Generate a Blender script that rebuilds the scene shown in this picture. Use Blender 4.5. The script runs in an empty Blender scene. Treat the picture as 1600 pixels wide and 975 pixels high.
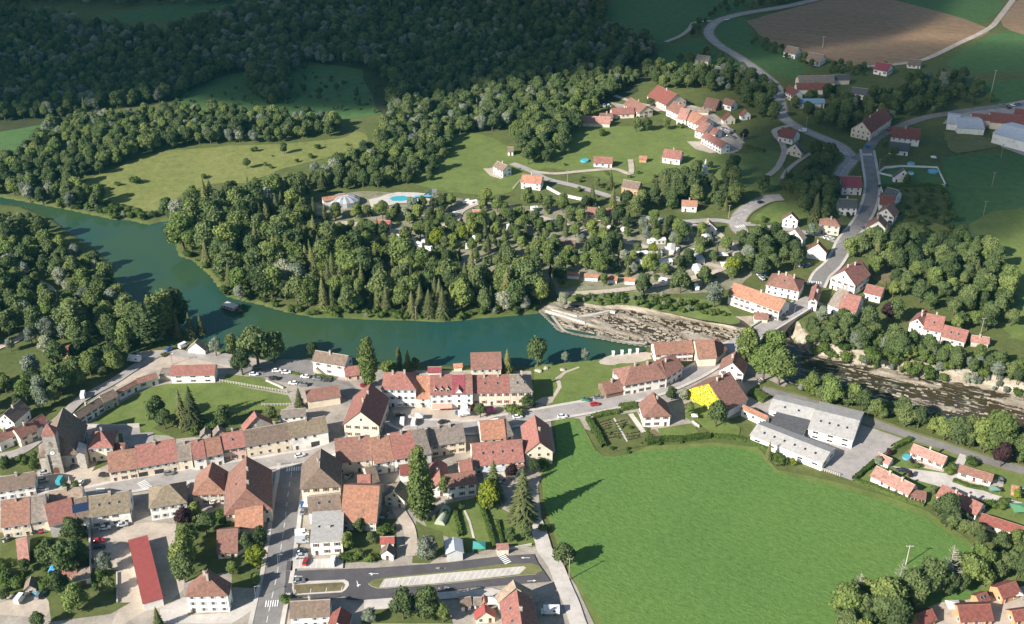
import bpy, math, random
import numpy as np
from mathutils import Vector
from mathutils.geometry import tessellate_polygon
random.seed(7); np.random.seed(7)
SC = bpy.context.scene; COL = SC.collection

# ---------------------------------------------------------------- camera
H = 278.0; PITCH = math.radians(29.7); F = 1800.0; CX, CY = 800.0, 487.5
cam_d = bpy.data.cameras.new('camera'); cam = bpy.data.objects.new('camera', cam_d); COL.objects.link(cam)
cam.location = (0, 0, H); cam.rotation_euler = (math.radians(90) - PITCH, 0, 0)
cam_d.sensor_width = 36; cam_d.lens = 36 * F / 1600; cam_d.clip_start = 1; cam_d.clip_end = 20000
SC.camera = cam
# ---------------------------------------------------------------- sky and sun
SUN_EL = math.radians(31); SHA = math.radians(37)          # shadows fall right and away from the camera
toward_sun = Vector((-math.cos(SHA) * math.cos(SUN_EL), -math.sin(SHA) * math.cos(SUN_EL), math.sin(SUN_EL)))
world = bpy.data.worlds.new('World'); SC.world = world; world.use_nodes = True
wn = world.node_tree; bg = wn.nodes['Background']
sky = wn.nodes.new('ShaderNodeTexSky'); sky.sky_type = 'NISHITA'; sky.sun_disc = False
sky.sun_elevation = SUN_EL; sky.sun_rotation = math.atan2(toward_sun.x, toward_sun.y)
sky.altitude = 300; sky.air_density = 1.0; sky.dust_density = 1.0
wn.links.new(sky.outputs[0], bg.inputs[0]); bg.inputs[1].default_value = 0.07
sl = bpy.data.lights.new('sun', 'SUN'); sl.energy = 5.0; sl.angle = math.radians(0.5); sl.color = (1.0, 0.95, 0.87)
so = bpy.data.objects.new('sun', sl); COL.objects.link(so); so.location = (0, 0, 900)
so.rotation_euler = (-toward_sun).to_track_quat('-Z', 'Y').to_euler()
SC.view_settings.view_transform = 'Standard'; SC.view_settings.look = 'None'
SC.view_settings.exposure = 0.88; SC.view_settings.gamma = 1
SC.cycles.max_bounces = 5; SC.cycles.diffuse_bounces = 2; SC.cycles.transparent_max_bounces = 12
SC.cycles.volume_bounces = 0

# ---------------------------------------------------------------- survey: a sighting in the photograph -> a point of the place
cp, sp = math.cos(PITCH), math.sin(PITCH)
def P(x, y, z=0.0):
    dx, dv = (x - CX) / F, (y - CY) / F
    d = Vector((dx, cp - dv * sp, -sp - dv * cp))
    t = (z - H) / d.z
    return Vector((d.x * t, d.y * t, z))
def proj(p):
    v = Vector(p) - Vector((0, 0, H))
    zc = v.y * cp - v.z * sp
    return CX + F * v.x / zc, CY + F * (-(v.y * sp + v.z * cp)) / zc
REG = dict(A=(0,600,4.873), B=(250,600,4.873), C=(450,530,4.873), D=(650,560,4.873), E=(0,780,5), F=(250,780,5),
 G=(450,700,4.873), h=(650,700,4.873), I=(400,850,5.333), J=(650,850,5.333), K=(900,500,4.873), L=(1120,560,4.873),
 M=(1300,640,4.873), N=(1300,800,5.333), O=(1120,380,4.873), P=(1300,400,3.9), Q=(850,120,4.24), R=(1150,150,3.9),
 S=(1050,0,2.909), T=(1380,120,3.25), U=(450,230,3.61), V=(800,300,4), W=(0,300,3.0467), X=(0,0,2.667),
 Y=(0,530,4.873), Z=(250,500,5.333), a=(500,0,2.667), b=(830,460,4.571), c=(850,600,5.333), d=(1150,220,4.874),
 e=(640,380,4.43), f=(730,880,8), p=(0,0,1))
def T(r, x, y):
    q = REG[r]; return q[0] + x / q[2], q[1] + y / q[2]

# ---------------------------------------------------------------- materials
MATS = {}
def nodes(name):
    m = bpy.data.materials.new(name); m.use_nodes = True; MATS[name] = m
    nt = m.node_tree; return m, nt, nt.nodes['Principled BSDF']
def ramp(nt, fac, stops):
    r = nt.nodes.new('ShaderNodeValToRGB'); el = r.color_ramp.elements
    while len(el) < len(stops): el.new(0.5)
    for e_, (pos, c) in zip(el, stops): e_.position = pos; e_.color = (*c, 1)
    nt.links.new(fac, r.inputs[0]); return r.outputs[0]
def noise(nt, scale, detail=4, rough=0.55, coord='pos', stretch=None, rot=0):
    if coord == 'pos': src = nt.nodes.new('ShaderNodeNewGeometry').outputs['Position']
    else: src = nt.nodes.new('ShaderNodeTexCoord').outputs['Object']
    if stretch or rot:
        mp = nt.nodes.new('ShaderNodeMapping'); mp.inputs['Rotation'].default_value = (0, 0, rot)
        nt.links.new(src, mp.inputs[0]); src = mp.outputs[0]
        if stretch:
            m2 = nt.nodes.new('ShaderNodeMapping'); m2.inputs['Scale'].default_value = stretch
            nt.links.new(src, m2.inputs[0]); src = m2.outputs[0]
    n = nt.nodes.new('ShaderNodeTexNoise'); n.inputs['Scale'].default_value = scale
    n.inputs['Detail'].default_value = detail; n.inputs['Roughness'].default_value = rough
    nt.links.new(src, n.inputs['Vector']); return n.outputs['Fac']
def mix(nt, fac, a, b, mode='MIX'):
    m = nt.nodes.new('ShaderNodeMix'); m.data_type = 'RGBA'; m.blend_type = mode
    for s, v in ((0, fac), (6, a), (7, b)):
        if hasattr(v, 'is_output'): nt.links.new(v, m.inputs[s])
        else: m.inputs[s].default_value = v if s == 0 else (*v, 1)
    return m.outputs[2]
def bump(nt, h, strength, dist, bsdf):
    b_ = nt.nodes.new('ShaderNodeBump'); b_.inputs['Strength'].default_value = strength; b_.inputs['Distance'].default_value = dist
    nt.links.new(h, b_.inputs['Height']); nt.links.new(b_.outputs[0], bsdf.inputs['Normal'])
def ground_mat(name, big, small, s1=0.02, s2=0.6, rough=0.95, bmp=0.3, bd=0.3, mixf=0.5, stretch=None, rot=0, lo=.35, hi=.65):
    m, nt, bs = nodes(name)
    c1 = ramp(nt, noise(nt, s1, 5), [(lo, big[0]), (hi, big[1])])
    n2 = noise(nt, s2, 4, .6, stretch=stretch, rot=rot)
    c2 = ramp(nt, n2, [(.3, small[0]), (.7, small[1])])
    n3 = noise(nt, .16, 6, .7); k3 = ramp(nt, n3, [(.32, (.80,)*3), (.5, (1.0,)*3), (.68, (1.14,)*3)])
    nt.links.new(mix(nt, 1.0, mix(nt, mixf, c1, c2), k3, 'MULTIPLY'), bs.inputs['Base Color'])
    bs.inputs['Roughness'].default_value = rough; bs.inputs['Specular IOR Level'].default_value = .2
    if bmp: bump(nt, n2, bmp, bd, bs)
    return m
ground_mat('grass', ((.075,.105,.026),(.12,.135,.042)), ((.065,.09,.024),(.135,.14,.05)), .03, .5, bmp=.4, bd=.4)
ground_mat('lawn', ((.11,.155,.036),(.155,.19,.052)), ((.10,.145,.034),(.165,.195,.06)), .05, .8, bmp=.2)
ground_mat('meadow_dry', ((.15,.175,.045),(.215,.22,.07)), ((.12,.15,.04),(.225,.225,.075)), .02, .35, bmp=.4, bd=.4)
ground_mat('verge', ((.13,.145,.045),(.20,.19,.08)), ((.11,.135,.04),(.22,.20,.09)), .05, .7)
ground_mat('dark_field', ((.060,.130,.040),(.085,.150,.048)), ((.055,.125,.038),(.09,.15,.05)), .012, .25)
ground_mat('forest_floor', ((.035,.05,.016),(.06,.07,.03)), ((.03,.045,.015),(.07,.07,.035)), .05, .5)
ground_mat('gravel', ((.40,.33,.26),(.52,.44,.36)), ((.36,.30,.24),(.54,.46,.38)), .06, 1.3, bmp=.15, bd=.05)
ground_mat('yard', ((.27,.24,.21),(.40,.35,.29)), ((.24,.22,.18),(.42,.36,.30)), .08, .9, bmp=.15, bd=.05)
ground_mat('soil', ((.13,.10,.05),(.22,.17,.10)), ((.08,.10,.03),(.24,.18,.11)), .25, .9)
ground_mat('camp_ground', ((.15,.15,.08),(.34,.30,.23)), ((.11,.13,.05),(.36,.32,.25)), .05, .3)
ground_mat('asphalt', ((.19,.175,.165),(.25,.23,.215)), ((.18,.17,.16),(.26,.24,.225)), .05, 1.2, rough=.85, bmp=.08, bd=.02)
ground_mat('asphalt_new', ((.085,.078,.082),(.105,.097,.10)), ((.08,.075,.08),(.11,.10,.105)), .05, 1.5, rough=.85, bmp=.08, bd=.02)
ground_mat('asphalt_pale', ((.30,.27,.25),(.38,.345,.32)), ((.29,.27,.25),(.40,.36,.33)), .06, 1.0, rough=.9, bmp=.08, bd=.02)
ground_mat('concrete', ((.46,.42,.37),(.56,.51,.46)), ((.44,.40,.36),(.58,.53,.48)), .1, 1.0, bmp=.1, bd=.03)
ground_mat('stubble', ((.24,.15,.085),(.30,.20,.12)), ((.20,.13,.07),(.34,.23,.14)), .012, .25, stretch=(.06,1,1), rot=.35)
ground_mat('reed', ((.12,.16,.04),(.18,.22,.07)), ((.09,.14,.03),(.18,.21,.07)), .1, .8)
def crop():
    m, nt, bs = nodes('crop')
    n1 = noise(nt, .02, 5); n2 = noise(nt, .62, 6, .75, stretch=(.7, 1.3, 1), rot=.6); n3 = noise(nt, 1.6, 3, .6)
    a = ramp(nt, n2, [(.30, (.048,.105,.026)), (.5, (.100,.185,.046)), (.70, (.165,.255,.074))])
    b = ramp(nt, n1, [(.3, (.082,.165,.040)), (.62, (.130,.205,.052))])
    nt.links.new(mix(nt, .38, a, b), bs.inputs['Base Color']); bs.inputs['Roughness'].default_value = 1
    bs.inputs['Specular IOR Level'].default_value = .1
    s = nt.nodes.new('ShaderNodeMath'); s.operation = 'ADD'; nt.links.new(n2, s.inputs[0]); nt.links.new(n3, s.inputs[1])
    bump(nt, s.outputs[0], .5, .5, bs)
crop()
def rock():
    m, nt, bs = nodes('rock')
    n1 = noise(nt, .22, 6, .65, stretch=(.35, 1.6, 1), rot=.42); n2 = noise(nt, 1.3, 5, .7)
    a = ramp(nt, n1, [(.32, (.07,.052,.03)), (.46, (.24,.19,.13)), (.6, (.42,.365,.285)), (.75, (.55,.50,.42))])
    b = ramp(nt, n2, [(.3, (.20,.16,.11)), (.7, (.60,.54,.45))])
    geo = nt.nodes.new('ShaderNodeAttribute'); geo.attribute_name = 'wet'
    c = mix(nt, .35, a, b)
    nt.links.new(mix(nt, geo.outputs['Fac'], c, (.085,.062,.032)), bs.inputs['Base Color'])
    bs.inputs['Roughness'].default_value = .8
    bump(nt, n2, .5, .3, bs)
rock()
def water(name, c1, c2, foam=None):
    m, nt, bs = nodes(name)
    n = noise(nt, .012, 4, .5); col = ramp(nt, n, [(.35, c1), (.60, c2)])
    w = noise(nt, .5, 3, .5, stretch=(1, .5, 1)); 
    if foam:
        fn = noise(nt, .55, 8, .75, stretch=(.22, 1.3, 1), rot=.42)
        f_ = nt.nodes.new('ShaderNodeMapRange'); f_.inputs[1].default_value = .55; f_.inputs[2].default_value = .64
        nt.links.new(fn, f_.inputs[0]); col = mix(nt, f_.outputs[0], col, foam)
    nt.links.new(col, bs.inputs['Base Color']); bs.inputs['Roughness'].default_value = .06
    bs.inputs['IOR'].default_value = 1.33
    bump(nt, w, .06, .12, bs)
water('river_water', (.018,.066,.056), (.038,.078,.036))
water('rapid_water', (.018,.032,.024), (.060,.042,.020), (.46,.42,.33))
water('pool_water', (.05,.34,.40), (.08,.40,.46))
def obj_col(name, var=.25, sc=.5, rough=.8, patch=None, bd=0, lines=None, spec=.3):
    """paint or tile whose colour is the object's own colour, with stains"""
    m, nt, bs = nodes(name)
    oi = nt.nodes.new('ShaderNodeObjectInfo')
    n = noise(nt, sc, 6, .65, 'obj')
    k = ramp(nt, n, [(.3, (1-var,)*3), (.7, (1+var,)*3)])
    c = mix(nt, 1.0, oi.outputs['Color'], k, 'MULTIPLY')
    if patch:
        n2 = noise(nt, sc * .35, 5, .7, 'pos')
        mr = nt.nodes.new('ShaderNodeMapRange'); mr.inputs[1].default_value = .52; mr.inputs[2].default_value = .72; mr.inputs[4].default_value = .65
        nt.links.new(n2, mr.inputs[0]); c = mix(nt, mr.outputs[0], c, patch)
    if lines:
        tc = nt.nodes.new('ShaderNodeTexCoord'); w = nt.nodes.new('ShaderNodeTexWave'); w.bands_direction = lines[1]
        w.inputs['Scale'].default_value = lines[0]; w.inputs['Distortion'].default_value = .6
        nt.links.new(tc.outputs['Object'], w.inputs[0])
        kk = ramp(nt, w.outputs['Fac'], [(.0, (.78,)*3), (.6, (1.06,)*3)])
        c = mix(nt, .8, c, mix(nt, 1.0, c, kk, 'MULTIPLY'))
        bump(nt, w.outputs['Fac'], .18, .04, bs)
    nt.links.new(c, bs.inputs['Base Color']); bs.inputs['Roughness'].default_value = rough
    bs.inputs['Specular IOR Level'].default_value = spec
obj_col('roof_tile', .36, 1.1, .85, (.11,.095,.07), lines=(1.1, 'X'))
obj_col('roof_sheet', .12, .5, .55, lines=(.8, 'X'))
obj_col('roof_fibre', .2, .8, .9, (.32,.29,.26), lines=(1.2, 'X'))
obj_col('plaster', .12, .5, .9, (.42,.38,.32))
obj_col('stone_wall', .28, .9, .95, (.30,.27,.22))
obj_col('car_paint', .02, .5, .25, spec=.6)
obj_col('plastic', .08, .7, .5)
def flat(name, c, rough=.7, metal=0, spec=.4):
    m, nt, bs = nodes(name)
    n = noise(nt, 2.0, 3, .6)
    k = ramp(nt, n, [(.3, tuple(v * .85 for v in c)), (.7, tuple(min(1, v * 1.12) for v in c))])
    nt.links.new(k, bs.inputs['Base Color']); bs.inputs['Roughness'].default_value = rough
    bs.inputs['Metallic'].default_value = metal; bs.inputs['Specular IOR Level'].default_value = spec
for a_ in (('white_paint', (.78,.77,.74)), ('glass_dark', (.025,.03,.035), .15, 0, .8), ('frame_white', (.70,.68,.64)),
           ('shutter_grey', (.42,.44,.45)), ('shutter_brown', (.17,.09,.05)), ('shutter_red', (.33,.10,.07)), ('wood_door', (.16,.08,.05)),
           ('brick', (.28,.14,.10)), ('bark', (.11,.085,.06)), ('bark_pale', (.32,.30,.26)), ('tyre', (.02,.02,.02), .9),
           ('metal_grey', (.35,.36,.37), .5, .5), ('pole_wood', (.30,.26,.21)), ('stone', (.42,.37,.30)), ('dark_void', (.015,.014,.013)),
           ('yellow_leaf', (.50,.47,.03)), ('solar', (.02,.035,.08), .2, 0, .8), ('tarp_blue', (.03,.10,.42), .5), ('twig', (.36,.32,.26))):
    flat(*a_)
def leaf(name, dark, light, trans=.25):
    m, nt, bs = nodes(name)
    oi = nt.nodes.new('ShaderNodeObjectInfo')
    base = ramp(nt, oi.outputs['Random'], [(0, tuple(v*.85 for v in dark)), (.35, tuple((a+b)/2 for a, b in zip(dark, light))), (.5, (light[0]*.70, light[1]*.80, light[2]*.70)), (.8, light), (1, (light[0]*1.2, light[1]*1.16, light[2]*1.0))])
    n = noise(nt, .9, 3, .6); k = ramp(nt, n, [(.3, (.72,)*3), (.7, (1.3,)*3)])
    c = mix(nt, 1.0, base, k, 'MULTIPLY'); nt.links.new(c, bs.inputs['Base Color'])
    bs.inputs['Roughness'].default_value = .75; bs.inputs['Specular IOR Level'].default_value = .25
    tr = nt.nodes.new('ShaderNodeBsdfTranslucent'); nt.links.new(c, tr.inputs[0])
    ms = nt.nodes.new('ShaderNodeMixShader'); ms.inputs[0].default_value = trans
    nt.links.new(bs.outputs[0], ms.inputs[1]); nt.links.new(tr.outputs[0], ms.inputs[2])
    nt.links.new(ms.outputs[0], nt.nodes['Material Output'].inputs[0])
leaf('leaf_green', (.072,.108,.038), (.150,.188,.070), .3)
leaf('leaf_willow', (.17,.20,.145), (.29,.31,.23))
leaf('leaf_spruce', (.075,.090,.034), (.150,.160,.062))
leaf('leaf_light', (.13,.175,.048), (.195,.24,.07))
leaf('leaf_gold', (.17,.21,.02), (.25,.28,.03))
leaf('leaf_copper', (.045,.022,.025), (.07,.03,.035))
leaf('leaf_hedge', (.055,.095,.018), (.10,.14,.03))

# ---------------------------------------------------------------- object helpers
def mesh(name, verts, faces, mats, fm=None):
    me = bpy.data.meshes.new(name); me.from_pydata([tuple(v) for v in verts], [], faces)
    for m in mats: me.materials.append(MATS[m])
    if fm is not None: me.polygons.foreach_set('material_index', fm)
    me.update(); return me
def link(name, me, parent=None, loc=(0,0,0), rz=0, color=None):
    o = bpy.data.objects.new(name, me); COL.objects.link(o); o.location = loc; o.rotation_euler = (0, 0, rz)
    if parent: o.parent = parent
    if color: o.color = (*color, 1)
    return o
def thing(name, label, cat, loc=(0,0,0), rz=0, group=None, me=None, color=None):
    o = link(name, me, None, loc, rz, color); o['label'] = label; o['category'] = cat
    if group: o['group'] = group
    return o
def struct(o): o['kind'] = 'structure'; return o
class MB:
    def __init__(s): s.v = []; s.f = []; s.m = []
    def poly(s, pts, mi=0):
        n = len(s.v); s.v += [tuple(p) for p in pts]; s.f.append(tuple(range(n, n + len(pts)))); s.m.append(mi)
    def box(s, x0, x1, y0, y1, z0, z1, mi=0):
        n = len(s.v)
        s.v += [(x0,y0,z0),(x1,y0,z0),(x1,y1,z0),(x0,y1,z0),(x0,y0,z1),(x1,y0,z1),(x1,y1,z1),(x0,y1,z1)]
        for f in ((0,3,2,1),(4,5,6,7),(0,1,5,4),(1,2,6,5),(2,3,7,6),(3,0,4,7)): s.f.append(tuple(n+i for i in f)); s.m.append(mi)
    def tube(s, a, b, r0, r1, k=6, mi=0, caps=True):
        a, b = Vector(a), Vector(b); d = (b - a).normalized()
        u = d.cross(Vector((0,0,1)) if abs(d.z) < .9 else Vector((1,0,0))).normalized(); w = d.cross(u); n = len(s.v)
        for c, r in ((a, r0), (b, r1)):
            for i in range(k):
                t = 2*math.pi*i/k; s.v.append(tuple(c + (u*math.cos(t) + w*math.sin(t))*r))
        for i in range(k):
            j = (i+1) % k; s.f.append((n+i, n+j, n+k+j, n+k+i)); s.m.append(mi)
        if caps: s.f.append(tuple(range(n+k, n+2*k))); s.m.append(mi); s.f.append(tuple(range(n+k-1, n-1, -1))); s.m.append(mi)
    def mesh(s, name, mats): return mesh(name, s.v, s.f, mats, s.m)
def arr(pts): return np.array([(p[0], p[1]) for p in pts], float)
def inside(pts, poly):
    x, y = pts[:,0], pts[:,1]; c = np.zeros(len(pts), bool); n = len(poly)
    for i in range(n):
        x1, y1 = poly[i]; x2, y2 = poly[(i+1) % n]
        if y1 == y2: continue
        c ^= ((y1 > y) != (y2 > y)) & (x < (x2-x1)*(y-y1)/(y2-y1)+x1)
    return c
def dist_line(pts, poly, closed=True):
    d = np.full(len(pts), 1e9); n = len(poly)
    for i in range(n if closed else n-1):
        a = poly[i]; b = poly[(i+1) % n]; ab = b - a; L = max((ab**2).sum(), 1e-9)
        t = np.clip(((pts - a) @ ab) / L, 0, 1); q = a + t[:,None]*ab
        d = np.minimum(d, np.hypot(*(pts - q).T))
    return d
def sdist(pts, poly):
    d = dist_line(pts, poly); return np.where(inside(pts, poly), d, -d)
def vnoise(x, y, seed=0):
    def h(i, j):
        n = (i*374761393 + j*668265263 + seed*974634777) & 0x7fffffff
        n = ((n ^ (n >> 13)) * 1274126177) & 0x7fffffff
        return (n & 0xffff) / 65535.0
    xi, yi = np.floor(x).astype(np.int64), np.floor(y).astype(np.int64); xf, yf = x-xi, y-yi
    xf = xf*xf*(3-2*xf); yf = yf*yf*(3-2*yf)
    return (h(xi,yi)*(1-xf)+h(xi+1,yi)*xf)*(1-yf)+(h(xi,yi+1)*(1-xf)+h(xi+1,yi+1)*xf)*yf
def fbm(x, y, o=4, seed=0):
    s = 0; a = .5
    for k in range(o): s = s + a*vnoise(x*2**k, y*2**k, seed+k); a *= .5
    return s
def sm(t): t = np.clip(t, 0, 1); return t*t*(3-2*t)
def smooth(pts, k=5):
    out = []; n = len(pts)
    for i in range(n-1):
        p0, p1, p2, p3 = pts[max(i-1,0)], pts[i], pts[i+1], pts[min(i+2,n-1)]
        for j in range(k):
            t = j/k; out.append(.5*((2*p1)+(p2-p0)*t+(2*p0-5*p1+4*p2-p3)*t*t+(3*p1-p0-3*p2+p3)*t**3))
    out.append(pts[-1]); return out

# ---------------------------------------------------------------- terrain: ground, river channel, gorge
UP = [(-700,240),(-150,300),(0,308),(66,320),(108,328),(177,343),(203,344),(230,351),(255,345),(272,348),(272,366),(280,400),(302,407),(328,431),(354,464),
 (410,477),(450,488),(491,496),(616,500),(692,503),(766,496),(850,489),(866,502),(879,515),(900,519),(956,530),(1008,540),(1013,549),
 (952,557),(940,563),(888,568),(861,573),(811,573),(770,576),(737,573),(667,571),(594,573),(548,566),(491,560),(445,562),(400,557),
 (345,545),(300,525),(250,505),(205,470),(182,440),(171,414),(148,389),(110,365),(82,343),(33,323),(0,320),(-150,318),(-700,262)]
GO = [(850,486),(862,478),(895,474),(940,478),(985,480),(1040,489),(1090,495),(1150,506),(1190,503),(1218,503),(1240,512),(1247,526),(1266,541),(1325,556),(1420,573),
 (1443,578),(1531,593),(1600,611),(1750,645),(2100,700),(2100,800),(1750,730),(1600,688),(1500,668),(1420,652),(1350,634),(1290,612),(1240,602),(1222,585),(1205,560),
 (1165,548),(1130,540),(1110,536),(1050,534),(1008,540),(956,530),(900,519),(879,515),(866,502)]
X0 = P(885, 500).x; X1 = P(1235, 540).x
def bedz(X): return -1.05 - 4.2 * sm((X - X0) / (X1 - X0))
up_w = arr([P(x, y, -.8) for x, y in UP])
go_w = arr([P(x, y, float(bedz(P(x, y, -2).x))*.5) for x, y in GO])
def gaxis(lo, flo, fhi, hi, step):
    a = list(np.arange(flo, fhi, step)); s = step; v = flo
    while v > lo: s *= 1.5; v -= s; a.insert(0, v)
    s = step; v = a[-1]
    while v < hi: s *= 1.5; v += s; a.append(v)
    return np.array(a)
gx = gaxis(-8000, -480, 490, 8000, 2.6); gy = gaxis(-3000, 255, 800, 12000, 2.6)
XX, YY = np.meshgrid(gx, gy); pts = np.stack([XX.ravel(), YY.ravel()], 1)
du = np.full(len(pts), -99.); dg = np.full(len(pts), -99.)
box = (pts[:,0] > -900) & (pts[:,0] < 900) & (pts[:,1] > 300) & (pts[:,1] < 900)
du[box] = sdist(pts[box], up_w); dg[box] = sdist(pts[box], go_w)
def bank(p): return 1.2*(fbm(p[:,0]*.12, p[:,1]*.12, 3, 5)-.45)
zz = -3.2*sm((du + 1.0 + bank(pts))/4.5)
zz = np.minimum(zz, (bedz(pts[:,0]) - 2.5)*sm((dg+2.3)/3.0))
# the far country rises gently to wooded hills beyond the fields
rise = np.clip((pts[:,1]-1150)/2500, 0, 1); zz = zz + 90*rise**1.5*(.6+.8*fbm(pts[:,0]*.002, pts[:,1]*.002, 3, 9))
nx, ny = len(gx), len(gy)
V = np.column_stack([pts, zz]); idx = np.arange(nx*ny).reshape(ny, nx)
fa = np.stack([idx[:-1,:-1], idx[:-1,1:], idx[1:,1:], idx[1:,:-1]], -1).reshape(-1, 4)
g = struct(link('ground', mesh('ground', V.tolist(), fa.tolist(), ['grass'])))
for p_ in g.data.polygons: pass
g.data.polygons.foreach_set('use_smooth', [True]*len(g.data.polygons))
def grid_patch(name, poly, pad, step, zf, mats, cond):
    x = np.arange(poly[:,0].min()-pad, min(poly[:,0].max(), 560)+pad, step); y = np.arange(poly[:,1].min()-pad, poly[:,1].max()+pad, step)
    A, B = np.meshgrid(x, y); q = np.stack([A.ravel(), B.ravel()], 1); d = sdist(q, poly); z, at = zf(q, d)
    ok = cond(d); ix = np.arange(len(q)).reshape(A.shape)
    f_ = np.stack([ix[:-1,:-1], ix[:-1,1:], ix[1:,1:], ix[1:,:-1]], -1).reshape(-1, 4)
    f_ = f_[ok[f_].all(1)]; used = np.unique(f_); re = np.zeros(len(q), int); re[used] = np.arange(len(used))
    me = mesh(name, np.column_stack([q[used], z[used]]).tolist(), re[f_].tolist(), mats)
    if at is not None:
        a = me.attributes.new('wet', 'FLOAT', 'POINT'); a.data.foreach_set('value', at[used].astype(np.float32))
    me.polygons.foreach_set('use_smooth', [True]*len(me.polygons))
    return struct(link(name, me))
def bedf(q, d):
    c, s = math.cos(-.42), math.sin(-.42)
    # slabs of limestone lie along the flow, stepped across it
    px, py = q[:,0]*c - q[:,1]*s*-1*-1, q[:,0]*s + q[:,1]*c
    u = q[:,0]*.91 - q[:,1]*.42; w = q[:,0]*.42 + q[:,1]*.91
    n = fbm(u*.035, w*.20, 5, 3); n2 = fbm(u*.10, w*.9, 3, 11)
    step = np.floor(n*9)/9*.6 + n*.4
    east = sm((q[:,0]-X1+10)/60)
    rel = (step - .478 - .035*east)*4.6 + (n2-.45)*.8
    pl = P(1262, 575, -4.5); rel = rel + .12*sm((10-d)/10) - 1.3*sm(1.35 - np.hypot(q[:,0]-pl.x, q[:,1]-pl.y)/26)
    bz = bedz(q[:,0]) + .15 + rel
    z = bz*sm((d+2.2)/3.2) + .25*(n2-.4)*sm((d+2)/2) - .08
    wet = 1 - sm((rel+.05)/.35)
    return z, np.clip(wet*.85, 0, 1)*sm((d-1)/2)
grid_patch('riverbed', go_w, 6, .85, bedf, ['rock'], lambda d: d > -3.4)
grid_patch('rapids_water', go_w, 3, 3.0, lambda q, d: (bedz(q[:,0])+.10, None), ['rapid_water'], lambda d: d > .4)
def sheet_poly(name, w, z, mat, lab=None):
    vs = [(p[0], p[1], z) for p in w]; tri = tessellate_polygon([[Vector(v) for v in vs]])
    fs = []
    for t in tri:
        a, b, c = (vs[i] for i in t)
        fs.append(t if (b[0]-a[0])*(c[1]-a[1])-(b[1]-a[1])*(c[0]-a[0]) > 0 else t[::-1])
    return struct(link(name, mesh(name, vs, fs, [mat])))
# upstream water: a sheet under the banks (wider than the channel) up to the weir
wp = [tuple(v) for v in up_w]
cen = np.array(up_w)
def dilate(poly, r):
    out = []; n = len(poly); area = sum(poly[i][0]*poly[(i+1)%n][1]-poly[(i+1)%n][0]*poly[i][1] for i in range(n))
    sg = 1 if area > 0 else -1
    for i in range(n):
        a, b, c = poly[i-1], poly[i], poly[(i+1) % n]
        d1 = np.array(b)-np.array(a); d2 = np.array(c)-np.array(b); t = d1/np.linalg.norm(d1)+d2/np.linalg.norm(d2); t /= max(np.linalg.norm(t), 1e-6)
        out.append(np.array(b)+sg*r*np.array([t[1], -t[0]]))
    return out
sheet_poly('river_water', dilate(wp, 1.6), -.8, 'river_water')

# ---------------------------------------------------------------- ground cover sheets and roads
ZS = [0.012]; ROADS = []
def nz(): ZS[0] += .005; return ZS[0]
def area(name, mat, pix, rough=0):
    w = [P(x, y) for x, y in pix]
    if rough:
        s = smooth([Vector((p.x, p.y, 0)) for p in w + [w[0]]], 4)[:-1]
        w = [p + Vector((random.uniform(-rough, rough), random.uniform(-rough, rough), 0)) for p in s]
    return sheet_poly(name, [(p.x, p.y) for p in w], nz(), mat)
def strip(w, width, z0, z1=None, off=0):
    """a ribbon (z1 None) or a kerbed slab along a world polyline"""
    L, Rr = [], []
    for i, p in enumerate(w):
        t = (w[min(i+1, len(w)-1)] - w[max(i-1, 0)]); t.z = 0; t.normalize(); nrm = Vector((-t.y, t.x, 0))
        L.append(p + nrm*(off+width/2)); Rr.append(p + nrm*(off-width/2))
    m = MB(); n = len(w)
    for i in range(n-1):
        a, b, c, d = Rr[i], Rr[i+1], L[i+1], L[i]
        up = lambda v, z: (v.x, v.y, z)
        zt = z1 if z1 is not None else z0
        m.poly([up(a, zt), up(b, zt), up(c, zt), up(d, zt)])
        if z1 is not None:
            m.poly([up(a, z0), up(b, z0), up(b, zt), up(a, zt)]); m.poly([up(c, z0), up(d, z0), up(d, zt), up(c, zt)])
    if z1 is not None:
        m.poly([up(L[0], z0), up(Rr[0], z0), up(Rr[0], z1), up(L[0], z1)]); m.poly([up(Rr[-1], z0), up(L[-1], z0), up(L[-1], z1), up(Rr[-1], z1)])
    return m
def line(r, pts): return smooth([P(*T(r, x, y)) for x, y in pts], 5)
def road(name, pix, width, mat, pave=0, dash=False, verge=0):
    w = smooth([P(x, y) for x, y in pix], 6); ROADS.append((arr(w), width/2 + pave*1.6))
    if verge: struct(link('road_verge', strip(w, width + 2*verge, nz()).mesh('road_verge', ['verge'])))
    z = nz(); struct(link(name, strip(w, width, z).mesh(name, [mat])))
    if pave:
        for s in (-1, 1):
            struct(link('pavement', strip(w, 1.5, z-.01, z+.11, s*(width/2+.75)).mesh('pavement', ['concrete'])))
    if dash:
        m = MB(); acc = 0
        for i in range(len(w)-1):
            d = (w[i+1]-w[i]); L_ = d.length; t = d.normalized(); nn = Vector((-t.y, t.x, 0))*.09; s = 0
            while s < L_:
                if (acc+s) % 6 < 3:
                    a = w[i]+t*s; b = w[i]+t*min(s+1.0, L_)
                    m.poly([(q.x, q.y, z+.012) for q in (a-nn, b-nn, b+nn, a+nn)])
                s += 1.0
            acc += L_
        if m.f: struct(link('road_marking', m.mesh('centre_line', ['white_paint'])))
    return w
CLOUDS = [(150,55,330,170,.1,60),(600,45,330,175,-.05,60),(1000,5,300,170,0,45),(1500,150,190,150,.2,14),(1450,-10,420,130,0,5),(1300,235,75,60,.2,24),(1420,270,110,90,.2,20),(-100,60,300,180,0,60)]
CLEAR = []
def _cl(r, x, y, rad): q = P(*T(r, x, y)); CLEAR.append((q.x, q.y, rad*rad))
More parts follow.
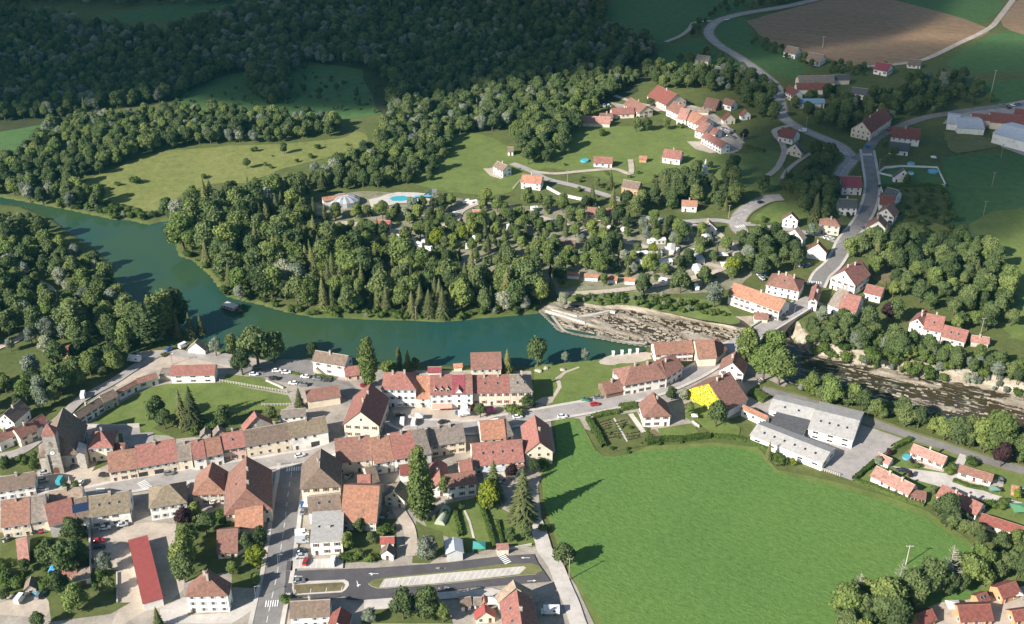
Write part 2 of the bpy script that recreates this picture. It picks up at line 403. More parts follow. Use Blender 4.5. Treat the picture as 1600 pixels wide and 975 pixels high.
for q_ in ((630,290,17),(740,285,16),(530,310,14),(320,310,18),(1000,320,8)): _cl('U', *q_)
_cl('W', 1145, 520, 4)
def ar(name, mat, r, pts, rough=0): area(name, mat, [T(r, *p) for p in pts], rough)
ar('meadow', 'meadow_dry', 'p', [(108,298),(160,272),(250,238),(330,230),(440,224),(530,216),(560,205),(575,222),(510,246),(430,268),(390,285),(340,287),(310,295),(262,318),(235,332),(190,318)], 1.5)
ar('meadow', 'dark_field', 'p', [(-40,196),(60,192),(80,205),(60,225),(0,262),(-40,262)], 1.5)
ar('meadow', 'dark_field', 'p', [(270,160),(330,128),(390,108),(400,150),(470,105),(560,105),(620,140),(610,170),(520,190),(430,190),(330,175)], 3)
ar('meadow', 'dark_field', 'p', [(150,30),(250,8),(400,-3),(300,25),(200,35)], 3)
ar('meadow', 'dark_field', 'p', [(930,20),(1000,-8),(1170,-8),(1160,18),(1110,28),(1070,55),(1030,75),(990,62),(950,45)], 1)
ar('meadow', 'dark_field', 'p', [(960,100),(1030,78),(1090,60),(1110,75),(1160,100),(1190,125),(1140,130),(1060,112),(1000,112)], 1)
ar('meadow', 'dark_field', 'p', [(1118,40),(1140,28),(1168,32),(1180,60),(1230,85),(1260,105),(1240,122),(1200,112),(1160,88),(1125,65)], 1)
ar('meadow', 'dark_field', 'p', [(1420,0),(1560,0),(1550,25),(1500,42),(1420,10)], 1)
ar('meadow', 'dark_field', 'p', [(1480,95),(1540,60),(1600,45),(1700,60),(1700,115),(1600,112),(1500,112)], 1)
ar('meadow', 'dark_field', 'p', [(1540,128),(1700,122),(1700,160),(1600,155),(1545,160)], 1)
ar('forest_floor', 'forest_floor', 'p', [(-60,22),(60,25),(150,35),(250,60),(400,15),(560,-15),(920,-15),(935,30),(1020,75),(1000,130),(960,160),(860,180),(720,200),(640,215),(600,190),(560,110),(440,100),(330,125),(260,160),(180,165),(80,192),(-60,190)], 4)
ar('stubble_field', 'stubble', 'p', [(1168,33),(1240,12),(1310,-6),(1370,-6),(1540,42),(1500,68),(1440,90),(1395,100),(1335,103),(1290,90),(1240,78),(1195,60)], 1)
ar('stubble_field', 'stubble', 'p', [(1562,30),(1590,0),(1700,0),(1700,70),(1600,54),(1570,42)], 1)
ar('green_field', 'dark_field', 'p', [(1470,245),(1600,238),(1800,238),(1850,560),(1600,530),(1575,500),(1590,470),(1560,410),(1500,370),(1480,330),(1475,280)], 1)
ar('green_field', 'lawn', 'p', [(1500,372),(1560,330),(1650,335),(1700,560),(1600,536),(1578,505),(1592,470),(1560,412)], 5)
ar('hill_meadow', 'lawn', 'p', [(640,285),(690,205),(740,205),(800,232),(850,252),(900,200),(1100,205),(1150,240),(1215,238),(1222,278),(1180,300),(1050,262),(1000,290),(860,262),(800,300),(760,305),(700,300)], 1.5)
ar('camp_ground', 'camp_ground', 'p', [(480,320),(560,300),(700,308),(800,320),(900,325),(1000,345),(1080,360),(1170,385),(1170,430),(1130,455),(1000,460),(880,462),(700,440),(560,405),(490,372)], 2)
ar('riverside_scrub', 'reed', 'p', [(880,455),(960,452),(1040,465),(1110,470),(1150,495),(1140,506),(1040,488),(985,478),(895,472)], 1)
ar('camp_lawn', 'meadow_dry', 'V', [(290,540),(420,545),(400,590),(300,600)], .6)
ar('park_lawn', 'lawn', 'p', [(835,570),(905,566),(1005,557),(1012,568),(980,590),(930,622),(860,637),(832,645)], .8)
ar('park_path', 'gravel', 'D', [(905,330),(960,300),(1040,285),(1080,215),(1060,150),(1130,100),(1240,62),(1245,72),(1140,112),(1095,160),(1110,220),(1050,310),(1040,335),(940,370)])
ar('sand_beach', 'gravel', 'b', [(480,478),(560,440),(820,412),(860,450),(830,470),(700,490),(600,502),(500,500)], .5)
ar('town_ground', 'yard', 'p', [(-60,735),(40,705),(62,690),(125,640),(180,595),(262,550),(330,548),(440,568),(500,565),(560,578),(600,578),(830,580),(835,645),(1000,600),(1110,572),(1190,560),(1230,600),(1190,640),(1120,660),(980,690),(860,655),(868,705),(840,760),(850,840),(900,915),(940,1000),(1010,1080),(-120,1080)])
ar('church_square', 'gravel', 'A', [(370,690),(480,640),(600,610),(740,590),(800,740),(1050,740),(1070,760),(680,800),(620,810),(400,860),(300,840),(290,680)])
ar('town_square', 'gravel', 'C', [(740,520),(1400,510),(1470,560),(1560,560),(1600,640),(1330,650),(960,690),(830,690),(760,600)])
ar('yard_ground', 'gravel', 'E', [(780,210),(1020,200),(1160,180),(1420,200),(1440,700),(1300,840),(1130,880),(1000,960),(900,1100),(820,1100),(920,870),(920,560),(740,440),(720,300)])
ar('yard_ground', 'gravel', 'E', [(-60,830),(180,760),(380,770),(400,860),(350,930),(0,905),(-60,905)])
ar('yard_ground', 'gravel', 'W', [(640,760),(850,750),(1110,800),(1110,840),(1020,825),(810,835),(740,850),(560,930),(540,915),(700,830)])
ar('quarry_pavement', 'concrete', 'F', [(200,760),(250,840),(210,910),(520,890),(600,860),(800,770),(740,860),(560,975),(0,975),(0,860)])
ar('village_meadow', 'lawn', 'p', [(134,668),(170,640),(232,606),(262,600),(340,598),(450,618),(456,630),(430,650),(395,655),(340,685),(240,680),(200,668)])
ar('park_lawn', 'lawn', 'Z', [(500,530),(560,450),(700,470),(880,490),(1000,570),(1060,610)])
ar('parking_lot', 'asphalt', 'p', [(392,580),(440,562),(490,563),(490,586),(545,596),(560,610),(535,612),(480,602),(430,596)])
ar('back_garden', 'grass', 'A', [(700,670),(930,560),(1180,590),(1320,440),(1200,440),(1060,330),(900,330)])
ar('back_garden', 'grass', 'B', [(-60,340),(120,420),(320,400),(630,340),(900,300),(920,190),(760,200),(400,230),(60,260)])
ar('churchyard', 'asphalt_pale', 'Y', [(610,670),(1060,665),(1070,715),(1170,710),(1170,780),(950,840),(930,720),(640,720)])
ar('lane_bank', 'grass', 'A', [(0,590),(140,560),(290,460),(300,650),(240,690),(0,700)])
ar('cottage_garden', 'grass', 'E', [(0,260),(120,300),(330,250),(480,230),(590,150),(700,300),(705,540),(910,560),(915,810),(1020,810),(860,900),(400,960),(380,800),(320,720),(0,760)])
ar('cottage_garden', 'grass', 'F', [(130,180),(420,100),(560,170),(590,330),(880,240),(850,500),(780,700),(560,690),(560,560),(220,640),(90,560)])
ar('cottage_garden', 'grass', 'G', [(410,560),(820,540),(830,850),(420,880)])
ar('cottage_garden', 'lawn', 'h', [(250,420),(460,380),(600,760),(460,800),(340,800),(240,680),(100,640),(60,560)])
ar('cottage_garden', 'lawn', 'h', [(480,380),(760,520),(900,640),(930,740),(880,760),(640,740)])
ar('cottage_garden', 'grass', 'h', [(70,600),(200,640),(220,800),(100,880),(-30,880),(0,560)])
ar('cottage_garden', 'grass', 'I', [(900,560),(1140,540),(1600,560),(1640,667),(880,667)])
ar('crop_verge', 'lawn', 'p', [(866,650),(905,655),(935,712),(975,716),(1010,698),(1115,692),(1185,700),(1215,735),(1300,752),(1400,780),(1450,800),(1520,848),(1600,880),(1560,960),(1500,1080),(1000,1080),(930,975),(895,905),(870,850),(850,790),(845,740),(870,705)])
ar('crop_field', 'crop', 'p', [(868,655),(905,660),(925,700),(948,716),(1010,706),(1115,698),(1182,706),(1213,740),(1300,760),(1395,788),(1445,808),(1512,852),(1562,884),(1510,945),(1400,1060),(1010,1060),(935,960),(893,893),(868,830),(850,780),(852,738),(870,708)])
ar('vegetable_garden', 'grass', 'c', [(385,295),(770,235),(850,360),(990,440),(1250,380),(1370,430),(1170,480),(940,500),(600,560),(480,520)])
for _q in ([(420,330),(560,295),(590,345),(480,375)],[(500,405),(630,385),(650,430),(520,450)],[(670,420),(790,395),(830,440),(700,470)],[(860,390),(920,380),(985,440),(930,470)],[(600,300),(690,275),(720,330),(620,350)]): ar('vegetable_bed', 'soil', 'c', _q)
ar('garden_path', 'concrete', 'c', [(575,290),(588,286),(700,480),(686,486)])
ar('garden_path', 'concrete', 'c', [(700,255),(740,248),(850,400),(810,410)])
ar('vegetable_garden', 'lawn', 'K', [(620,830),(880,790),(930,850),(880,900),(650,900)])
ar('house_garden', 'lawn', 'K', [(870,640),(960,620),(1000,700),(1150,760),(1250,820),(1240,900),(1060,900),(990,830),(820,740)])
ar('river_lane_verge', 'grass', 'L', [(240,250),(380,160),(480,210),(860,320),(1440,560),(1480,640),(1290,500),(900,400),(480,290),(330,270)])
ar('factory_yard', 'asphalt_pale', 'L', [(320,380),(430,310),(690,520),(1040,640),(1100,480),(1210,505),(1440,615),(1200,770),(1030,935),(810,855),(900,700),(560,600)])
ar('estate_garden', 'lawn', 'M', [(430,440),(620,270),(1000,350),(1500,480),(1500,900),(1120,830),(850,760),(180,560),(300,430)])
ar('estate_garden', 'gravel', 'N', [(640,860),(900,760),(1100,740),(1330,700),(1600,620),(1600,975),(640,975)])
ar('estate_drive', 'concrete', 'M', [(430,430),(600,455),(870,490),(900,520),(1200,640),(1500,730),(1500,780),(1150,700),(820,590),(600,530),(560,470)])
ar('estate_drive', 'gravel', 'M', [(570,340),(700,410),(850,440),(850,480),(700,450),(620,400)])
ar('estate_drive', 'gravel', 'M', [(950,480),(1210,545),(1320,520),(1290,620),(1190,620),(940,540)])
ar('school_yard', 'soil', 'O', [(1150,120),(1300,160),(1390,300),(1250,320),(1170,260)])
ar('hamlet_garden', 'lawn', 'R', [(130,720),(230,650),(420,640),(450,740),(260,780),(100,760)])
ar('hamlet_garden', 'dark_field', 'R', [(870,470),(1000,430),(1225,440),(1275,550),(880,560)])
ar('orchard_meadow', 'meadow_dry', 'R', [(1000,790),(1120,760),(1280,800),(1350,880),(1200,950),(1000,950),(950,880)], 1)
ar('hamlet_ground', 'yard', 'Q', [(380,150),(450,180),(540,240),(720,230),(820,240),(960,310),(1040,420),(960,440),(1180,510),(1310,480),(1260,400),(1100,250),(960,190),(900,200),(700,200),(500,180)], .8)
ar('hamlet_terrace', 'gravel', 'Q', [(945,430),(1040,430),(1180,500),(1100,510),(1000,480)])
ar('house_terrace', 'gravel', 'a', [(680,705),(725,700),(760,750),(710,735)])
ar('warehouse_ground', 'asphalt_pale', 'T', [(350,190),(715,120),(760,420),(600,360),(560,260),(500,260),(300,240)])
ar('rough_ground', 'verge', 'T', [(300,280),(420,290),(560,320),(600,350),(400,390),(330,360)], 1)

# roads
road('main_road', [(1420,-30),(1300,-6),(1230,10),(1170,20),(1139,27),(1117,36),(1107,52),(1122,70),(1153,89),(1187,113),(1212,135),(1219,160),(1222,181),(1240,196),(1273,211),(1304,224),(1322,236),(1330,250),(1318,265),(1310,282)], 8, 'asphalt_pale', dash=True, verge=1.5)
road('field_track', [(1040,66),(1062,57),(1077,46),(1085,36),(1112,33)], 4, 'gravel')
road('field_track', [(1590,-10),(1562,27),(1545,45),(1497,69),(1445,93),(1400,101),(1340,106)], 5, 'gravel')
road('side_road', [(1335,250),(1352,240),(1368,217),(1393,204),(1440,186),(1488,177),(1552,168),(1700,155)], 7, 'asphalt')
road('village_street', [(1355,235),(1359,261),(1363,290),(1358,320),(1345,347),(1322,376),(1312,397),(1300,415),(1284,430),(1275,448)], 7, 'asphalt', pave=.8)
road('valley_road', [(1222,309),(1201,311),(1181,319),(1160,333),(1151,352),(1162,366)], 8.5, 'asphalt_pale', dash=True, verge=1)
road('valley_road', [(1000,340),(1062,347),(1117,345),(1155,350),(1185,352),(1228,359),(1281,369),(1312,380)], 5, 'asphalt_pale')
road('hamlet_lane', [(800,256),(830,268),(856,281),(905,293),(976,315)], 5, 'asphalt_pale')
road('hamlet_lane', [(830,268),(866,272),(912,268),(960,265),(985,272),(985,250)], 3.5, 'gravel')
road('hamlet_lane', [(1240,196),(1210,205),(1222,225),(1225,240),(1215,262),(1200,275)], 4, 'gravel')
road('hamlet_lane', [(1325,240),(1290,232),(1262,243),(1232,265),(1222,280)], 3, 'gravel')
road('hamlet_lane', [(960,150),(1010,165),(1070,165),(1110,178),(1135,200),(1160,225)], 4, 'gravel')
road('camp_drive', [(500,362),(530,350),(560,352),(620,362),(700,352),(720,330),(745,318)], 5, 'gravel')
road('camp_drive', [(880,460),(960,455),(1060,440),(1130,420),(1150,395),(1120,365),(1060,347)], 4, 'gravel')
road('camp_drive', [(780,320),(860,345),(950,372),(1040,395),(1130,420)], 4, 'gravel')
road('high_street', [(-60,790),(30,785),(80,780),(131,774),(180,764),(252,751),(330,738),(400,727),(441,720),(490,712),(520,702),(550,690)], 7, 'asphalt_pale', pave=1)
road('bridge_street', [(615,652),(640,664),(700,668),(750,668),(808,656),(855,648),(900,640),(950,631),(990,619),(1030,607),(1058,596),(1085,583),(1105,571),(1122,560),(1136,549),(1152,540)], 8, 'asphalt_pale', pave=1)
road('square_street', [(545,692),(580,682),(606,665),(598,640),(590,615),(575,600)], 7, 'asphalt')
road('south_street', [(457,724),(455,745),(450,775),(446,810),(442,840),(438,865),(433,900),(424,940),(415,985),(405,1060)], 9, 'asphalt', pave=1, dash=True)
road('church_lane', [(-40,722),(0,715),(31,707),(57,690),(75,672),(100,650),(123,628),(150,612),(179,596),(226,566),(262,552),(330,562),(370,569)], 5, 'asphalt_pale')
road('riverside_lane', [(1190,610),(1230,620),(1264,629),(1305,641),(1346,656),(1390,671),(1431,685),(1470,697),(1505,709),(1546,722),(1640,748),(1750,780)], 5, 'asphalt', verge=1.4)
road('estate_lane', [(1506,712),(1497,730),(1486,748)], 3.2, 'concrete')
road('park_drive', [(370,569),(400,585),(430,583),(475,590),(531,605),(550,620),(570,640)], 6, 'asphalt')
road('woodland_lane', [(-40,560),(0,543),(30,530),(45,512)], 4, 'gravel')
road('woodland_lane', [(60,440),(80,452),(85,468),(78,480)], 3, 'gravel')
road('garden_lane', [(618,790),(630,810),(640,830),(645,870)], 4.5, 'gravel')
road('farm_track', [(831,805),(840,825),(848,850),(852,862),(868,885),(880,915),(893,945),(905,980),(930,1040)], 5.5, 'concrete')
# the new car park
ar('car_park', 'asphalt_new', 'I', [(250,235),(560,222),(1000,207),(1600,163),(2034,110),(2314,92),(2344,160),(2394,230),(2454,320),(2334,330),(1734,380),(1484,410),(1130,458),(900,472),(760,470),(735,440),(600,470),(240,440)])
def isl(name, mat, r, pts, h=.12):
    w = [P(*T(r, *p)) for p in pts]; z = nz(); m = MB(); n = len(w)
    sheet_poly(name, [(p.x, p.y) for p in w], z+h, mat)
    for i in range(n):
        a, b = w[i], w[(i+1) % n]; m.poly([(a.x,a.y,z),(b.x,b.y,z),(b.x,b.y,z+h),(a.x,a.y,z+h)])
    struct(link('kerb', m.mesh('kerb', ['concrete'])))
def bays(r, a, b, c, d, n, zed=.15):
    """white bay lines between edge a-b and edge c-d"""
    A, B, C_, D_ = (P(*T(r, *p)) for p in (a, b, c, d)); m = MB()
    for i in range(n+1):
        t = i/n; p = A.lerp(B, t); q = C_.lerp(D_, t); s = (q-p).normalized(); k = Vector((-s.y, s.x, 0))*.07
        m.poly([(v.x, v.y, ZS[0]+zed) for v in (p-k, p+k, q+k, q-k)])
    struct(link('bay_lines', m.mesh('bay_lines', ['white_paint'])))
isl('parking_island', 'verge', 'I', [(935,340),(980,310),(1060,292),(1600,240),(2034,180),(2300,172),(2360,190),(2388,232),(2330,262),(2200,272),(1600,340),(1080,380),(1010,378),(960,362)])
isl('parking_bays', 'concrete', 'I', [(1025,374),(1070,303),(1600,252),(2234,196),(2250,210),(2195,262),(1600,332),(1080,374)], .14)
bays('I', (1090,302), (2200,200), (1060,370), (2150,266), 22)
isl('parking_island', 'concrete', 'I', [(310,325),(740,308),(772,325),(778,355),(750,392),(720,412),(320,436),(300,380)])
isl('parking_bays', 'soil', 'I', [(318,352),(725,330),(745,350),(735,380),(715,400),(322,428)], .13)
bays('I', (330,392), (720,366), (325,428), (712,402), 3)
isl('parking_bays', 'concrete', 'I', [(330,140),(660,128),(730,140),(725,210),(320,215)], .06)
bays('I', (370,140), (650,130), (360,213), (640,211), 6, .07)
isl('parking_bays', 'concrete', 'I', [(900,478),(1140,458),(1140,545),(900,560)], .06)
isl('parking_bays', 'concrete', 'J', [(170,415),(640,378),(720,400),(640,440),(200,470)], .06)
isl('paved_area', 'asphalt_new', 'I', [(262,150),(310,150),(305,232),(250,232)], .02)
isl('paved_area', 'asphalt_new', 'I', [(240,340),(300,335),(312,420),(235,415)], .02)
def arrow(r, x, y, ang, L=3.2, both=False):
    p = P(*T(r, x, y)); m = MB(); c, s = math.cos(ang), math.sin(ang)
    def w(u, v): return (p.x+u*c-v*s, p.y+u*s+v*c, ZS[0]+.07)
    m.poly([w(-L/2,-.12),(w(L/2-1,-.12)),w(L/2-1,.12),w(-L/2,.12)]); m.poly([w(L/2-1.1,-.5),w(L/2,0),w(L/2-1.1,.5)])
    if both: m.poly([w(0,.1),w(.4,.1),w(.9,.9),w(.5,.9)])
    o = struct(link('road_arrow', m.mesh('road_arrow', ['white_paint'])))
for a_ in (('I',350,280,math.pi),('I',980,258,math.pi,3.5,True),('I',1540,212,math.pi),('I',848,345,-1.3,3.2,True),('J',200,212,math.pi),('J',910,126,math.pi),('J',240,376,.1),('J',965,318,.1),('I',1560,377,.1)): arrow(*a_)
def crossing(r, a, b, n, L):
    A, B = P(*T(r, *a)), P(*T(r, *b)); t = (B-A).normalized(); k = Vector((-t.y, t.x, 0)); m = MB(); d = (B-A).length/n
    root = link('zebra_crossing', None); struct(root)
    me = None
    for i in range(n):
        p = A + t*d*(i+.5)
        if me is None:
            m = MB(); q = t*d*.27; kk = k*L/2; m.poly([tuple(v) for v in (-q-kk, q-kk, q+kk, -q+kk)]); me = m.mesh('stripe', ['white_paint'])
        o = link('stripe', me, root, (p.x, p.y, ZS[0]+.06))
crossing('B', (960,660), (1085,652), 7, 2.6); crossing('A', (1075,750), (1130,805), 6, 3.6); crossing('A', (770,800), (760,835), 3, 3.4)
crossing('F', (820,828), (930,822), 6, 3); crossing('J', (705,98), (770,172), 6, 2.6); crossing('O', (680,300), (800,310), 7, 2.6)
crossing('V', (1395,225), (1455,215), 5, 3); crossing('R', (770,362), (830,362), 5, 4)
RC = dict(red=(.285,.125,.10), brn=(.20,.145,.11), org=(.37,.18,.115), obr=(.29,.15,.105), gry=(.42,.40,.375), dkr=(.21,.07,.055), pnk=(.39,.20,.16),
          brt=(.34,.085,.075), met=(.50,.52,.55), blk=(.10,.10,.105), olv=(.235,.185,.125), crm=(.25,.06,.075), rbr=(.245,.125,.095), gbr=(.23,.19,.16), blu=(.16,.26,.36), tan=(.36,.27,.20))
WC = dict(w=(.82,.79,.73), c=(.72,.62,.48), s=(.46,.42,.36), p=(.64,.46,.37), o=(.55,.29,.15), k=(.20,.13,.09), g=(.55,.54,.52))
def win_mesh(name, w, h, shut=None):
    m = MB(); m.box(-w/2, w/2, -.05, .02, -h/2, h/2, 0)
    m.box(-w/2+.1, -.03, -.07, -.05, -h/2+.1, h/2-.1, 1); m.box(.03, w/2-.1, -.07, -.05, -h/2+.1, h/2-.1, 1)
    m.box(-w/2-.08, w/2+.08, -.14, .02, -h/2-.1, -h/2, 0)
    mats = ['frame_white', 'glass_dark']
    if shut:
        for s in (-1, 1): m.box(s*(w/2+.27)-.24, s*(w/2+.27)+.24, -.09, .02, -h/2, h/2, 2)
        mats.append(shut)
    return m.mesh(name, mats)
WIN = {'': win_mesh('window', 1.15, 1.45), 'G': win_mesh('window', 1.1, 1.45, 'shutter_grey'), 'B': win_mesh('window', 1.1, 1.45, 'shutter_brown'), 'R': win_mesh('window', 1.1, 1.45, 'shutter_red'), 'I': win_mesh('window', 2.4, 1.0)}
_m = MB(); _m.box(-.6, .6, -.06, .02, -1.1, 1.1, 0); _m.box(-.5, .5, -.09, -.06, -1.1, 1.0, 1); _m.box(-.5, .5, -.1, -.09, .3, .85, 2)
DOOR = _m.mesh('door', ['frame_white', 'wood_door', 'glass_dark'])
_m = MB(); _m.box(-1.3, 1.3, -.06, .02, -1.15, 1.15, 0)
for _i in range(4): _m.box(-1.25, 1.25, -.09, -.06, -1.1+_i*.56, -.6+_i*.56, 1)
GARAGE = _m.mesh('garage_door', ['frame_white', 'shutter_brown'])
_m = MB(); _m.box(-1.7, 1.7, -.06, .02, -1.2, 1.2, 0); _m.box(-1.6, -.06, -.1, -.06, -1.1, 1.0, 1); _m.box(.06, 1.6, -.1, -.06, -1.1, 1.0, 1)
SHOP = _m.mesh('shop_window', ['shutter_brown', 'glass_dark'])
_m = MB(); _m.box(-.42, .42, -.35, .35, -1.6, 1.0, 0); _m.box(-.5, .5, -.42, .42, 1.0, 1.14, 1); _m.tube((-.18,0,1.14), (-.18,0,1.5), .13, .11, 6, 2); _m.tube((.2,0,1.14), (.2,0,1.42), .13, .11, 6, 2)
CHIM = _m.mesh('chimney', ['stone', 'concrete', 'brick'])
_m = MB(); _m.box(-.45, .45, -.6, .6, 0, .12, 0); _m.box(-.36, .36, -.5, .5, .12, .14, 1)
SKY = _m.mesh('skylight', ['metal_grey', 'glass_dark'])
HOUSES = []   # centre, radius, footprint rectangles for keeping trees off
hi_ = [0]
def house(t, r, x1, y1, x2, y2, xr, yr, h, roof, wall, label, o=''):
    opt = set(o.split()); val = {k.split('=')[0]: float(k.split('=')[1]) for k in opt if '=' in k}
    hi_[0] += 1; h = h + (hi_[0] % 7)*.013
    pitch = val.get('p', 35 if t in 'ghlrs' else 42); tp = math.tan(math.radians(pitch))
    A, B = P(*T(r, x1, y1), h), P(*T(r, x2, y2), h); u = (B-A); L = u.length; u.normalize(); n = Vector((-u.y, u.x, 0)); M = (A+B)/2
    xr, yr = T(r, xr, yr)
    if t in 'ghlr':
        lo, hi = 1.0, 14.0
        for _ in range(24):
            w = (lo+hi)/2; p = M + n*w; p.z = h + w*tp
            if proj(p)[1] > yr: lo = w
            else: hi = w
        w = (lo+hi)/2; D = 2*w; rh = w*tp
        w0 = w
    elif t in 'GH':
        rh = L/2*tp; p = P(xr, yr, h+rh); D = max(3, min(60, (p-M).dot(n)))
        if t == 'H': D += L*.04
    else:
        rh = 0; p = P(xr, yr, h); D = max(2.5, min(60, (p-M).dot(n)))
    c = M + n*D/2; c.z = 0; rz = math.atan2(u.y, u.x)
    cat = 'church' if 'church' in opt else ('shed' if (max(L, D) < 7 and h < 4) or 'shed' in opt else ('barn' if 'barn' in opt else ('warehouse' if 'ware' in opt else 'house')))
    nm = {'house': 'house', 'shed': 'shed', 'barn': 'barn', 'warehouse': 'warehouse', 'church': 'church'}[cat]
    root = thing(nm, label, cat, c, rz)
    HOUSES.append((c.x, c.y, math.cos(rz), math.sin(rz), L/2, D/2, h+rh))
    a, b = L/2, D/2; oh = .15 if 'row' in opt else .4; oe = .45
    # walls, with gables carried up under the roof
    m = MB(); zb = -.4
    m.poly([(-a,-b,zb),(a,-b,zb),(a,-b,h),(-a,-b,h)]); m.poly([(a,b,zb),(-a,b,zb),(-a,b,h),(a,b,h)])
    gx_ = t in 'glr' ; 
    lg = t in 'gr'; rg = t in 'gl'
    m.poly([(-a,b,zb),(-a,-b,zb),(-a,-b,h)] + ([(-a,0,h+rh-.05)] if lg else []) + [(-a,b,h)])
    m.poly([(a,-b,zb),(a,b,zb),(a,b,h)] + ([(a,0,h+rh-.05)] if rg else []) + [(a,-b,h)])
    if t == 'G':
        m.f[0] = None; m.v += [(0,-b,h+rh-.05)]; m.f[0] = (0,1,2,len(m.v)-1,3); m.v += [(0,b,h+rh-.05)]; m.f[1] = (4,5,6,len(m.v)-1,7)
    elif t == 'H':
        k_ = len(m.v); m.v += [(0,b,h+rh-.05)]; m.f[1] = (4,5,6,k_,7)
    wm = 'stone_wall' if ('st' in opt or wall == 's') else 'plaster'
    link('wall', m.mesh('wall', [wm]), root, color=WC[wall])
    rm = 'roof_sheet' if ('sheet' in opt or roof in ('met', 'blu')) else ('roof_fibre' if 'fib' in opt or roof == 'gry' else 'roof_tile')
    m = MB(); th = .22
    def slab(faces):
        vs = sorted({p for f in faces for p in f}); ed = {}
        for f in faces:
            m.poly([(p[0], p[1], p[2]+.03) for p in f]); m.poly([(p[0], p[1], p[2]-th+.03) for p in reversed(f)])
            for i in range(len(f)):
                e = (f[i], f[(i+1) % len(f)])
                if (e[1], e[0]) in ed: ed.pop((e[1], e[0]))
                else: ed[e] = 1
        for p, q in ed: m.poly([(p[0],p[1],p[2]-th+.03),(q[0],q[1],q[2]-th+.03),(q[0],q[1],q[2]+.03),(p[0],p[1],p[2]+.03)])
    ez = h - oe*tp
    if t in 'ghlr':
        xl = -a-oh if lg else -a+b*.85; xrr = a+oh if rg else a-b*.85
        if xl > xrr: xl = xrr = (xl+xrr)/2
        el = -a-(oh if lg else oe); er = a+(oh if rg else oe); e1, e2, e3, e4 = (el,-b-oe,ez),(er,-b-oe,ez),(er,b+oe,ez),(el,b+oe,ez); r1, r2 = (xl,0,h+rh),(xrr,0,h+rh)
        if xl == xrr: fs = [(e1,e2,r1),(e2,e3,r1),(e3,e4,r1),(e4,e1,r1)]
        else:
            fs = [(e1,e2,r2,r1),(e3,e4,r1,r2)]
            if lg: fs += []
            else: fs.append((e4,e1,r1))
            if not rg: fs.append((e2,e3,r2))
        slab(fs); slope_n = tp
    elif t in 'GH':
        y1_ = -b-oh if t == 'G' else -b+a*.42; y2_ = b+oh
        f1 = -b-(oh if t == 'G' else oe); e1, e2, e3, e4 = (-a-oe,f1,ez),(a+oe,f1,ez),(a+oe,b+oh,ez),(-a-oe,b+oh,ez); r1, r2 = (0,min(y1_, b-1),h+rh),(0,y2_,h+rh)
        fs = [(e2,e3,r2,r1),(e4,e1,r1,r2)]
        if t == 'H': fs.append((e1,e2,r1))
        slab(fs)
    else:
        s_ = val.get('sl', .3); o2 = .2
        slab([((-a-o2,-b-o2,h),(a+o2,-b-o2,h),(a+o2,b+o2,h+s_),(-a-o2,b+o2,h+s_))])
    kf = random.uniform(.88, 1.12); rc = tuple(v*kf for v in RC[roof])
    ro = link('roof', m.mesh('roof', [rm]), root, color=rc)
    # ridge cap and gutters
    if t in 'ghlrGH' and rm == 'roof_tile':
        m = MB()
        m.tube((r1[0], r1[1], h+rh+.04), (r2[0], r2[1], h+rh+.04) if r1 != r2 else (r1[0]+.2, r1[1], h+rh+.04), .13, .13, 6)
        link('ridge_cap', m.mesh('ridge_cap', ['brick' if roof in ('red','org','obr','dkr','rbr') else 'stone']), ro)
    if t in 'ghlrGH' and h > 4 and 'nog' not in opt:
        m = MB()
        if t in 'ghlr': m.tube((el, -b-oe-.06, ez-.1), (er, -b-oe-.06, ez-.1), .08, .08, 5)
        else:
            for s in (-1, 1): m.tube((s*(a+oe+.06), f1, ez-.1), (s*(a+oe+.06), b+oh, ez-.1), .08, .08, 5)
        link('gutter', m.mesh('gutter', ['metal_grey']), ro)
    # chimneys
    nc = int(val.get('c', (1 if cat == 'house' and max(L, D) > 7 else 0) + (1 if cat == 'house' and max(L, D) > 17 else 0)))
    for i in range(nc):
        f = ((i+.5)/nc - .5)*1.3 + random.uniform(-.1, .1)
        if t in 'ghlr': q = (max(-a+.8, min(a-.8, f*a)), random.choice((.9, -.9))*random.uniform(.4, 1), 0)
        else: q = (random.choice((.9, -.9))*random.uniform(.4, 1), max(-b*.6, min(b-.8, f*b)), 0)
        hz = h + rh - (abs(q[1]) if t in 'ghlr' else abs(q[0]))*tp
        link('chimney', CHIM, ro, (q[0], q[1], hz+.55), random.choice((0, math.pi/2)))
    for i in range(int(val.get('k', 0))):
        if t in 'ghlr': q = (a*(2*(i+1)/(int(val['k'])+1)-1), -b*.5, h+rh*.5+.03); 
        else: q = (-a*.5, b*(2*(i+1)/(int(val['k'])+1)-1), h+rh*.5+.03)
        if t in 'fs': q = (q[0], 0, h+.05)
        s = link('skylight', SKY, ro, q)
        if t in 'ghlr': s.rotation_euler = (math.atan(tp), 0, 0)
        elif t in 'GH': s.rotation_euler = (0, -math.atan(tp), 0)
    if 'solar' in opt:
        m = MB(); m.box(-1.6*2, 1.6*2, -1.6, 1.6, .05, .12); s = link('solar_panel', m.mesh('solar_panel', ['solar']), ro, (0, -b*.5, h+rh*.5)); s.rotation_euler = (math.atan(tp), 0, 0)
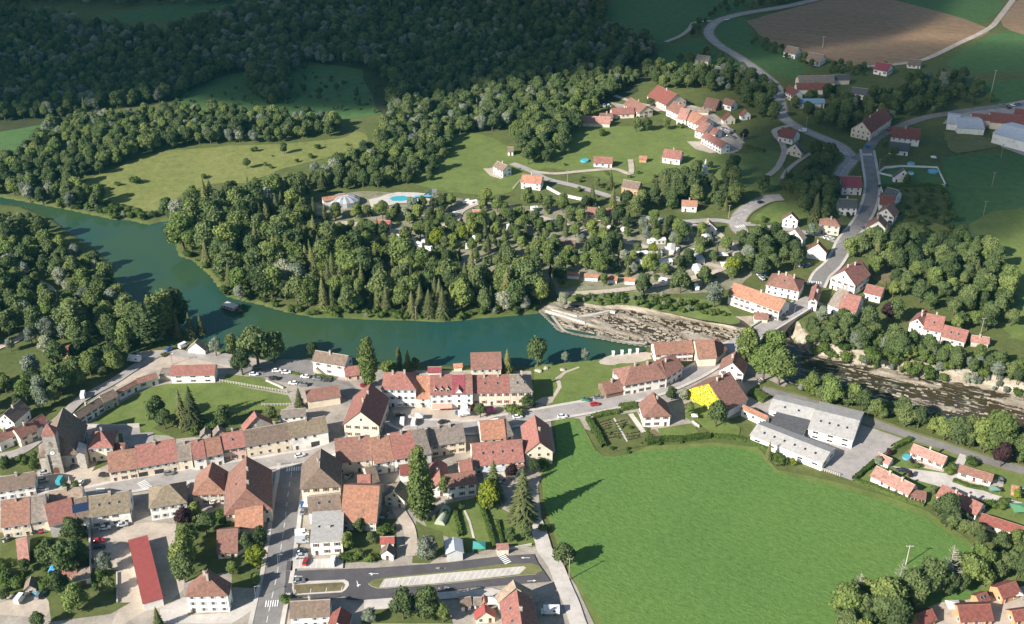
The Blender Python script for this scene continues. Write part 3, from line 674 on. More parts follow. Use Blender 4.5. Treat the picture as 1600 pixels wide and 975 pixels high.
    # openings
    if 'nowin' not in opt:
        sh = 'G' if 'sg' in opt else ('B' if 'sb' in opt else ('R' if 'sr' in opt else random.choice(['', '', 'G', 'B'])))
        if 'ind' in opt: sh = 'I'
        ns = max(1, int(round(h/3.0))); s0 = h/ns
        def wallrow(length, place, front):
            step = 5.5 if sh == 'I' else val.get('ws', 3.0)
            nc_ = max(1, int(length/step))
            if sh == 'I': nc_ = max(1, int((length)/step))
            dcol = random.randrange(nc_) if front else -1
            for k in range(ns):
                for i in range(nc_):
                    x = (i+.5)/nc_*length - length/2; z = k*s0 + s0*.55
                    if k == 0 and front and i == dcol and sh != 'I':
                        place(GARAGE if 'gar' in opt else DOOR, x, 1.12, 'door'); continue
                    if k == 0 and 'shop' in opt: place(SHOP, x, 1.4, 'shop_window') if i % 2 == 0 else None; continue
                    if random.random() < (.08 if front else .4): continue
                    place(WIN[sh], x, z, 'window')
        wallrow(L, lambda me, x, z, nm_: link(nm_, me, root, (x, -b-.01, z)), True)
        if D > 4:
            wallrow(D, lambda me, y, z, nm_: link(nm_, me, root, (-a-.01, -y, z), -math.pi/2), False)
            wallrow(D, lambda me, y, z, nm_: link(nm_, me, root, (a+.01, y, z), math.pi/2), False)
    if t == 'G' and h > 4 and 'nowin' not in opt and 'ind' not in opt: link('window', WIN[''], root, (0, -b-.01, h+rh*.35))
    return root, a, b, h, rh, rz
HL = '''
G|A|-15|262|103|285|170|125|5|brn|w|brown-roofed white house at the wood's edge behind the church, left frame edge|
g|A|-10|437|138|372|45|352|5|rbr|w|white terrace house with brown roof on the lane left of the church, lowest one|row
g|A|150|408|290|338|175|312|5|rbr|c|middle terrace house with shadow-crossed roof on the lane left of the church|row
g|A|285|330|368|275|300|255|5|red|w|upper end terrace house on the lane left of the church|row
h|A|668|483|850|472|755|357|7|red|c|cream presbytery with hipped red roof just right of the church|sg
g|A|862|505|940|505|895|450|4|dkr|s|small dark shed roof in shade behind the presbytery|shed
g|A|828|665|1043|632|910|505|5.5|obr|c|cream house with mottled orange-brown roof facing the church square|row sb
g|A|1047|630|1352|577|1180|443|5.5|red|c|wide plain red roof house on the high street near the zebra crossing|row shop
g|A|1355|578|1460|562|1400|440|5.5|gbr|c|narrow house with weathered grey roof between two red roofs, high street|row
g|A|-30|815|262|768|110|690|5|brn|w|long white house with brown roof left of the church square cars|sg
h|A|1140|937|1415|893|1265|768|6.5|olv|w|white villa with olive brown pyramid roof at the yard's head|sg c=0
g|Y|600|600|788|480|642|503|4.5|brn|w|white end house of the brown row climbing behind the church|row
g|Y|790|475|893|428|800|405|5|brn|s|brown-roofed stone house with side dormer in the row behind the church|row
g|Y|905|408|1050|330|905|350|4|obr|w|left half of the long curved orange-roofed row above the meadow|row c=0
g|Y|1050|330|1200|285|1065|278|4|obr|w|right half of the long curved orange-roofed row above the meadow|row c=0
g|Z|90|458|450|450|270|375|4.5|red|w|white hall with plain red roof at the top of the village meadow|c=0 ind
f|Y|1215|275|1300|272|1250|220|3|gbr|s|small flat-roofed annex between the white hall and the curved row|nowin sl=.1
g|B|255|570|348|553|275|425|6|red|w|narrow red-roofed house in the high street row, right of the grey roof|row
g|B|347|548|478|520|392|410|6|obr|w|orange-tiled house in the high street row beside the narrow red one|row sg
g|B|470|495|650|466|545|365|6.5|red|p|pink-fronted house with dull red roof in the high street row|row sb k=1
g|B|655|467|995|405|800|323|6.5|brn|c|long brown-roofed cream house with two chimneys in the high street row|row c=2
g|B|998|402|1278|350|1110|268|7|olv|w|white shop house with brown roof at the east end of the high street row|row shop c=1
g|B|930|250|1105|235|1010|190|5|gbr|w|small white house with brown roof behind the high street row, by the meadow|c=0
G|B|640|350|850|300|700|215|5|red|s|red gabled outhouse standing behind the high street row|nowin c=0
G|B|305|400|375|395|350|330|3|gbr|s|left one of two tiny gabled sheds behind the high street row|nowin
G|B|410|390|500|370|455|330|3|gbr|s|right one of two tiny gabled sheds behind the high street row|nowin
H|B|245|835|500|825|350|605|5.5|obr|s|big orange-brown hipped roof building across the street from the row|c=0
H|F|510|112|870|68|723|-330|6.5|rbr|c|very long barn-like house with lit left slope and dark right slope by south street|k=1 c=2
g|F|592|222|795|208|700|55|3.6|org|c|orange lean roof house joined to the foot of the long barn house|nowin c=0
H|B|1075|790|1370|770|1215|500|7|brn|c|corner house with brown hipped roof where south street meets the high street|sb c=1
g|G|160|485|398|458|265|358|6|brn|w|brown-roofed house above the grey flat-roofed building on south street|k=2 nowin c=0
f|G|170|720|412|705|287|487|6|gry|w|white block with pale grey flat roof beside the vans on south street|k=2
g|G|405|552|667|560|520|285|4.5|org|c|large bright orange tiled barn roof with central notch|barn c=0
g|C|188|162|430|202|340|105|6|brn|w|white waterside house with arched windows and outside stair|c=1 ws=4
g|C|440|278|560|262|505|205|3|red|p|little red-roofed outhouse between the waterside house and the tall dark conifer|c=0
g|C|150|465|395|428|260|370|4.5|rbr|c|cream barn with red-brown roof at the edge of the parking by the meadow|barn nowin
G|C|425|640|690|655|497|333|7|red|c|great red-roofed building with a balcony gable at the square's left corner|c=2
h|C|715|375|970|378|850|248|9.5|red|w|tall three-storey white hotel with red hipped roof on the square|row sg c=2 ws=2.4
g|C|975|445|1082|445|1020|278|5|org|c|low orange-roofed house squeezed beside the tall hotel|row c=0
g|C|1085|418|1255|412|1170|270|8|red|w|red-roofed cafe with three roof dormers and a pink awning on the square|row c=1 dorm awn ws=2.6
g|C|1255|412|1345|410|1297|268|8|crm|w|white house with crimson roof and pointed attic gable on the square|row c=0 ws=2.6
g|C|1345|410|1405|408|1370|268|8|rbr|w|narrow brown-red house right of the pointed attic gable on the square|row c=0
g|D|432|257|718|252|565|125|7|red|c|broad cream house with pink-red roof, red garage door and two chimneys on the square|row sr c=2 k=2
r|D|720|252|885|247|775|120|7|gbr|c|brown-roofed house at the park end of the square, vine on its front|row sb k=2
g|e|430|868|632|862|525|756|6|rbr|c|solitary red-brown roofed house standing at the water behind the square|c=0
g|e|130|890|214|890|170|856|2.5|crm|w|tiny pink-roofed boathouse at the water behind the square|nowin
g|e|308|855|362|852|335|832|2.5|org|c|tiny orange-roofed hut at the water's edge behind the square|nowin
g|C|370|937|637|908|470|745|6|rbr|c|red-brown roof at the left end of the row south of the square|row c=2
g|C|655|940|802|915|705|740|6|obr|w|orange-brown roofed house second from left in the row south of the square|row c=1
g|C|808|908|988|880|865|703|6.5|red|w|plain red roofed house third from left in the row south of the square|row c=1
g|C|995|880|1090|858|1005|685|6.5|gbr|w|narrow brown roof fourth from left in the row south of the square|row c=1
g|C|1088|808|1352|768|1190|655|6|gbr|c|wide dark brown roof at the right end of the row south of the square|row c=2
g|D|500|615|685|598|550|468|6|org|c|orange roof with light well opposite the square's trees|row c=0
g|D|685|592|738|575|697|442|6|gbr|w|narrow brown roof touching the orange one opposite the square's trees|row c=0
G|D|835|715|1040|705|840|437|6.5|red|c|big gabled barn house with red roof at the corner of the crop field|c=1
g|D|445|810|818|777|600|632|5|red|c|very wide dusty-red roof with four skylights behind the square|k=4 c=0
f|D|510|870|685|855|590|810|3|met|c|pale lean-to roof below the wide dusty-red roof|nowin
f|D|687|835|825|825|755|783|3|red|c|red lean-to roof below the wide dusty-red roof|nowin
G|G|1105|300|1225|290|1075|88|4.5|red|w|long thin red gabled wing running down to the blue-shaded house|c=1
g|G|1215|290|1432|262|1315|190|6|rbr|w|white garden house with shadowed roof above the round greenhouse|c=0
g|G|1320|200|1405|188|1340|95|5|red|c|small red roof directly behind the white garden house|c=0
g|G|625|262|690|245|640|140|4|brn|s|brown courtyard outhouse behind the south row|nowin
g|G|535|275|622|270|570|203|4|red|c|small red courtyard roof touching the bright orange barn|nowin c=0
G|G|735|365|885|395|795|240|4.5|olv|c|cream-gabled outhouse with olive roof in the back yard|c=0
g|G|860|200|1010|180|930|120|4|dkr|w|low dark red roof behind the two giant green trees|nowin c=0
G|G|708|800|800|808|752|728|3|brn|w|brown-roofed white hut on the garden lane by the car park|shed
g|G|708|722|803|718|755|675|3|brt|w|bright red shed roof just above the white hut on the garden lane|shed nowin
G|h|235|800|355|790|265|682|4|met|g|blue-grey metal shed at the edge of the car park road|shed sheet nowin p=25
f|h|620|775|705|768|660|732|2.5|pnk|c|little pinkish flat hut beside the crossing of the car park road|shed nowin
g|E|10|212|232|182|100|0|6|obr|c|mottled orange roof house at the left frame edge of the lower row|row sg c=1
g|E|240|177|372|150|300|-25|6|gbr|c|grey-brown roof second in the lower left row|row sg c=1
g|E|385|205|590|150|470|15|6|red|w|plain red roof with a long rear slope in the lower left row|row nowin c=0
g|A|375|905|628|868|500|800|6|tan|w|tan roof behind the plain red one, facing the fountain|row c=1
g|E|598|150|695|130|640|-12|6|brn|w|house carrying dark solar panels in the lower left row|row solar c=0
g|E|700|132|1012|88|830|-45|6|olv|w|long brown-roofed white house with three skylights at the yard corner|row k=3 c=1
f|E|1117|815|1270|772|1182|283|3.4|brt|w|long narrow shed with bright red roof in the gravel yard|ware sheet nowin sl=.5
H|F|205|748|525|742|380|560|8|rbr|w|tall white house with brown hipped roof and two white chimneys, bottom edge|sg c=2
g|F|450|420|600|408|510|235|3|rbr|c|garden house with brown-red roof in the shade of the trees|c=0
g|F|602|400|690|345|640|290|2.8|rbr|c|short red-brown wing of the shaded garden house|nowin c=0
g|E|150|485|220|470|190|305|2.8|pnk|c|pinkish tiled garden shed in the far left gardens|shed nowin
G|E|190|700|275|690|240|605|3|brn|s|little brown gabled cabin above the white van in the left gardens|shed
f|E|570|640|705|610|640|545|2.8|tan|w|low flat garage block under the left garden trees|gar
g|E|470|600|590|590|530|553|2.8|red|c|small red roof beside the flat garage block under the trees|nowin shed
g|I|288|608|607|592|450|470|5|brn|w|long brown-roofed house at the lower edge by the zebra crossing|c=1
G|I|600|690|755|700|705|530|5|dkr|w|dark steep-roofed house beside the long brown roof at the lower edge|c=0
G|J|690|480|968|430|830|308|5.5|tan|c|rear part of the big gable house, roofed in tan tiles with a pale right slope|c=0
G|J|750|800|1020|780|857|385|6|red|c|large house with dusty red roof by the camper van at the lower edge|k=2 c=1
G|J|500|618|655|605|590|532|2.5|brt|c|bright coral roofed garden shed near the lower edge|shed sheet
G|J|545|500|600|495|570|430|2.5|org|o|orange wooden playhouse behind the coral roofed shed|shed
g|J|485|500|540|500|512|443|2.5|gbr|g|little grey-roofed hut left of the orange playhouse|shed
g|J|380|512|457|500|415|445|2.8|brn|w|brown-roofed garden shed next to the big round trees|shed
g|K|608|258|892|240|725|165|5|obr|w|left long orange-brown roof of the old mill at the river|st sr ws=2.2 c=0
g|K|932|288|1068|280|965|153|5|obr|c|taller middle roof of the old mill at the river|nowin c=0
g|K|1070|284|1145|215|1085|175|4|obr|c|small eastern wing of the old mill near the bridge end|nowin c=0
l|K|370|490|685|432|510|335|6|rbr|w|long white house with red-brown roof and balconies beside the street|sb c=2
g|K|690|432|812|350|730|300|6|rbr|w|angled right end of the long white balcony house|c=1
g|K|232|558|365|530|250|460|3|rbr|k|open wooden shelter with red tiled roof beside the parked cars|nowin
H|K|517|732|718|722|625|553|5.6|rbr|w|square white house with hipped red-brown roof above the kitchen garden|c=1
G|K|858|525|1150|685|1100|360|4.6|rbr|w|big brown-red roof with its gable covered in bright yellow leaves|nowin c=2 p=38 vine
G|K|1095|375|1275|405|1255|245|5|rbr|w|brown-red roofed house between the yellow gable and the river trees|c=1
g|L|190|378|372|462|310|395|4|org|w|small white workshop with orange roof at the factory's corner|c=0
g|L|400|388|715|465|580|345|4.2|gry|w|left low part of the back factory hall with grey ribbed roof|ware ind c=0 p=14 k=2
g|L|700|535|1035|620|915|430|4.5|gry|w|right wide part of the back factory hall with stained grey roof|ware ind c=0 p=14 k=4
f|L|390|530|640|600|560|432|3.8|blk|w|dark flat roof linking the two factory halls|ware nowin
g|L|260|580|805|795|597|603|4|gry|w|front white factory hall with pale ribbed roof along the crop field|ware ind c=0 p=18 k=6
g|M|600|318|845|412|755|308|3|pnk|w|pink-roofed bungalow with curved porch nearest the river lane|sb c=1
g|M|300|500|582|642|510|500|3|pnk|w|pink-roofed bungalow with glass conservatory along the crop field|c=2
g|M|335|368|430|412|395|350|2.5|pnk|w|small pink-roofed garage by the factory yard hedge|nowin shed
g|M|965|468|1212|540|1115|455|3|rbr|w|brownish-roofed bungalow beside the copper beech|sb c=0
g|M|800|650|1098|795|985|645|3|red|w|red-roofed bungalow half hidden by a big garden tree|c=2
g|N|1235|75|1700|225|1430|85|3|dkr|c|long dark red roof cut by the right edge of the frame|c=0
g|M|1370|615|1415|625|1395|578|2.5|org|o|orange garden playhouse by the estate lane|shed nowin
g|N|1428|712|1568|665|1430|600|3.4|dkr|o|orange-walled house with dark red roof, rightmost at the lower right|c=0
g|N|1235|752|1312|725|1220|680|3|dkr|o|small orange garage with two roof windows at the lower right|k=2 shed
g|N|1080|905|1340|895|1130|772|3|dkr|o|wide dark red roof with pale end awning at the lower right|c=0
g|N|740|935|868|890|735|830|3|dkr|o|dark red roofed house leftmost of the lower right group|c=0
g|N|1530|900|1680|880|1560|812|3|dkr|o|roof cut off by the lower right corner of the frame|c=0
g|O|90|380|475|515|315|365|6|org|w|long orange-roofed white house at the far end of the bridge|sb c=1
g|O|290|570|388|575|330|528|3|rbr|c|little red roofed annex in front of the long orange-roofed house|nowin
h|O|378|312|625|362|530|235|5.5|rbr|w|white house with steep brown mansard roof behind the long orange roof|c=3 k=1
G|O|690|48|835|70|825|-10|5|dkr|w|bare white gable house beside the upper street|nowin
G|O|870|255|1055|318|1060|115|6.5|red|w|large white hotel with complicated red roofs at the bridge crossroads|sb c=2
g|O|1065|255|1160|218|1075|165|5.5|red|w|side wing of the large hotel at the crossroads|c=1
g|O|1125|372|1247|402|1215|325|4|red|w|small white house with red roof right of the hotel|c=0
G|O|703|432|765|442|850|322|5.5|red|w|slim tower-like house right at the bridge head|c=1
g|O|848|462|925|492|895|350|5|gbr|w|grey-brown roofed house in the riverside row by the bridge|row c=2
g|O|925|492|1060|525|1010|392|5|red|w|dusty red roofed end house of the riverside row by the bridge|row c=0
G|P|475|400|560|427|570|325|5|red|w|white gabled front part of the red-roofed riverside house|c=2
g|P|560|440|665|462|630|360|5|red|w|main block of the red-roofed riverside house with one skylight|k=1 c=1
g|P|668|487|808|522|765|437|4|red|c|lower red-roofed extension of the riverside house|k=2 c=0
g|P|850|515|955|530|905|488|3|pnk|s|low pinkish outbuilding at the end of the riverside house|nowin
g|Q|685|125|808|185|805|85|5|dkr|c|large dark red barn roof at the top of the hill village|c=1
g|Q|530|180|632|237|630|165|4.5|rbr|c|red-brown roof left of the big barn in the hill village|c=1
g|Q|455|247|598|240|515|205|3.5|red|c|lower bright red roof left in the hill village|c=0
g|Q|255|300|435|308|330|262|3|pnk|c|long faded pink roof at the wood's edge of the hill village|c=0 nowin
g|Q|375|272|455|270|410|240|3|rbr|s|small brown roof behind the faded pink one|nowin
g|Q|812|210|885|245|885|178|5|rbr|w|uppermost house of the stepped hill village terrace|row c=1
g|Q|880|275|940|285|945|210|4.5|pnk|w|second house down the stepped hill village terrace, pinkish roof|row c=0
g|Q|935|275|1000|308|1000|240|4.5|org|w|orange-roofed third house down the stepped hill terrace|row c=0
g|Q|1000|308|1048|325|1045|265|4.5|red|w|red-roofed fourth house down the stepped hill terrace|row c=0
g|Q|1002|352|1058|372|1085|302|5|rbr|w|white gabled fifth house down the stepped hill terrace|row c=0
g|Q|1080|365|1135|382|1140|338|4|red|w|small red roof sixth down the stepped hill terrace|row c=0
g|Q|1045|395|1175|465|1160|400|5|red|w|lowest long white house of the stepped hill terrace|sg c=0
g|Q|1060|188|1140|202|1095|145|3|rbr|k|dark wooden chalet in the gardens above the hill terrace|c=0
g|Q|1178|172|1240|192|1235|150|4|rbr|w|white house with red roof on the lawn above the hill terrace|c=0
G|Q|1190|285|1268|278|1225|232|3.5|dkr|c|dark-roofed gable house above the terraced parking|c=0
G|Q|1310|258|1370|250|1335|222|3.5|dkr|w|small house at the shade's edge on the hill|c=0
g|Q|1020|228|1090|230|1055|205|3|tan|c|long tan garage in the hill village gardens|nowin
g|Q|330|567|450|573|390|530|3|red|w|white bungalow with red roof on the hill meadow beside a blue pool|c=0
g|Q|515|727|622|745|580|690|4|brn|o|orange-fronted chalet with brown roof and a solar panel|c=0
g|Q|785|530|900|545|850|485|4|red|w|white cottage with red roof standing alone on the hill meadow|c=1
g|Q|632|543|678|545|655|523|2.4|org|o|tiny orange shed on the hill meadow|shed nowin
g|Q|915|850|1012|855|965|818|4|org|w|white house with orange roof under the row of tall trees|c=1
g|Q|285|905|435|918|360|868|4|rbr|c|red-brown roofed house half hidden by camp trees below the lane|c=1
g|a|722|692|762|710|783|680|5|brn|w|white villa with brown roof at the foot of the smooth hill meadow|c=1
g|a|838|757|918|765|880|730|4.5|org|w|white villa with orange roof beside the lane junction|c=1
g|a|783|630|805|630|795|612|3|brn|w|tiny white hut at the edge of the smooth meadow|shed
g|U|200|300|335|280|270|272|4.5|org|w|curved white pool house with orange roof in the camp|c=0 nowin
g|U|500|435|570|440|535|412|3|brt|c|bright red roof among the camp trees below the pool|c=0
f|U|195|600|250|612|300|535|3|gry|w|long pale flat-roofed wash block among the camp trees|nowin
g|U|1040|375|1100|378|1070|352|3|pnk|c|pink-roofed camp hut right of the pool|c=0
g|V|272|328|390|335|330|293|3|brn|c|brown-roofed wash house in the middle of the camp|c=0
g|V|345|515|416|520|380|500|2.5|org|w|orange-roofed camp chalet, leftmost of the row of four|nowin shed
g|V|455|527|535|532|495|511|2.5|org|w|orange-roofed camp chalet, second of the row of four|nowin shed
g|V|570|541|655|547|612|522|2.5|org|w|orange-roofed camp chalet, third of the row of four|nowin shed
g|V|705|550|767|554|735|533|2.5|org|w|orange-roofed camp chalet, rightmost of the row of four|nowin shed
G|V|1180|225|1278|228|1165|168|4|tan|w|white gabled camp reception with long tan roof by the road bend|c=1
g|W|262|765|320|765|295|732|3|dkr|o|small red cabin deep in the left wood|shed
G|W|893|745|975|752|925|712|2.6|tan|w|small tan-roofed shelter by the gravel parking at the water|shed nowin
G|R|705|195|822|222|852|57|6|dkr|c|big dark steep-roofed farmhouse at the road fork|c=2 k=2
g|R|948|247|1118|265|1045|193|5|dkr|w|large dark red roofed house right of the road fork|c=1
g|R|935|322|1050|335|1000|283|3.5|blk|w|dark brown roofed garage house below the large dark red roof|c=0
G|R|965|490|1068|492|1000|437|4|blk|w|white gabled house inside the white-walled garden|c=0
g|R|648|553|768|556|710|489|5|crm|w|white house with crimson roof beside the village street|c=0
g|R|635|677|738|680|690|628|5|blk|w|white house with dark grey roof beside the village street|c=1
g|R|895|605|965|625|945|565|5|blk|w|grey-roofed house at the top of the street-side row|c=0
g|R|878|657|960|664|925|606|5|dkr|w|dark red roof second in the street-side row|c=0
G|R|862|712|962|735|930|645|5|rbr|w|white gable with red-brown roof third in the street-side row|c=0
G|R|795|800|925|820|885|722|4|rbr|w|brown-roofed house lowest in the street-side row|c=1
h|d|638|630|790|648|720|590|6|obr|c|cream manor with dormered orange-brown hipped roof|sg c=1
G|d|357|592|472|605|470|543|5|rbr|w|small white house on the grass inside the road bend|c=0
G|d|372|712|508|752|535|670|4.5|tan|w|white house with tan roof and a balcony below the road bend|c=0
g|R|258|242|345|262|310|200|4|dkr|w|dark-roofed house along the main road above the meadow|c=0
G|R|312|320|400|342|358|278|4|blk|c|cream gabled house under dark roof by the hedged meadow|c=0
g|R|392|42|540|42|465|15|4|blu|g|long blue-grey roofed shed in the shaded farmyard|ware sheet nowin
g|S|508|235|560|246|545|213|4|brn|w|white house left of the pair below the stubble field|c=0
g|S|610|272|672|283|650|243|3.5|brn|w|brown-roofed house right of the pair below the stubble field|c=0
g|S|108|270|165|278|145|252|4|gbr|c|cream house alone on the shaded green slope|c=0
g|S|190|320|222|326|205|303|3|blk|w|little white gable below the cream house on the shaded slope|c=0
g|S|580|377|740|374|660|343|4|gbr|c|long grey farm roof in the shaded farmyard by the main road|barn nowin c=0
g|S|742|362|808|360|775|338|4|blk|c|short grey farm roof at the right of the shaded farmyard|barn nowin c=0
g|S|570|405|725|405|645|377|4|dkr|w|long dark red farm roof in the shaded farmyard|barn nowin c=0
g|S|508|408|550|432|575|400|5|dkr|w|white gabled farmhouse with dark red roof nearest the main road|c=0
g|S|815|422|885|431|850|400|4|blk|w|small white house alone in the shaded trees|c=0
g|S|918|312|978|324|958|285|4|crm|w|crimson-roofed white house under the stubble field|c=0
g|S|1072|292|1130|296|1105|270|3|brn|w|brown house at the end of the field track|c=0
g|T|325|235|385|242|365|195|4.5|met|w|left light metal hall roof in the works at the right edge|ware nowin c=0 p=12
g|T|382|258|515|264|460|212|4.5|met|w|right light metal hall roof in the works at the right edge|ware nowin c=0 p=12
g|T|558|285|780|345|680|262|7|met|w|large white hall standing at the green field's corner|ware nowin c=0 p=10
g|T|545|228|760|250|640|192|5|dkr|c|long dark red works roof at the right edge|ware nowin c=0 p=16
g|T|665|195|760|208|700|167|5|dkr|c|smaller dark red works roof behind at the right edge|ware nowin c=0 p=16
g|T|455|215|545|222|500|190|4|dkr|c|low dark roof between the metal halls and the red works|ware nowin c=0 p=16
'''
built = {}
for ln in HL.strip().splitlines():
    q = ln.split('|'); a_ = [float(v) for v in q[2:9]]
    built[q[11]] = (house(q[0], q[1], *a_, q[9], q[10], q[11], q[12]), q[12])
# dormers, awning, vine
for lab, (b_, opt) in built.items():
    root, a, b, h, rh, rz = b_
    if 'dorm' in opt.split():
        for x in (-2.6, 0, 2.6):
            m = MB(); m.box(-.7, .7, 0, 1.9, 0, 1.3, 0); m.box(-.5, .5, -.03, 0, .25, 1.15, 1); m.poly([(-.85,-.2,1.25),(.85,-.2,1.25),(0,-.2,1.9)], 0)
            m.poly([(-.9,-.25,1.2),(0,-.25,1.95),(0,2.6,1.95),(-.9,2.6,1.2)], 2); m.poly([(0,-.25,1.95),(.9,-.25,1.2),(.9,2.6,1.2),(0,2.6,1.95)], 2)
            link('dormer', m.mesh('dormer', ['frame_white', 'glass_dark', 'brick']), root, (x, -b+.9, h+.35))
    if 'awn' in opt.split():
        m = MB(); m.poly([(-a+.5,-b-2.6,2.5),(a-.5,-b-2.6,2.5),(a-.5,-b-.02,3.1),(-a+.5,-b-.02,3.1)]); m.poly([(-a+.5,-b-2.6,2.2),(a-.5,-b-2.6,2.2),(a-.5,-b-2.6,2.5),(-a+.5,-b-2.6,2.5)])
        link('awning', m.mesh('awning', ['plastic']), root, color=(.72,.34,.26))
    if 'vine' in opt.split():
        m = MB(); rr = random.Random(3)
        for i in range(1500):
            x = rr.uniform(-a, a*.6); z = rr.uniform(.2, h + rh*(1-abs(x)/a) - .3); s = rr.uniform(.25, .5); y = -b-.12-rr.uniform(0, .35)
            d1 = Vector((rr.uniform(-1,1), rr.uniform(-.5,.5), rr.uniform(-1,1))).normalized()*s; d2 = d1.cross(Vector((rr.uniform(-.3,.3), -1, rr.uniform(-.2,.6)))).normalized()*s
            c_ = Vector((x,y,z)); m.poly([c_-d1, c_+d2, c_+d1, c_-d2])
        o_ = link('climbing_vine', m.mesh('climbing_vine', ['yellow_leaf']), root); o_['label'] = 'bright yellow climbing plant over the gable'
# pointed attic gable on the crimson-roofed house
root, a, b, h, rh, rz = built['white house with crimson roof and pointed attic gable on the square'][0]
m = MB(); m.poly([(-1.8,-b-.03,h-.3),(1.8,-b-.03,h-.3),(0,-b-.03,h+2.2)]); m.poly([(-2.0,-b-.2,h-.3),(0,-b-.2,h+2.4),(0,-b+3.2,h+2.4),(-2.0,-b+.2,h-.3)],1); m.poly([(0,-b-.2,h+2.4),(2.0,-b-.2,h-.3),(2.0,-b+.2,h-.3),(0,-b+3.2,h+2.4)],1)
link('attic_gable', m.mesh('attic_gable', ['frame_white', 'brick']), root)
# the three-storey hotel's round arches, the waterside house's outside stair
root, a, b, h, rh, rz = built['white waterside house with arched windows and outside stair'][0]
m = MB()
for i in range(12): m.box(-a+3+i*.32-1.2, -a+3+i*.32-.88, -b-1.6, -b-.1, 0, 3.2-i*.26)
link('outside_stair', m.mesh('outside_stair', ['stone']), root)

# ---------------------------------------------------------------- the church
root, a, b, h, rh, rz = house('H', 'A', 293, 548, 592, 522, 455, 190, 7.5, 'brn', 's', 'old stone church with square clock tower and steep dark nave roof', 'church nowin c=0 p=50')
e1 = P(*T('A', 398, 655)); e2 = P(*T('A', 494, 643)); loc = (e1+e2)/2
u_ = (e2-e1).normalized(); tw = (e2-e1).length/2; inv = root.matrix_basis.inverted() if False else None
c_, s_ = math.cos(rz), math.sin(rz); dx, dy = loc.x-root.location.x, loc.y-root.location.y
lx, ly = dx*c_+dy*s_, -dx*s_+dy*c_
TH = 18.0; y0 = ly; x0 = lx; fb = -b-2.2
m = MB(); m.box(x0-tw, x0+tw, fb, fb+2*tw, -.4, TH)
for z in (6.4, 11.5, TH-.3): m.box(x0-tw-.18, x0+tw+.18, fb-.18, fb+2*tw+.18, z, z+.35)
for sx in (-1, 1): m.box(x0+sx*tw-.45, x0+sx*tw+.45, fb-.5, fb+.3, -.4, 9.5)
tow = link('tower', m.mesh('tower', ['stone_wall']), root, color=(.37,.335,.285))
m = MB(); ap = (x0, fb+tw, TH+4.2); q = [(x0-tw-.35,fb-.35,TH+.05),(x0+tw+.35,fb-.35,TH+.05),(x0+tw+.35,fb+2*tw+.35,TH+.05),(x0-tw-.35,fb+2*tw+.35,TH+.05)]
for i in range(4): m.poly([q[i], q[(i+1) % 4], ap])
m.poly(q[::-1]); link('tower_roof', m.mesh('tower_roof', ['roof_tile']), tow, color=RC['red'])
m = MB(); m.tube((x0, fb+tw, TH+4.1), (x0, fb+tw, TH+6.4), .06, .05, 5); m.box(x0-.45, x0+.45, fb+tw-.05, fb+tw+.05, TH+5.4, TH+5.52); link('cross', m.mesh('cross', ['metal_grey']), tow)
def disc(x, y, z, r, dy=0, k=20): return [(x+r*math.cos(2*math.pi*i/k), y+dy, z-r*math.sin(2*math.pi*i/k)) for i in range(k)][::-1]
m = MB(); m.poly(disc(x0, fb-.06, 9.9, .95)[::1]); m.poly(disc(x0, fb-.05, 9.9, 1.1), 1); m.box(x0-.05, x0+.05, fb-.1, fb-.07, 9.9, 10.6, 1); m.box(x0-.05, x0+.5, fb-.1, fb-.07, 9.86, 9.96, 1)
link('clock_face', m.mesh('clock_face', ['white_paint', 'glass_dark']), tow)
def arch(w, hh): return [(-w,0),(w,0),(w,hh)] + [(w*math.cos(t), hh+w*math.sin(t)) for t in [math.pi*i/10 for i in range(1,10)]] + [(-w,hh)]
m = MB(); m.poly([(x0+p[0], fb-.05, 12.9+p[1]) for p in arch(.62, 1.5)], 0)
for i in range(5): m.box(x0-.6, x0+.6, fb-.14, fb-.05, 13.0+i*.36, 13.12+i*.36, 1)
link('belfry_opening', m.mesh('belfry_opening', ['dark_void', 'stone']), tow)
m = MB(); m.poly([(x0+p[0], fb-.04, -.1+p[1]) for p in arch(1.35, 2.3)], 0); m.poly([(x0+p[0], fb-.08, -.1+p[1]) for p in arch(1.0, 2.2)], 1)
m.poly([(x0-1.9, fb-.1, 4.2),(x0+1.9, fb-.1, 4.2),(x0, fb-.1, 5.4)], 2); link('portal', m.mesh('portal', ['stone', 'wood_door', 'concrete']), tow)
for sx, zz_ in ((-.62, 2.6), (.68, 2.6)):
    m = MB(); m.poly([(sx*a+p[0], -b-.04, zz_+p[1]) for p in arch(.75, 2.0)], 0); m.poly([(sx*a+p[0], -b-.07, zz_+.15+p[1]) for p in arch(.5, 1.8)], 1)
    link('arched_window', m.mesh('arched_window', ['stone', 'glass_dark']), root)
m = MB(); m.box(a-.1, a+2.6, -b-1.2, -b+5, -.4, 7.2); m.poly([(a-.2,-b-1.4,9.0),(a-.2,-b+5.2,9.0),(a+2.8,-b+5.2,7.1),(a+2.8,-b-1.4,7.1)][::-1], 0)
link('chapel', m.mesh('chapel', ['stone_wall']), root, color=(.45,.42,.37))
for i in range(5):
    for sx in (-1, 1):
        m = MB(); m.box(sx*a-.4, sx*a+.4, -b+4+i*(2*b-6)/4-.4, -b+4+i*(2*b-6)/4+.4, -.4, 5.5); link('buttress', m.mesh('buttress', ['stone_wall']), root, color=(.45,.42,.37))

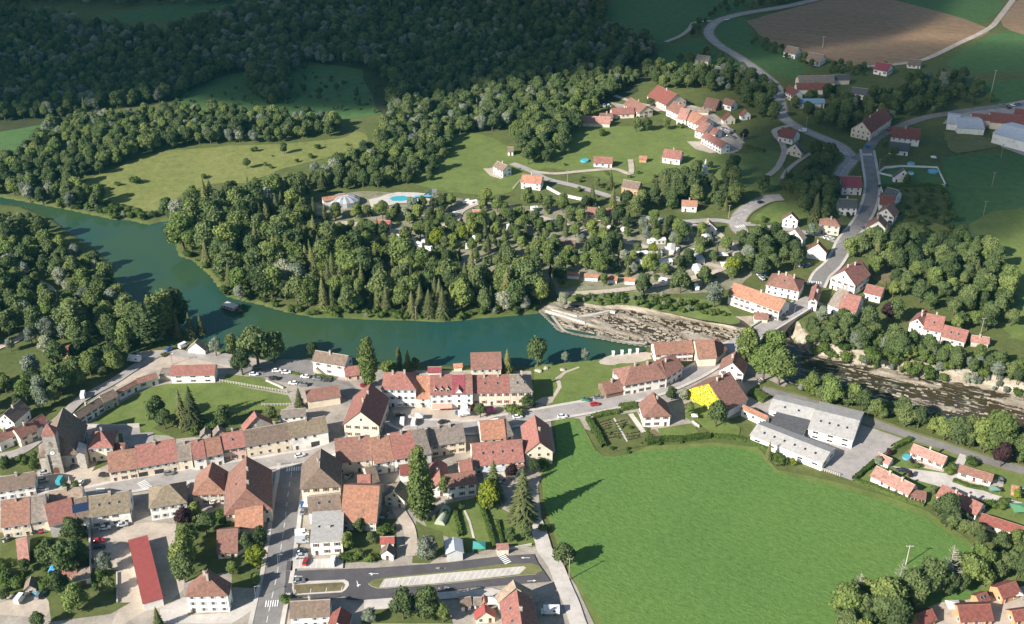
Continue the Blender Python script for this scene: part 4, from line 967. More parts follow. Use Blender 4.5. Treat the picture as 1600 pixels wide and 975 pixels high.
# ---------------------------------------------------------------- the stone bridge
w = smooth([P(*q_, .0) for q_ in [(1170,531),(1190,517),(1210,506),(1232,494),(1252,481)]], 4)
def at_len(w, f):
    L = [0]; 
    for i in range(len(w)-1): L.append(L[-1]+(w[i+1]-w[i]).length)
    t = f*L[-1]
    for i in range(len(w)-1):
        if L[i+1] >= t: return w[i].lerp(w[i+1], (t-L[i])/(L[i+1]-L[i]))
    return w[-1]
bst, ben = w[0], w[-1]; bd = (ben-bst); BL = bd.length; bd.normalize(); bn = Vector((-bd.y, bd.x, 0)); brz = math.atan2(bd.y, bd.x)
root = thing('bridge', 'stone arched road bridge with pale parapets over the gorge', 'bridge', (bst+ben)/2, brz)
hw = 5.0; DZ = .85; n_ar = 2
m = MB(); m.box(-BL/2, BL/2, -hw, hw, DZ-.5, DZ)
for s in (-1, 1):
    x_ = s*BL/2; q_ = [(x_,-hw,DZ),(x_+s*11,-hw-.3,.36),(x_+s*11,hw+.3,.36),(x_,hw,DZ)]; m.poly(q_ if s > 0 else q_[::-1])
    for y_ in (-1, 1): m.poly([(x_,y_*hw,DZ),(x_+s*11,y_*(hw+.3),.36),(x_+s*11,y_*(hw+.3),0),(x_,y_*hw,0)])
link('deck', m.mesh('deck', ['asphalt_pale']), root)
for s in (-1, 1):
    m = MB(); m.box(-BL/2, BL/2, s*hw-.3, s*hw+.3, DZ-.6, DZ+1.0); m.box(-BL/2, BL/2, s*hw-.42, s*hw+.42, DZ+1.0, DZ+1.14); link('parapet', m.mesh('parapet', ['concrete']), root)
    m = MB(); m.box(-BL/2, BL/2, s*(hw-.9)-.6, s*(hw-.9)+.6, DZ, DZ+.12); link('footway', m.mesh('footway', ['concrete']), root)
m = MB(); span = BL/n_ar
for s in (-1, 1):
    y = s*(hw-.15)
    for k in range(n_ar):
        xc = -BL/2+(k+.5)*span; rx = span/2-1.3; pts_ = [(xc-span/2, -7), (xc-rx, -7)] + [(xc-rx*math.cos(math.pi*i/12), -5.0+4.4*math.sin(math.pi*i/12)) for i in range(13)] + [(xc+rx, -7), (xc+span/2, -7), (xc+span/2, DZ-.5), (xc-span/2, DZ-.5)]
        # spandrel split into quads between arch and deck
        arcp = [(xc-rx*math.cos(math.pi*i/12), -5.0+4.4*math.sin(math.pi*i/12)) for i in range(13)]
        for i in range(12):
            (xa, za), (xb, zb) = arcp[i], arcp[i+1]; f = [(xa,y,za),(xb,y,zb),(xb,y,DZ-.5),(xa,y,DZ-.5)]; m.poly(f if s < 0 else f[::-1])
            if s < 0: m.poly([(xa,-y,za),(xb,-y,zb),(xb,y,zb),(xa,y,za)])
        m.box(xc-span/2, xc-rx, min(y, y-s*.3), max(y, y-s*.3), -7, DZ-.5); m.box(xc+rx, xc+span/2, min(y, y-s*.3), max(y, y-s*.3), -7, DZ-.5)
for k in range(1, n_ar): m.box(-BL/2+k*span-1.3, -BL/2+k*span+1.3, -hw+.5, hw-.5, -7, -.2)
link('arches', m.mesh('arches', ['stone']), root)
ROADS.append((arr([bst, ben]), 6.5))
# ---------------------------------------------------------------- trees
def crown_cards(rr, lobes, n, size, m, mi, out=.35, droop=0.0):
    """leaf clumps as small folded faces spread over and just inside lobes"""
    tot = sum(l[3]*l[4] for l in lobes)
    for (cx_, cy_, cz_, r, rz_) in lobes:
        k = max(8, int(n*r*rz_/tot))
        for _ in range(k):
            d = Vector((rr.gauss(0,1), rr.gauss(0,1), rr.gauss(0,1)+.25)).normalized()
            f = 1 - abs(rr.gauss(0, .2)) + (rr.random() < .22)*rr.uniform(0, .32)
            p = Vector((cx_+d.x*r*f, cy_+d.y*r*f, cz_+d.z*rz_*f)); s = size*rr.uniform(.6, 1.35)
            nrm = (d + Vector((rr.uniform(-1,1), rr.uniform(-1,1), rr.uniform(-1,1)))*out*2.0).normalized()
            a = nrm.orthogonal().normalized(); b = nrm.cross(a); t = rr.uniform(0, 6.3); a, b = a*math.cos(t)+b*math.sin(t), b*math.cos(t)-a*math.sin(t)
            if droop: b = (b+Vector((0,0,-droop))).normalized()
            m.poly([p-a*s*.5, p+b*s*.45+nrm*s*.12, p+a*s*.5, p-b*s*.45-nrm*s*.1], mi)
def core(rr, lobes, m, mi, k=.78):
    import bmesh
    for (cx_, cy_, cz_, r, rz_) in lobes:
        n = len(m.v); seg = 7
        for i in range(1, 4):
            ph = math.pi*i/4
            for j in range(seg):
                th = 2*math.pi*j/seg; q = k*rr.uniform(.8, 1.05)
                m.v.append((cx_+r*q*math.sin(ph)*math.cos(th), cy_+r*q*math.sin(ph)*math.sin(th), cz_+rz_*q*math.cos(ph)))
        t = len(m.v); m.v.append((cx_, cy_, cz_+rz_*k)); m.v.append((cx_, cy_, cz_-rz_*k))
        for j in range(seg):
            jj = (j+1) % seg; m.f.append((t, n+j, n+jj)); m.m.append(mi); m.f.append((t+1, n+2*seg+jj, n+2*seg+j)); m.m.append(mi)
            for i in range(2): m.f.append((n+i*seg+j, n+(i+1)*seg+j, n+(i+1)*seg+jj, n+i*seg+jj)); m.m.append(mi)
def trunk(m, mi, h, r, limbs, rr, top=.55):
    m.tube((0,0,-.3), (rr.uniform(-.2,.2), rr.uniform(-.2,.2), h*top), r, r*.5, 7, mi, False)
    for (cx_, cy_, cz_, rl, _) in limbs: m.tube((0,0,h*.22+rr.uniform(0,h*.15)), (cx_*.8, cy_*.8, cz_), r*.4, r*.12, 5, mi, False)
PROTO = {}
def proto(kind, i, cards, far=False):
    """unit prototypes 10 m tall: crown mesh, trunk mesh"""
    rr = random.Random(hash((kind, i)) % 1000 if False else sum(map(ord, kind))*7+i); cm, tm = MB(), MB(); lobes = []
    leafm = {'broadleaf':'leaf_green','light':'leaf_light','gold':'leaf_gold','willow':'leaf_willow','copper':'leaf_copper','poplar':'leaf_green','giant':'leaf_light','spruce':'leaf_spruce','bush':'leaf_hedge','dead':'twig','slim':'leaf_spruce'}[kind]
    sz = .60 if not far else 1.45
    if kind in ('broadleaf', 'light', 'gold', 'copper', 'willow'):
        W = rr.uniform(2.7, 3.6) if kind != 'willow' else rr.uniform(3.2, 4.0)
        nl = rr.randint(10, 16)
        lobes.append((0, 0, 6.0, W*.75, 3.0))
        for k in range(nl):
            th = k*2.4+rr.uniform(-.4, .4); zz_ = rr.uniform(3.2, 8.3); prof = math.sin(math.pi*min(1, max(.12, (zz_-1.5)/8.0)))**.6
            rad = W*.62*prof*rr.uniform(.75, 1.1); r = rr.uniform(.95, 1.9)
            lobes.append((rad*math.cos(th), rad*math.sin(th), zz_, r, r*rr.uniform(.7, 1.0)))
        lobes.append((rr.uniform(-.5,.5), rr.uniform(-.5,.5), 8.4, 1.5, 1.4))
        core(rr, lobes, cm, 0, .80); crown_cards(rr, lobes, cards, sz*(.85 if kind == 'willow' else 1), cm, 0, .4, .5 if kind == 'willow' else 0)
        trunk(tm, 0, 10, .32, lobes[1:6], rr)
    elif kind in ('poplar', 'giant', 'slim'):
        W = {'poplar': 1.35, 'giant': 1.75, 'slim': 1.1}[kind]
        for k in range(9):
            zz_ = 1.6+k*.95; f = math.sin(math.pi*min(1, (k+1.3)/10.5))**.55
            lobes.append((rr.uniform(-.25,.25), rr.uniform(-.25,.25), zz_, W*f*rr.uniform(.85, 1.1), 1.1))
            for j in range(2):
                th = rr.uniform(0, 6.3); lobes.append((W*f*.6*math.cos(th), W*f*.6*math.sin(th), zz_+rr.uniform(-.3,.3), W*f*.5, .8))
        core(rr, lobes, cm, 0, .8); crown_cards(rr, lobes, cards, sz*.62, cm, 0, .4)
        trunk(tm, 0, 10, .2, [], rr, .9)
    elif kind == 'spruce':
        tiers = 17; R0 = rr.uniform(2.1, 2.6)
        for t in range(tiers):
            z = 1.0 + 8.7*t/tiers; R = R0*(1-t/tiers)**.85+.12; nb = max(5, int(11*(1-t/tiers))+4); o = rr.uniform(0, 6)
            for b_ in range(nb):
                th = o+2*math.pi*b_/nb+rr.uniform(-.15,.15); L = R*rr.uniform(.75, 1.15); c, s = math.cos(th), math.sin(th)
                wd = .28+.18*R; dz = -L*rr.uniform(.22, .42)
                p0 = (0,0,z+.25); 
                m1 = (c*L*.55, s*L*.55, z+dz*.35+.1); tip = (c*L, s*L, z+dz); l_ = (-s*wd*.6, c*wd*.6)
                cm.poly([p0, (m1[0]-l_[0], m1[1]-l_[1], m1[2]-.14), tip, m1], 0); cm.poly([p0, m1, tip, (m1[0]+l_[0], m1[1]+l_[1], m1[2]-.14)], 0)
        cm.tube((0,0,1.2), (0,0,9.6), R0*.55, .05, 7, 0, False)
        cm.tube((0,0,9.2), (0,0,10.1), .07, .02, 4, 0, False)
        tm.tube((0,0,-.3), (0,0,9), .22, .05, 6, 0, False)
    elif kind == 'bush':
        for k in range(6): lobes.append((rr.uniform(-3,3), rr.uniform(-3,3), rr.uniform(2.5,6), rr.uniform(2.6,4), rr.uniform(2.5,3.6)))
        lobes.append((0,0,4,4.2,4)); core(rr, lobes, cm, 0, .8); crown_cards(rr, lobes, cards, sz*1.9, cm, 0, .4); trunk(tm, 0, 10, .4, [], rr, .5)
    elif kind == 'dead':
        tm.tube((0,0,-.3), (0,0,9.6), .2, .03, 6, 0, False)
        for k in range(60):
            z = 2.2+7*(k/60); th = rr.uniform(0, 6.3); L = (10.5-z)*.32*rr.uniform(.6, 1.1); e = (math.cos(th)*L, math.sin(th)*L, z+L*.35)
            cm.tube((0,0,z), e, .045, .012, 3, 0, False)
            for j in range(2):
                th2 = th+rr.uniform(-.9,.9); q = (e[0]*.6, e[1]*.6, z+L*.21); cm.tube(q, (q[0]+math.cos(th2)*L*.45, q[1]+math.sin(th2)*L*.45, q[2]+L*.25), .025, .01, 3, 0, False)
    barkm = 'bark_pale' if kind in ('dead',) else 'bark'
    crown = cm.mesh('crown', [leafm]); tr = tm.mesh('trunk', [barkm])
    both = MB(); n = len(cm.v); both.v = cm.v + tm.v; both.f = cm.f + [tuple(i+n for i in f) for f in tm.f]; both.m = cm.m + [1]*len(tm.f)
    one = both.mesh('tree', [leafm, barkm]); return crown, tr, one
NAMES = dict(broadleaf='broadleaf_tree', light='broadleaf_tree', gold='golden_tree', willow='willow_tree', copper='copper_beech', poplar='poplar_tree', giant='giant_cypress', spruce='spruce_tree', bush='shrub', dead='dead_tree', slim='slim_conifer')
CATS = dict(broadleaf='tree', light='tree', gold='tree', willow='tree', copper='tree', poplar='tree', giant='tree', spruce='tree', bush='shrub', dead='tree', slim='tree')
for k_, nv, cards in (('broadleaf', 6, 3600), ('light', 3, 3600), ('gold', 1, 2800), ('willow', 3, 3600), ('copper', 1, 2600), ('poplar', 2, 2600), ('giant', 1, 4200), ('spruce', 3, 0), ('bush', 2, 380), ('dead', 1, 0), ('slim', 1, 1500)):
    PROTO[k_] = [proto(k_, i, cards) for i in range(nv)]
OCC = [arr([(h_[0], h_[1])])[0] for h_ in HOUSES]
def blocked(x, y, r=2.0):
    for (cx_, cy_, c, s, a, b, _) in HOUSES:
        dx, dy = x-cx_, y-cy_
        if abs(dx) > 60 or abs(dy) > 60: continue
        if abs(dx*c+dy*s) < a+r and abs(-dx*s+dy*c) < b+r: return True
    return False
def road_blocked(q, r):
    bad = np.zeros(len(q), bool)
    for w_, hw_ in ROADS: 
        lo, hi = w_.min(0)-30, w_.max(0)+30; s_ = ((q > lo) & (q < hi)).all(1)
        if s_.any():
            d = dist_line(q[s_], w_, False); t_ = np.zeros(len(q), bool); t_[np.where(s_)[0]] = d < hw_+r; bad |= t_
    return bad
rt = random.Random(21)
def tree(kind, p, hgt, label, group=None, full=True, spread=1.0):
    pr = rt.choice(PROTO[kind]); s = hgt/10; sx = s*spread*rt.uniform(.92, 1.1)
    if full:
        o = thing(NAMES[kind], label, CATS[kind], (p[0], p[1], p[2] if len(p) > 2 else 0), rt.uniform(0, 6.3), group); o.scale = (sx, sx*rt.uniform(.82, 1.12), s)
        link('crown', pr[0], o); link('trunk', pr[1], o)
    else:
        o = thing(NAMES[kind], label, CATS[kind], (p[0], p[1], p[2] if len(p) > 2 else 0), rt.uniform(0, 6.3), group, pr[2]); o.scale = (sx, sx*rt.uniform(.8, 1.15), s)
    return o
def tr(r, x, y, kind, hgt, label, group=None, spread=1.0):
    q = P(*T(r, x, y)); return tree(kind, (q.x, q.y), hgt, label, group, True, spread)
TL = '''
B|175|318|spruce|19|left of the two tall dark spruces behind the high street row
B|258|325|spruce|21|right, taller one of the two tall dark spruces behind the high street row
Y|1205|650|broadleaf|14|large dark round tree at the left of the village meadow's houses
B|40|345|broadleaf|10|lower bushy tree in front of the two tall dark spruces
B|490|315|broadleaf|10|rounded tree standing alone beside the meadow behind the row
B|1065|185|spruce|11|dark spruce at the corner of the long cream barn
B|850|290|broadleaf|8|leafy tree left of the small white house by the meadow
B|280|375|bush|5|yellowish shrub behind the high street row
B|390|350|bush|4.5|shrub at the meadow edge behind the high street row
C|622|372|giant|25|tall broad columnar conifer beside the river left of the hotel
C|190|140|broadleaf|8|tree at the water behind the white arched-window house
C|850|240|slim|12|slim dark conifer in the garden clump behind the hotel
C|915|245|spruce|12|bushy spruce in the garden clump behind the hotel
C|770|250|bush|7|large shrub left in the garden clump behind the hotel
C|970|240|broadleaf|7|round small tree right in the garden clump behind the hotel
D|695|125|spruce|14|dark spruce beside the solitary waterside house
e|885|850|broadleaf|15|big round dark tree on the park lawn at the water
e|1075|828|willow|6|small grey willow on the bank right of the big round tree
e|1215|815|willow|6.5|silvery round willow on the bank near the mill terrace
D|490|450|broadleaf|7.5|round green tree shading the magenta van on the square
D|430|410|copper|4|small reddish shrub beside the round green tree on the square
D|745|425|bush|6|shrub at the vine house corner
D|845|385|broadleaf|7|pale leafy tree in front of the vine-fronted house
G|1000|300|giant|19|upper of the two enormous light green conifers in the gardens
G|1015|555|giant|25|lower, larger of the two enormous light green conifers in the gardens
G|1060|860|willow|11|grey-green willow at the car park road
G|455|780|light|8|light green tree at the corner of the white flat-roofed block
G|640|730|broadleaf|6|tree left of the white hut in the garden
G|545|640|broadleaf|6|dark tree under the bright orange barn roof
G|750|640|bush|4.5|bright green vine-like shrub above the bright red shed
G|640|860|bush|4|rounded shrub beside the white hut
G|525|835|bush|3.5|small shrub at the left of the hut garden
G|450|850|bush|4|dark shrub at the car park edge below the white block
h|590|400|spruce|20|tall feathery spruce below the wide dusty-red roof
h|560|470|gold|14|yellow-green tree next to the feathery spruce
h|812|545|spruce|25|huge silvery spruce at the edge of the crop field
h|715|720|broadleaf|7|left of two fruit trees in the lawn beside the farm track
h|840|705|broadleaf|8|right of two fruit trees in the lawn beside the farm track
h|900|190|broadleaf|7|round tree at the foot of the big gabled barn house
h|965|145|bush|5|bush at the foot of the big gabled barn house
h|728|245|copper|8|purple tree below the red lean-to roof
h|1130|905|broadleaf|11|tree standing alone at the crop field's corner by the farm track
h|975|630|bush|3|small shrub on the grass verge of the farm track
h|345|480|broadleaf|4|little tree in the striped lawn garden
h|220|360|broadleaf|9|dark tree before the white garden house
F|200|650|broadleaf|13|lowest of the row of big trees beside the long red shed
F|190|530|light|13|middle of the row of big trees beside the long red shed
F|225|390|light|12|third from below in the row of big trees beside the long red shed
F|200|230|copper|10|dark olive tree at the top of the row beside the long red shed
F|370|285|broadleaf|10|dark rounded tree left of the shaded garden house
F|280|150|light|7|light green tree beneath the white villa corner
F|760|550|gold|11|yellowish tree overhanging south street
F|790|370|broadleaf|9|brownish tree between the garden house and south street
F|690|400|broadleaf|8|leafy tree right of the shaded garden house
F|570|590|light|6|light small tree above the tall white house
F|755|670|light|5.5|small tree alone at the pavement of south street
F|545|230|bush|4|pale shrub beside the orange lean roof house
F|480|160|bush|5|dark bush beneath the very long barn-like house
E|400|550|broadleaf|13|left crown of the large tree group in the left gardens
E|530|570|broadleaf|14|right dark crown of the large tree group in the left gardens
E|590|330|broadleaf|11|dark tree at the back of the left gardens' tree group
E|630|500|broadleaf|11|shadowy tree beside the long yard wall
E|835|570|willow|9|pale drooping tree by the gravel yard
E|860|730|broadleaf|7|globe-shaped dark tree by the gravel yard
E|480|750|broadleaf|10|tree below the flat garage block
E|610|870|light|11|light tree in the lower garden by the yard
E|310|1010|broadleaf|7|dark tree cut by the lower edge at the left
E|540|255|bush|6|shrubby tree against the lower left row
E|200|570|broadleaf|6|small tree beside the pinkish garden shed
E|110|690|bush|5|shrub near the left frame edge gardens
E|50|790|broadleaf|5|yellow-green small tree at the left frame edge
E|20|640|bush|6|dark bush at the left frame edge
E|380|680|bush|6|dark shrub right of the little brown cabin
E|1245|1010|spruce|10|dark conifer at the lower edge by the long red shed
I|1230|630|broadleaf|13|left of the two great round trees by the car park
I|1430|625|broadleaf|14|right of the two great round trees by the car park
I|940|660|willow|6|pale shrubby tree left of the two great round trees
I|252|497|bush|3.5|clipped bush beside the zebra crossing
I|1560|655|light|8|tree right of the two great round trees at the lower edge
K|1062|815|broadleaf|13|large oval tree before the brown-red yellow-gabled house
K|862|735|light|7|light green round tree in the drive of the square white house
K|725|610|broadleaf|7|dark round tree behind the square white house
K|815|612|willow|6|greyish shrubby tree left of the yellow gable
L|350|175|light|19|left of the massive light green trees at the bridge's near end
L|470|205|light|19|right of the massive light green trees at the bridge's near end
O|230|900|light|18|foremost light tree hiding the bridge's near end
O|420|880|light|15|tree hanging over the gorge beside the bridge's near end
K|1290|330|light|17|tree above the brown-red house by the river
L|860|375|light|15|tall yellow-green tree over the river lane behind the factory
L|790|330|broadleaf|8|lower tree left of the tall yellow-green one behind the factory
L|390|765|spruce|9|lone small conifer before the front factory hall
L|490|805|bush|4|dark shrub before the front factory hall
L|577|820|gold|4|yellow shrub before the front factory hall
L|445|765|bush|3|tiny bush beside the lone small conifer
M|1275|440|copper|12|dark purple copper beech beside the brownish-roofed bungalow
M|1240|320|light|19|very large light green tree above the copper beech
M|1130|300|light|15|light green tree left of the very large one by the river lane
M|850|850|broadleaf|13|big garden tree in front of the red-roofed bungalow
M|925|905|broadleaf|8|smaller tree at the crop field's edge beside the big garden tree
M|760|655|broadleaf|5|tree between two bungalows
M|650|440|bush|2.5|shrub in the pink bungalow's front garden
M|605|415|copper|3|little purple shrub at the curved porch
M|590|520|copper|3.5|dark red shrub behind the conservatory bungalow
M|890|480|bush|4.5|round shrub at the lane corner of the pink bungalow
M|345|430|willow|5|greyish shrub beside the pink-roofed garage
M|430|350|copper|3.5|purple hedge shrub by the factory yard
M|1070|420|bush|4|clipped hedge shrub on the lawn above the brownish bungalow
M|1190|740|bush|4|shrub at the lane below the brownish bungalow
M|1280|740|bush|4|shrub right of the lane near the green pavilion
M|1400|680|gold|5|yellow-green tree beside the orange garden playhouse
N|935|650|dead|21|tall bare dead tree at the edge of the crop field
N|555|600|dead|12|small bare tree left of the tall dead one
N|190|790|dead|16|leaning bare tree at the lower edge of the crop
N|790|720|broadleaf|17|dense light tree left of the tall dead one
N|650|780|broadleaf|16|dark narrow tree in the lower right belt
N|430|880|light|17|big spreading tree in the lower right belt
N|100|900|light|16|big light tree at the bottom of the lower right belt
O|790|600|willow|9|feathery willow below the bridge head houses
O|745|760|broadleaf|9|left bush-like tree on the far gorge bank by the bridge
O|900|780|broadleaf|9|right bush-like tree on the far gorge bank by the bridge
O|1145|690|broadleaf|15|large dark tree at the end of the riverside row
O|1300|600|copper|11|purple tree among the riverside trees
O|1345|600|broadleaf|13|dark tree above the purple one
O|1335|850|broadleaf|16|tall full tree on the gorge bank
O|1170|900|bush|7|broad bush at the gorge edge
P|468|590|broadleaf|12|left of two clipped round trees before the riverside house
P|577|610|broadleaf|12|right of two clipped round trees before the riverside house
P|395|640|broadleaf|14|rounded tree left of the two clipped ones
P|690|640|light|9|light bush tree right of the two clipped ones
Q|790|790|spruce|15|left spruce of the row on the hill meadow
Q|850|840|spruce|17|front spruce of the row on the hill meadow
Q|905|800|spruce|16|right spruce of the row on the hill meadow
Q|940|750|spruce|13|rear spruce of the row on the hill meadow
Q|1245|665|broadleaf|15|tall tree right of the white monument
Q|1020|740|broadleaf|9|round tree under the white monument
Q|1030|610|broadleaf|6|dark rounded tree beside the white monument
Q|1100|608|broadleaf|5|small tree right beside the white monument
Q|440|740|spruce|13|spruce below the white bungalow on the hill
Q|350|730|broadleaf|6|tree beside the spruce below the bungalow
Q|610|365|broadleaf|11|big round tree below the hill village's left houses
Q|680|360|broadleaf|10|second round tree below the hill village
Q|810|350|broadleaf|9|third tree in the row below the hill village
Q|385|385|bush|5|lone bush on the hill meadow
Q|905|340|bush|4|bush at the foot of the hill terrace
Q|1325|420|copper|8|brown-purple tree beside the terraced parking
Q|700|200|broadleaf|7|round tree beside the big hill barn
Q|610|920|broadleaf|13|dark tree above the camp right of the lane
a|480|590|broadleaf|12|lone dark tree at the top of the smooth hill meadow
a|1340|870|broadleaf|12|dark tree by the hill lane's end
d|210|615|bush|4|light shrub on the grass inside the road bend
d|600|610|spruce|18|dark conifer left of the manor
d|570|740|willow|9|grey shrubby tree between the white houses
d|860|890|light|12|left light tree by the upper street
d|990|880|spruce|14|conical tree by the upper street
d|1060|880|broadleaf|12|round tree below the street-side row
d|850|590|copper|4|dark shrub before the dark grey roofed house
X|1030|702|broadleaf|7|round dark tree alone on the dry meadow
X|1185|640|broadleaf|8|second round tree at the far edge of the dry meadow
X|568|762|bush|5|lone round bush on the dry meadow
X|490|775|bush|3|flat bush near the lower end of the dry meadow
X|850|742|bush|3.5|wide low bush on the dry meadow
X|1060|630|bush|3.5|bush among the scrub of the dry meadow
W|760|700|poplar|23|second poplar of the tall grove by the gravel parking
W|715|735|poplar|22|front poplar of the tall grove by the gravel parking
W|665|720|poplar|21|left poplar of the tall grove by the gravel parking
W|805|670|poplar|22|right poplar of the tall grove by the gravel parking
W|850|640|poplar|20|rearmost poplar of the tall grove by the water
W|620|660|poplar|18|leftmost rear poplar of the tall grove
W|850|690|spruce|13|left dark conifer between the grove and the shelter
W|910|690|spruce|14|middle dark conifer between the grove and the shelter
W|960|680|spruce|12|right dark conifer between the grove and the shelter
W|1030|780|willow|10|pale tree right of the tan shelter
W|1105|770|broadleaf|11|dark spreading tree behind the gravel loop
Z|820|385|broadleaf|21|giant leafy tree over the riverside parked cars
Z|690|460|broadleaf|14|left lower part tree of the riverside parking giant
Z|960|360|broadleaf|17|right crown next to the riverside parking giant
W|540|550|willow|11|silvery willow left of the poplar grove
W|370|690|poplar|20|tall dense poplar in the left wood
W|1145|520|willow|9|silver willow on the wooded bank above the houseboat
e|650|470|willow|11|silvery round willow on the camp's waterfront
e|800|470|willow|9|narrow silvery willow on the camp's waterfront
e|1060|450|willow|9|grey round willow at the weir
V|1260|720|willow|14|large grey willow by the end of the long orange-roofed house
V|1050|630|broadleaf|14|round light tree behind the reed bank
V|820|640|broadleaf|12|dark tree at the camp end of the reed bank
'''
for ln in TL.strip().splitlines():
    r, x, y, k_, hgt, lab = ln.split('|'); 
    tr(r, float(x), float(y), k_, float(hgt), lab, spread=1.25 if k_ == 'bush' else (1.9 if k_ == 'poplar' else 1.0))
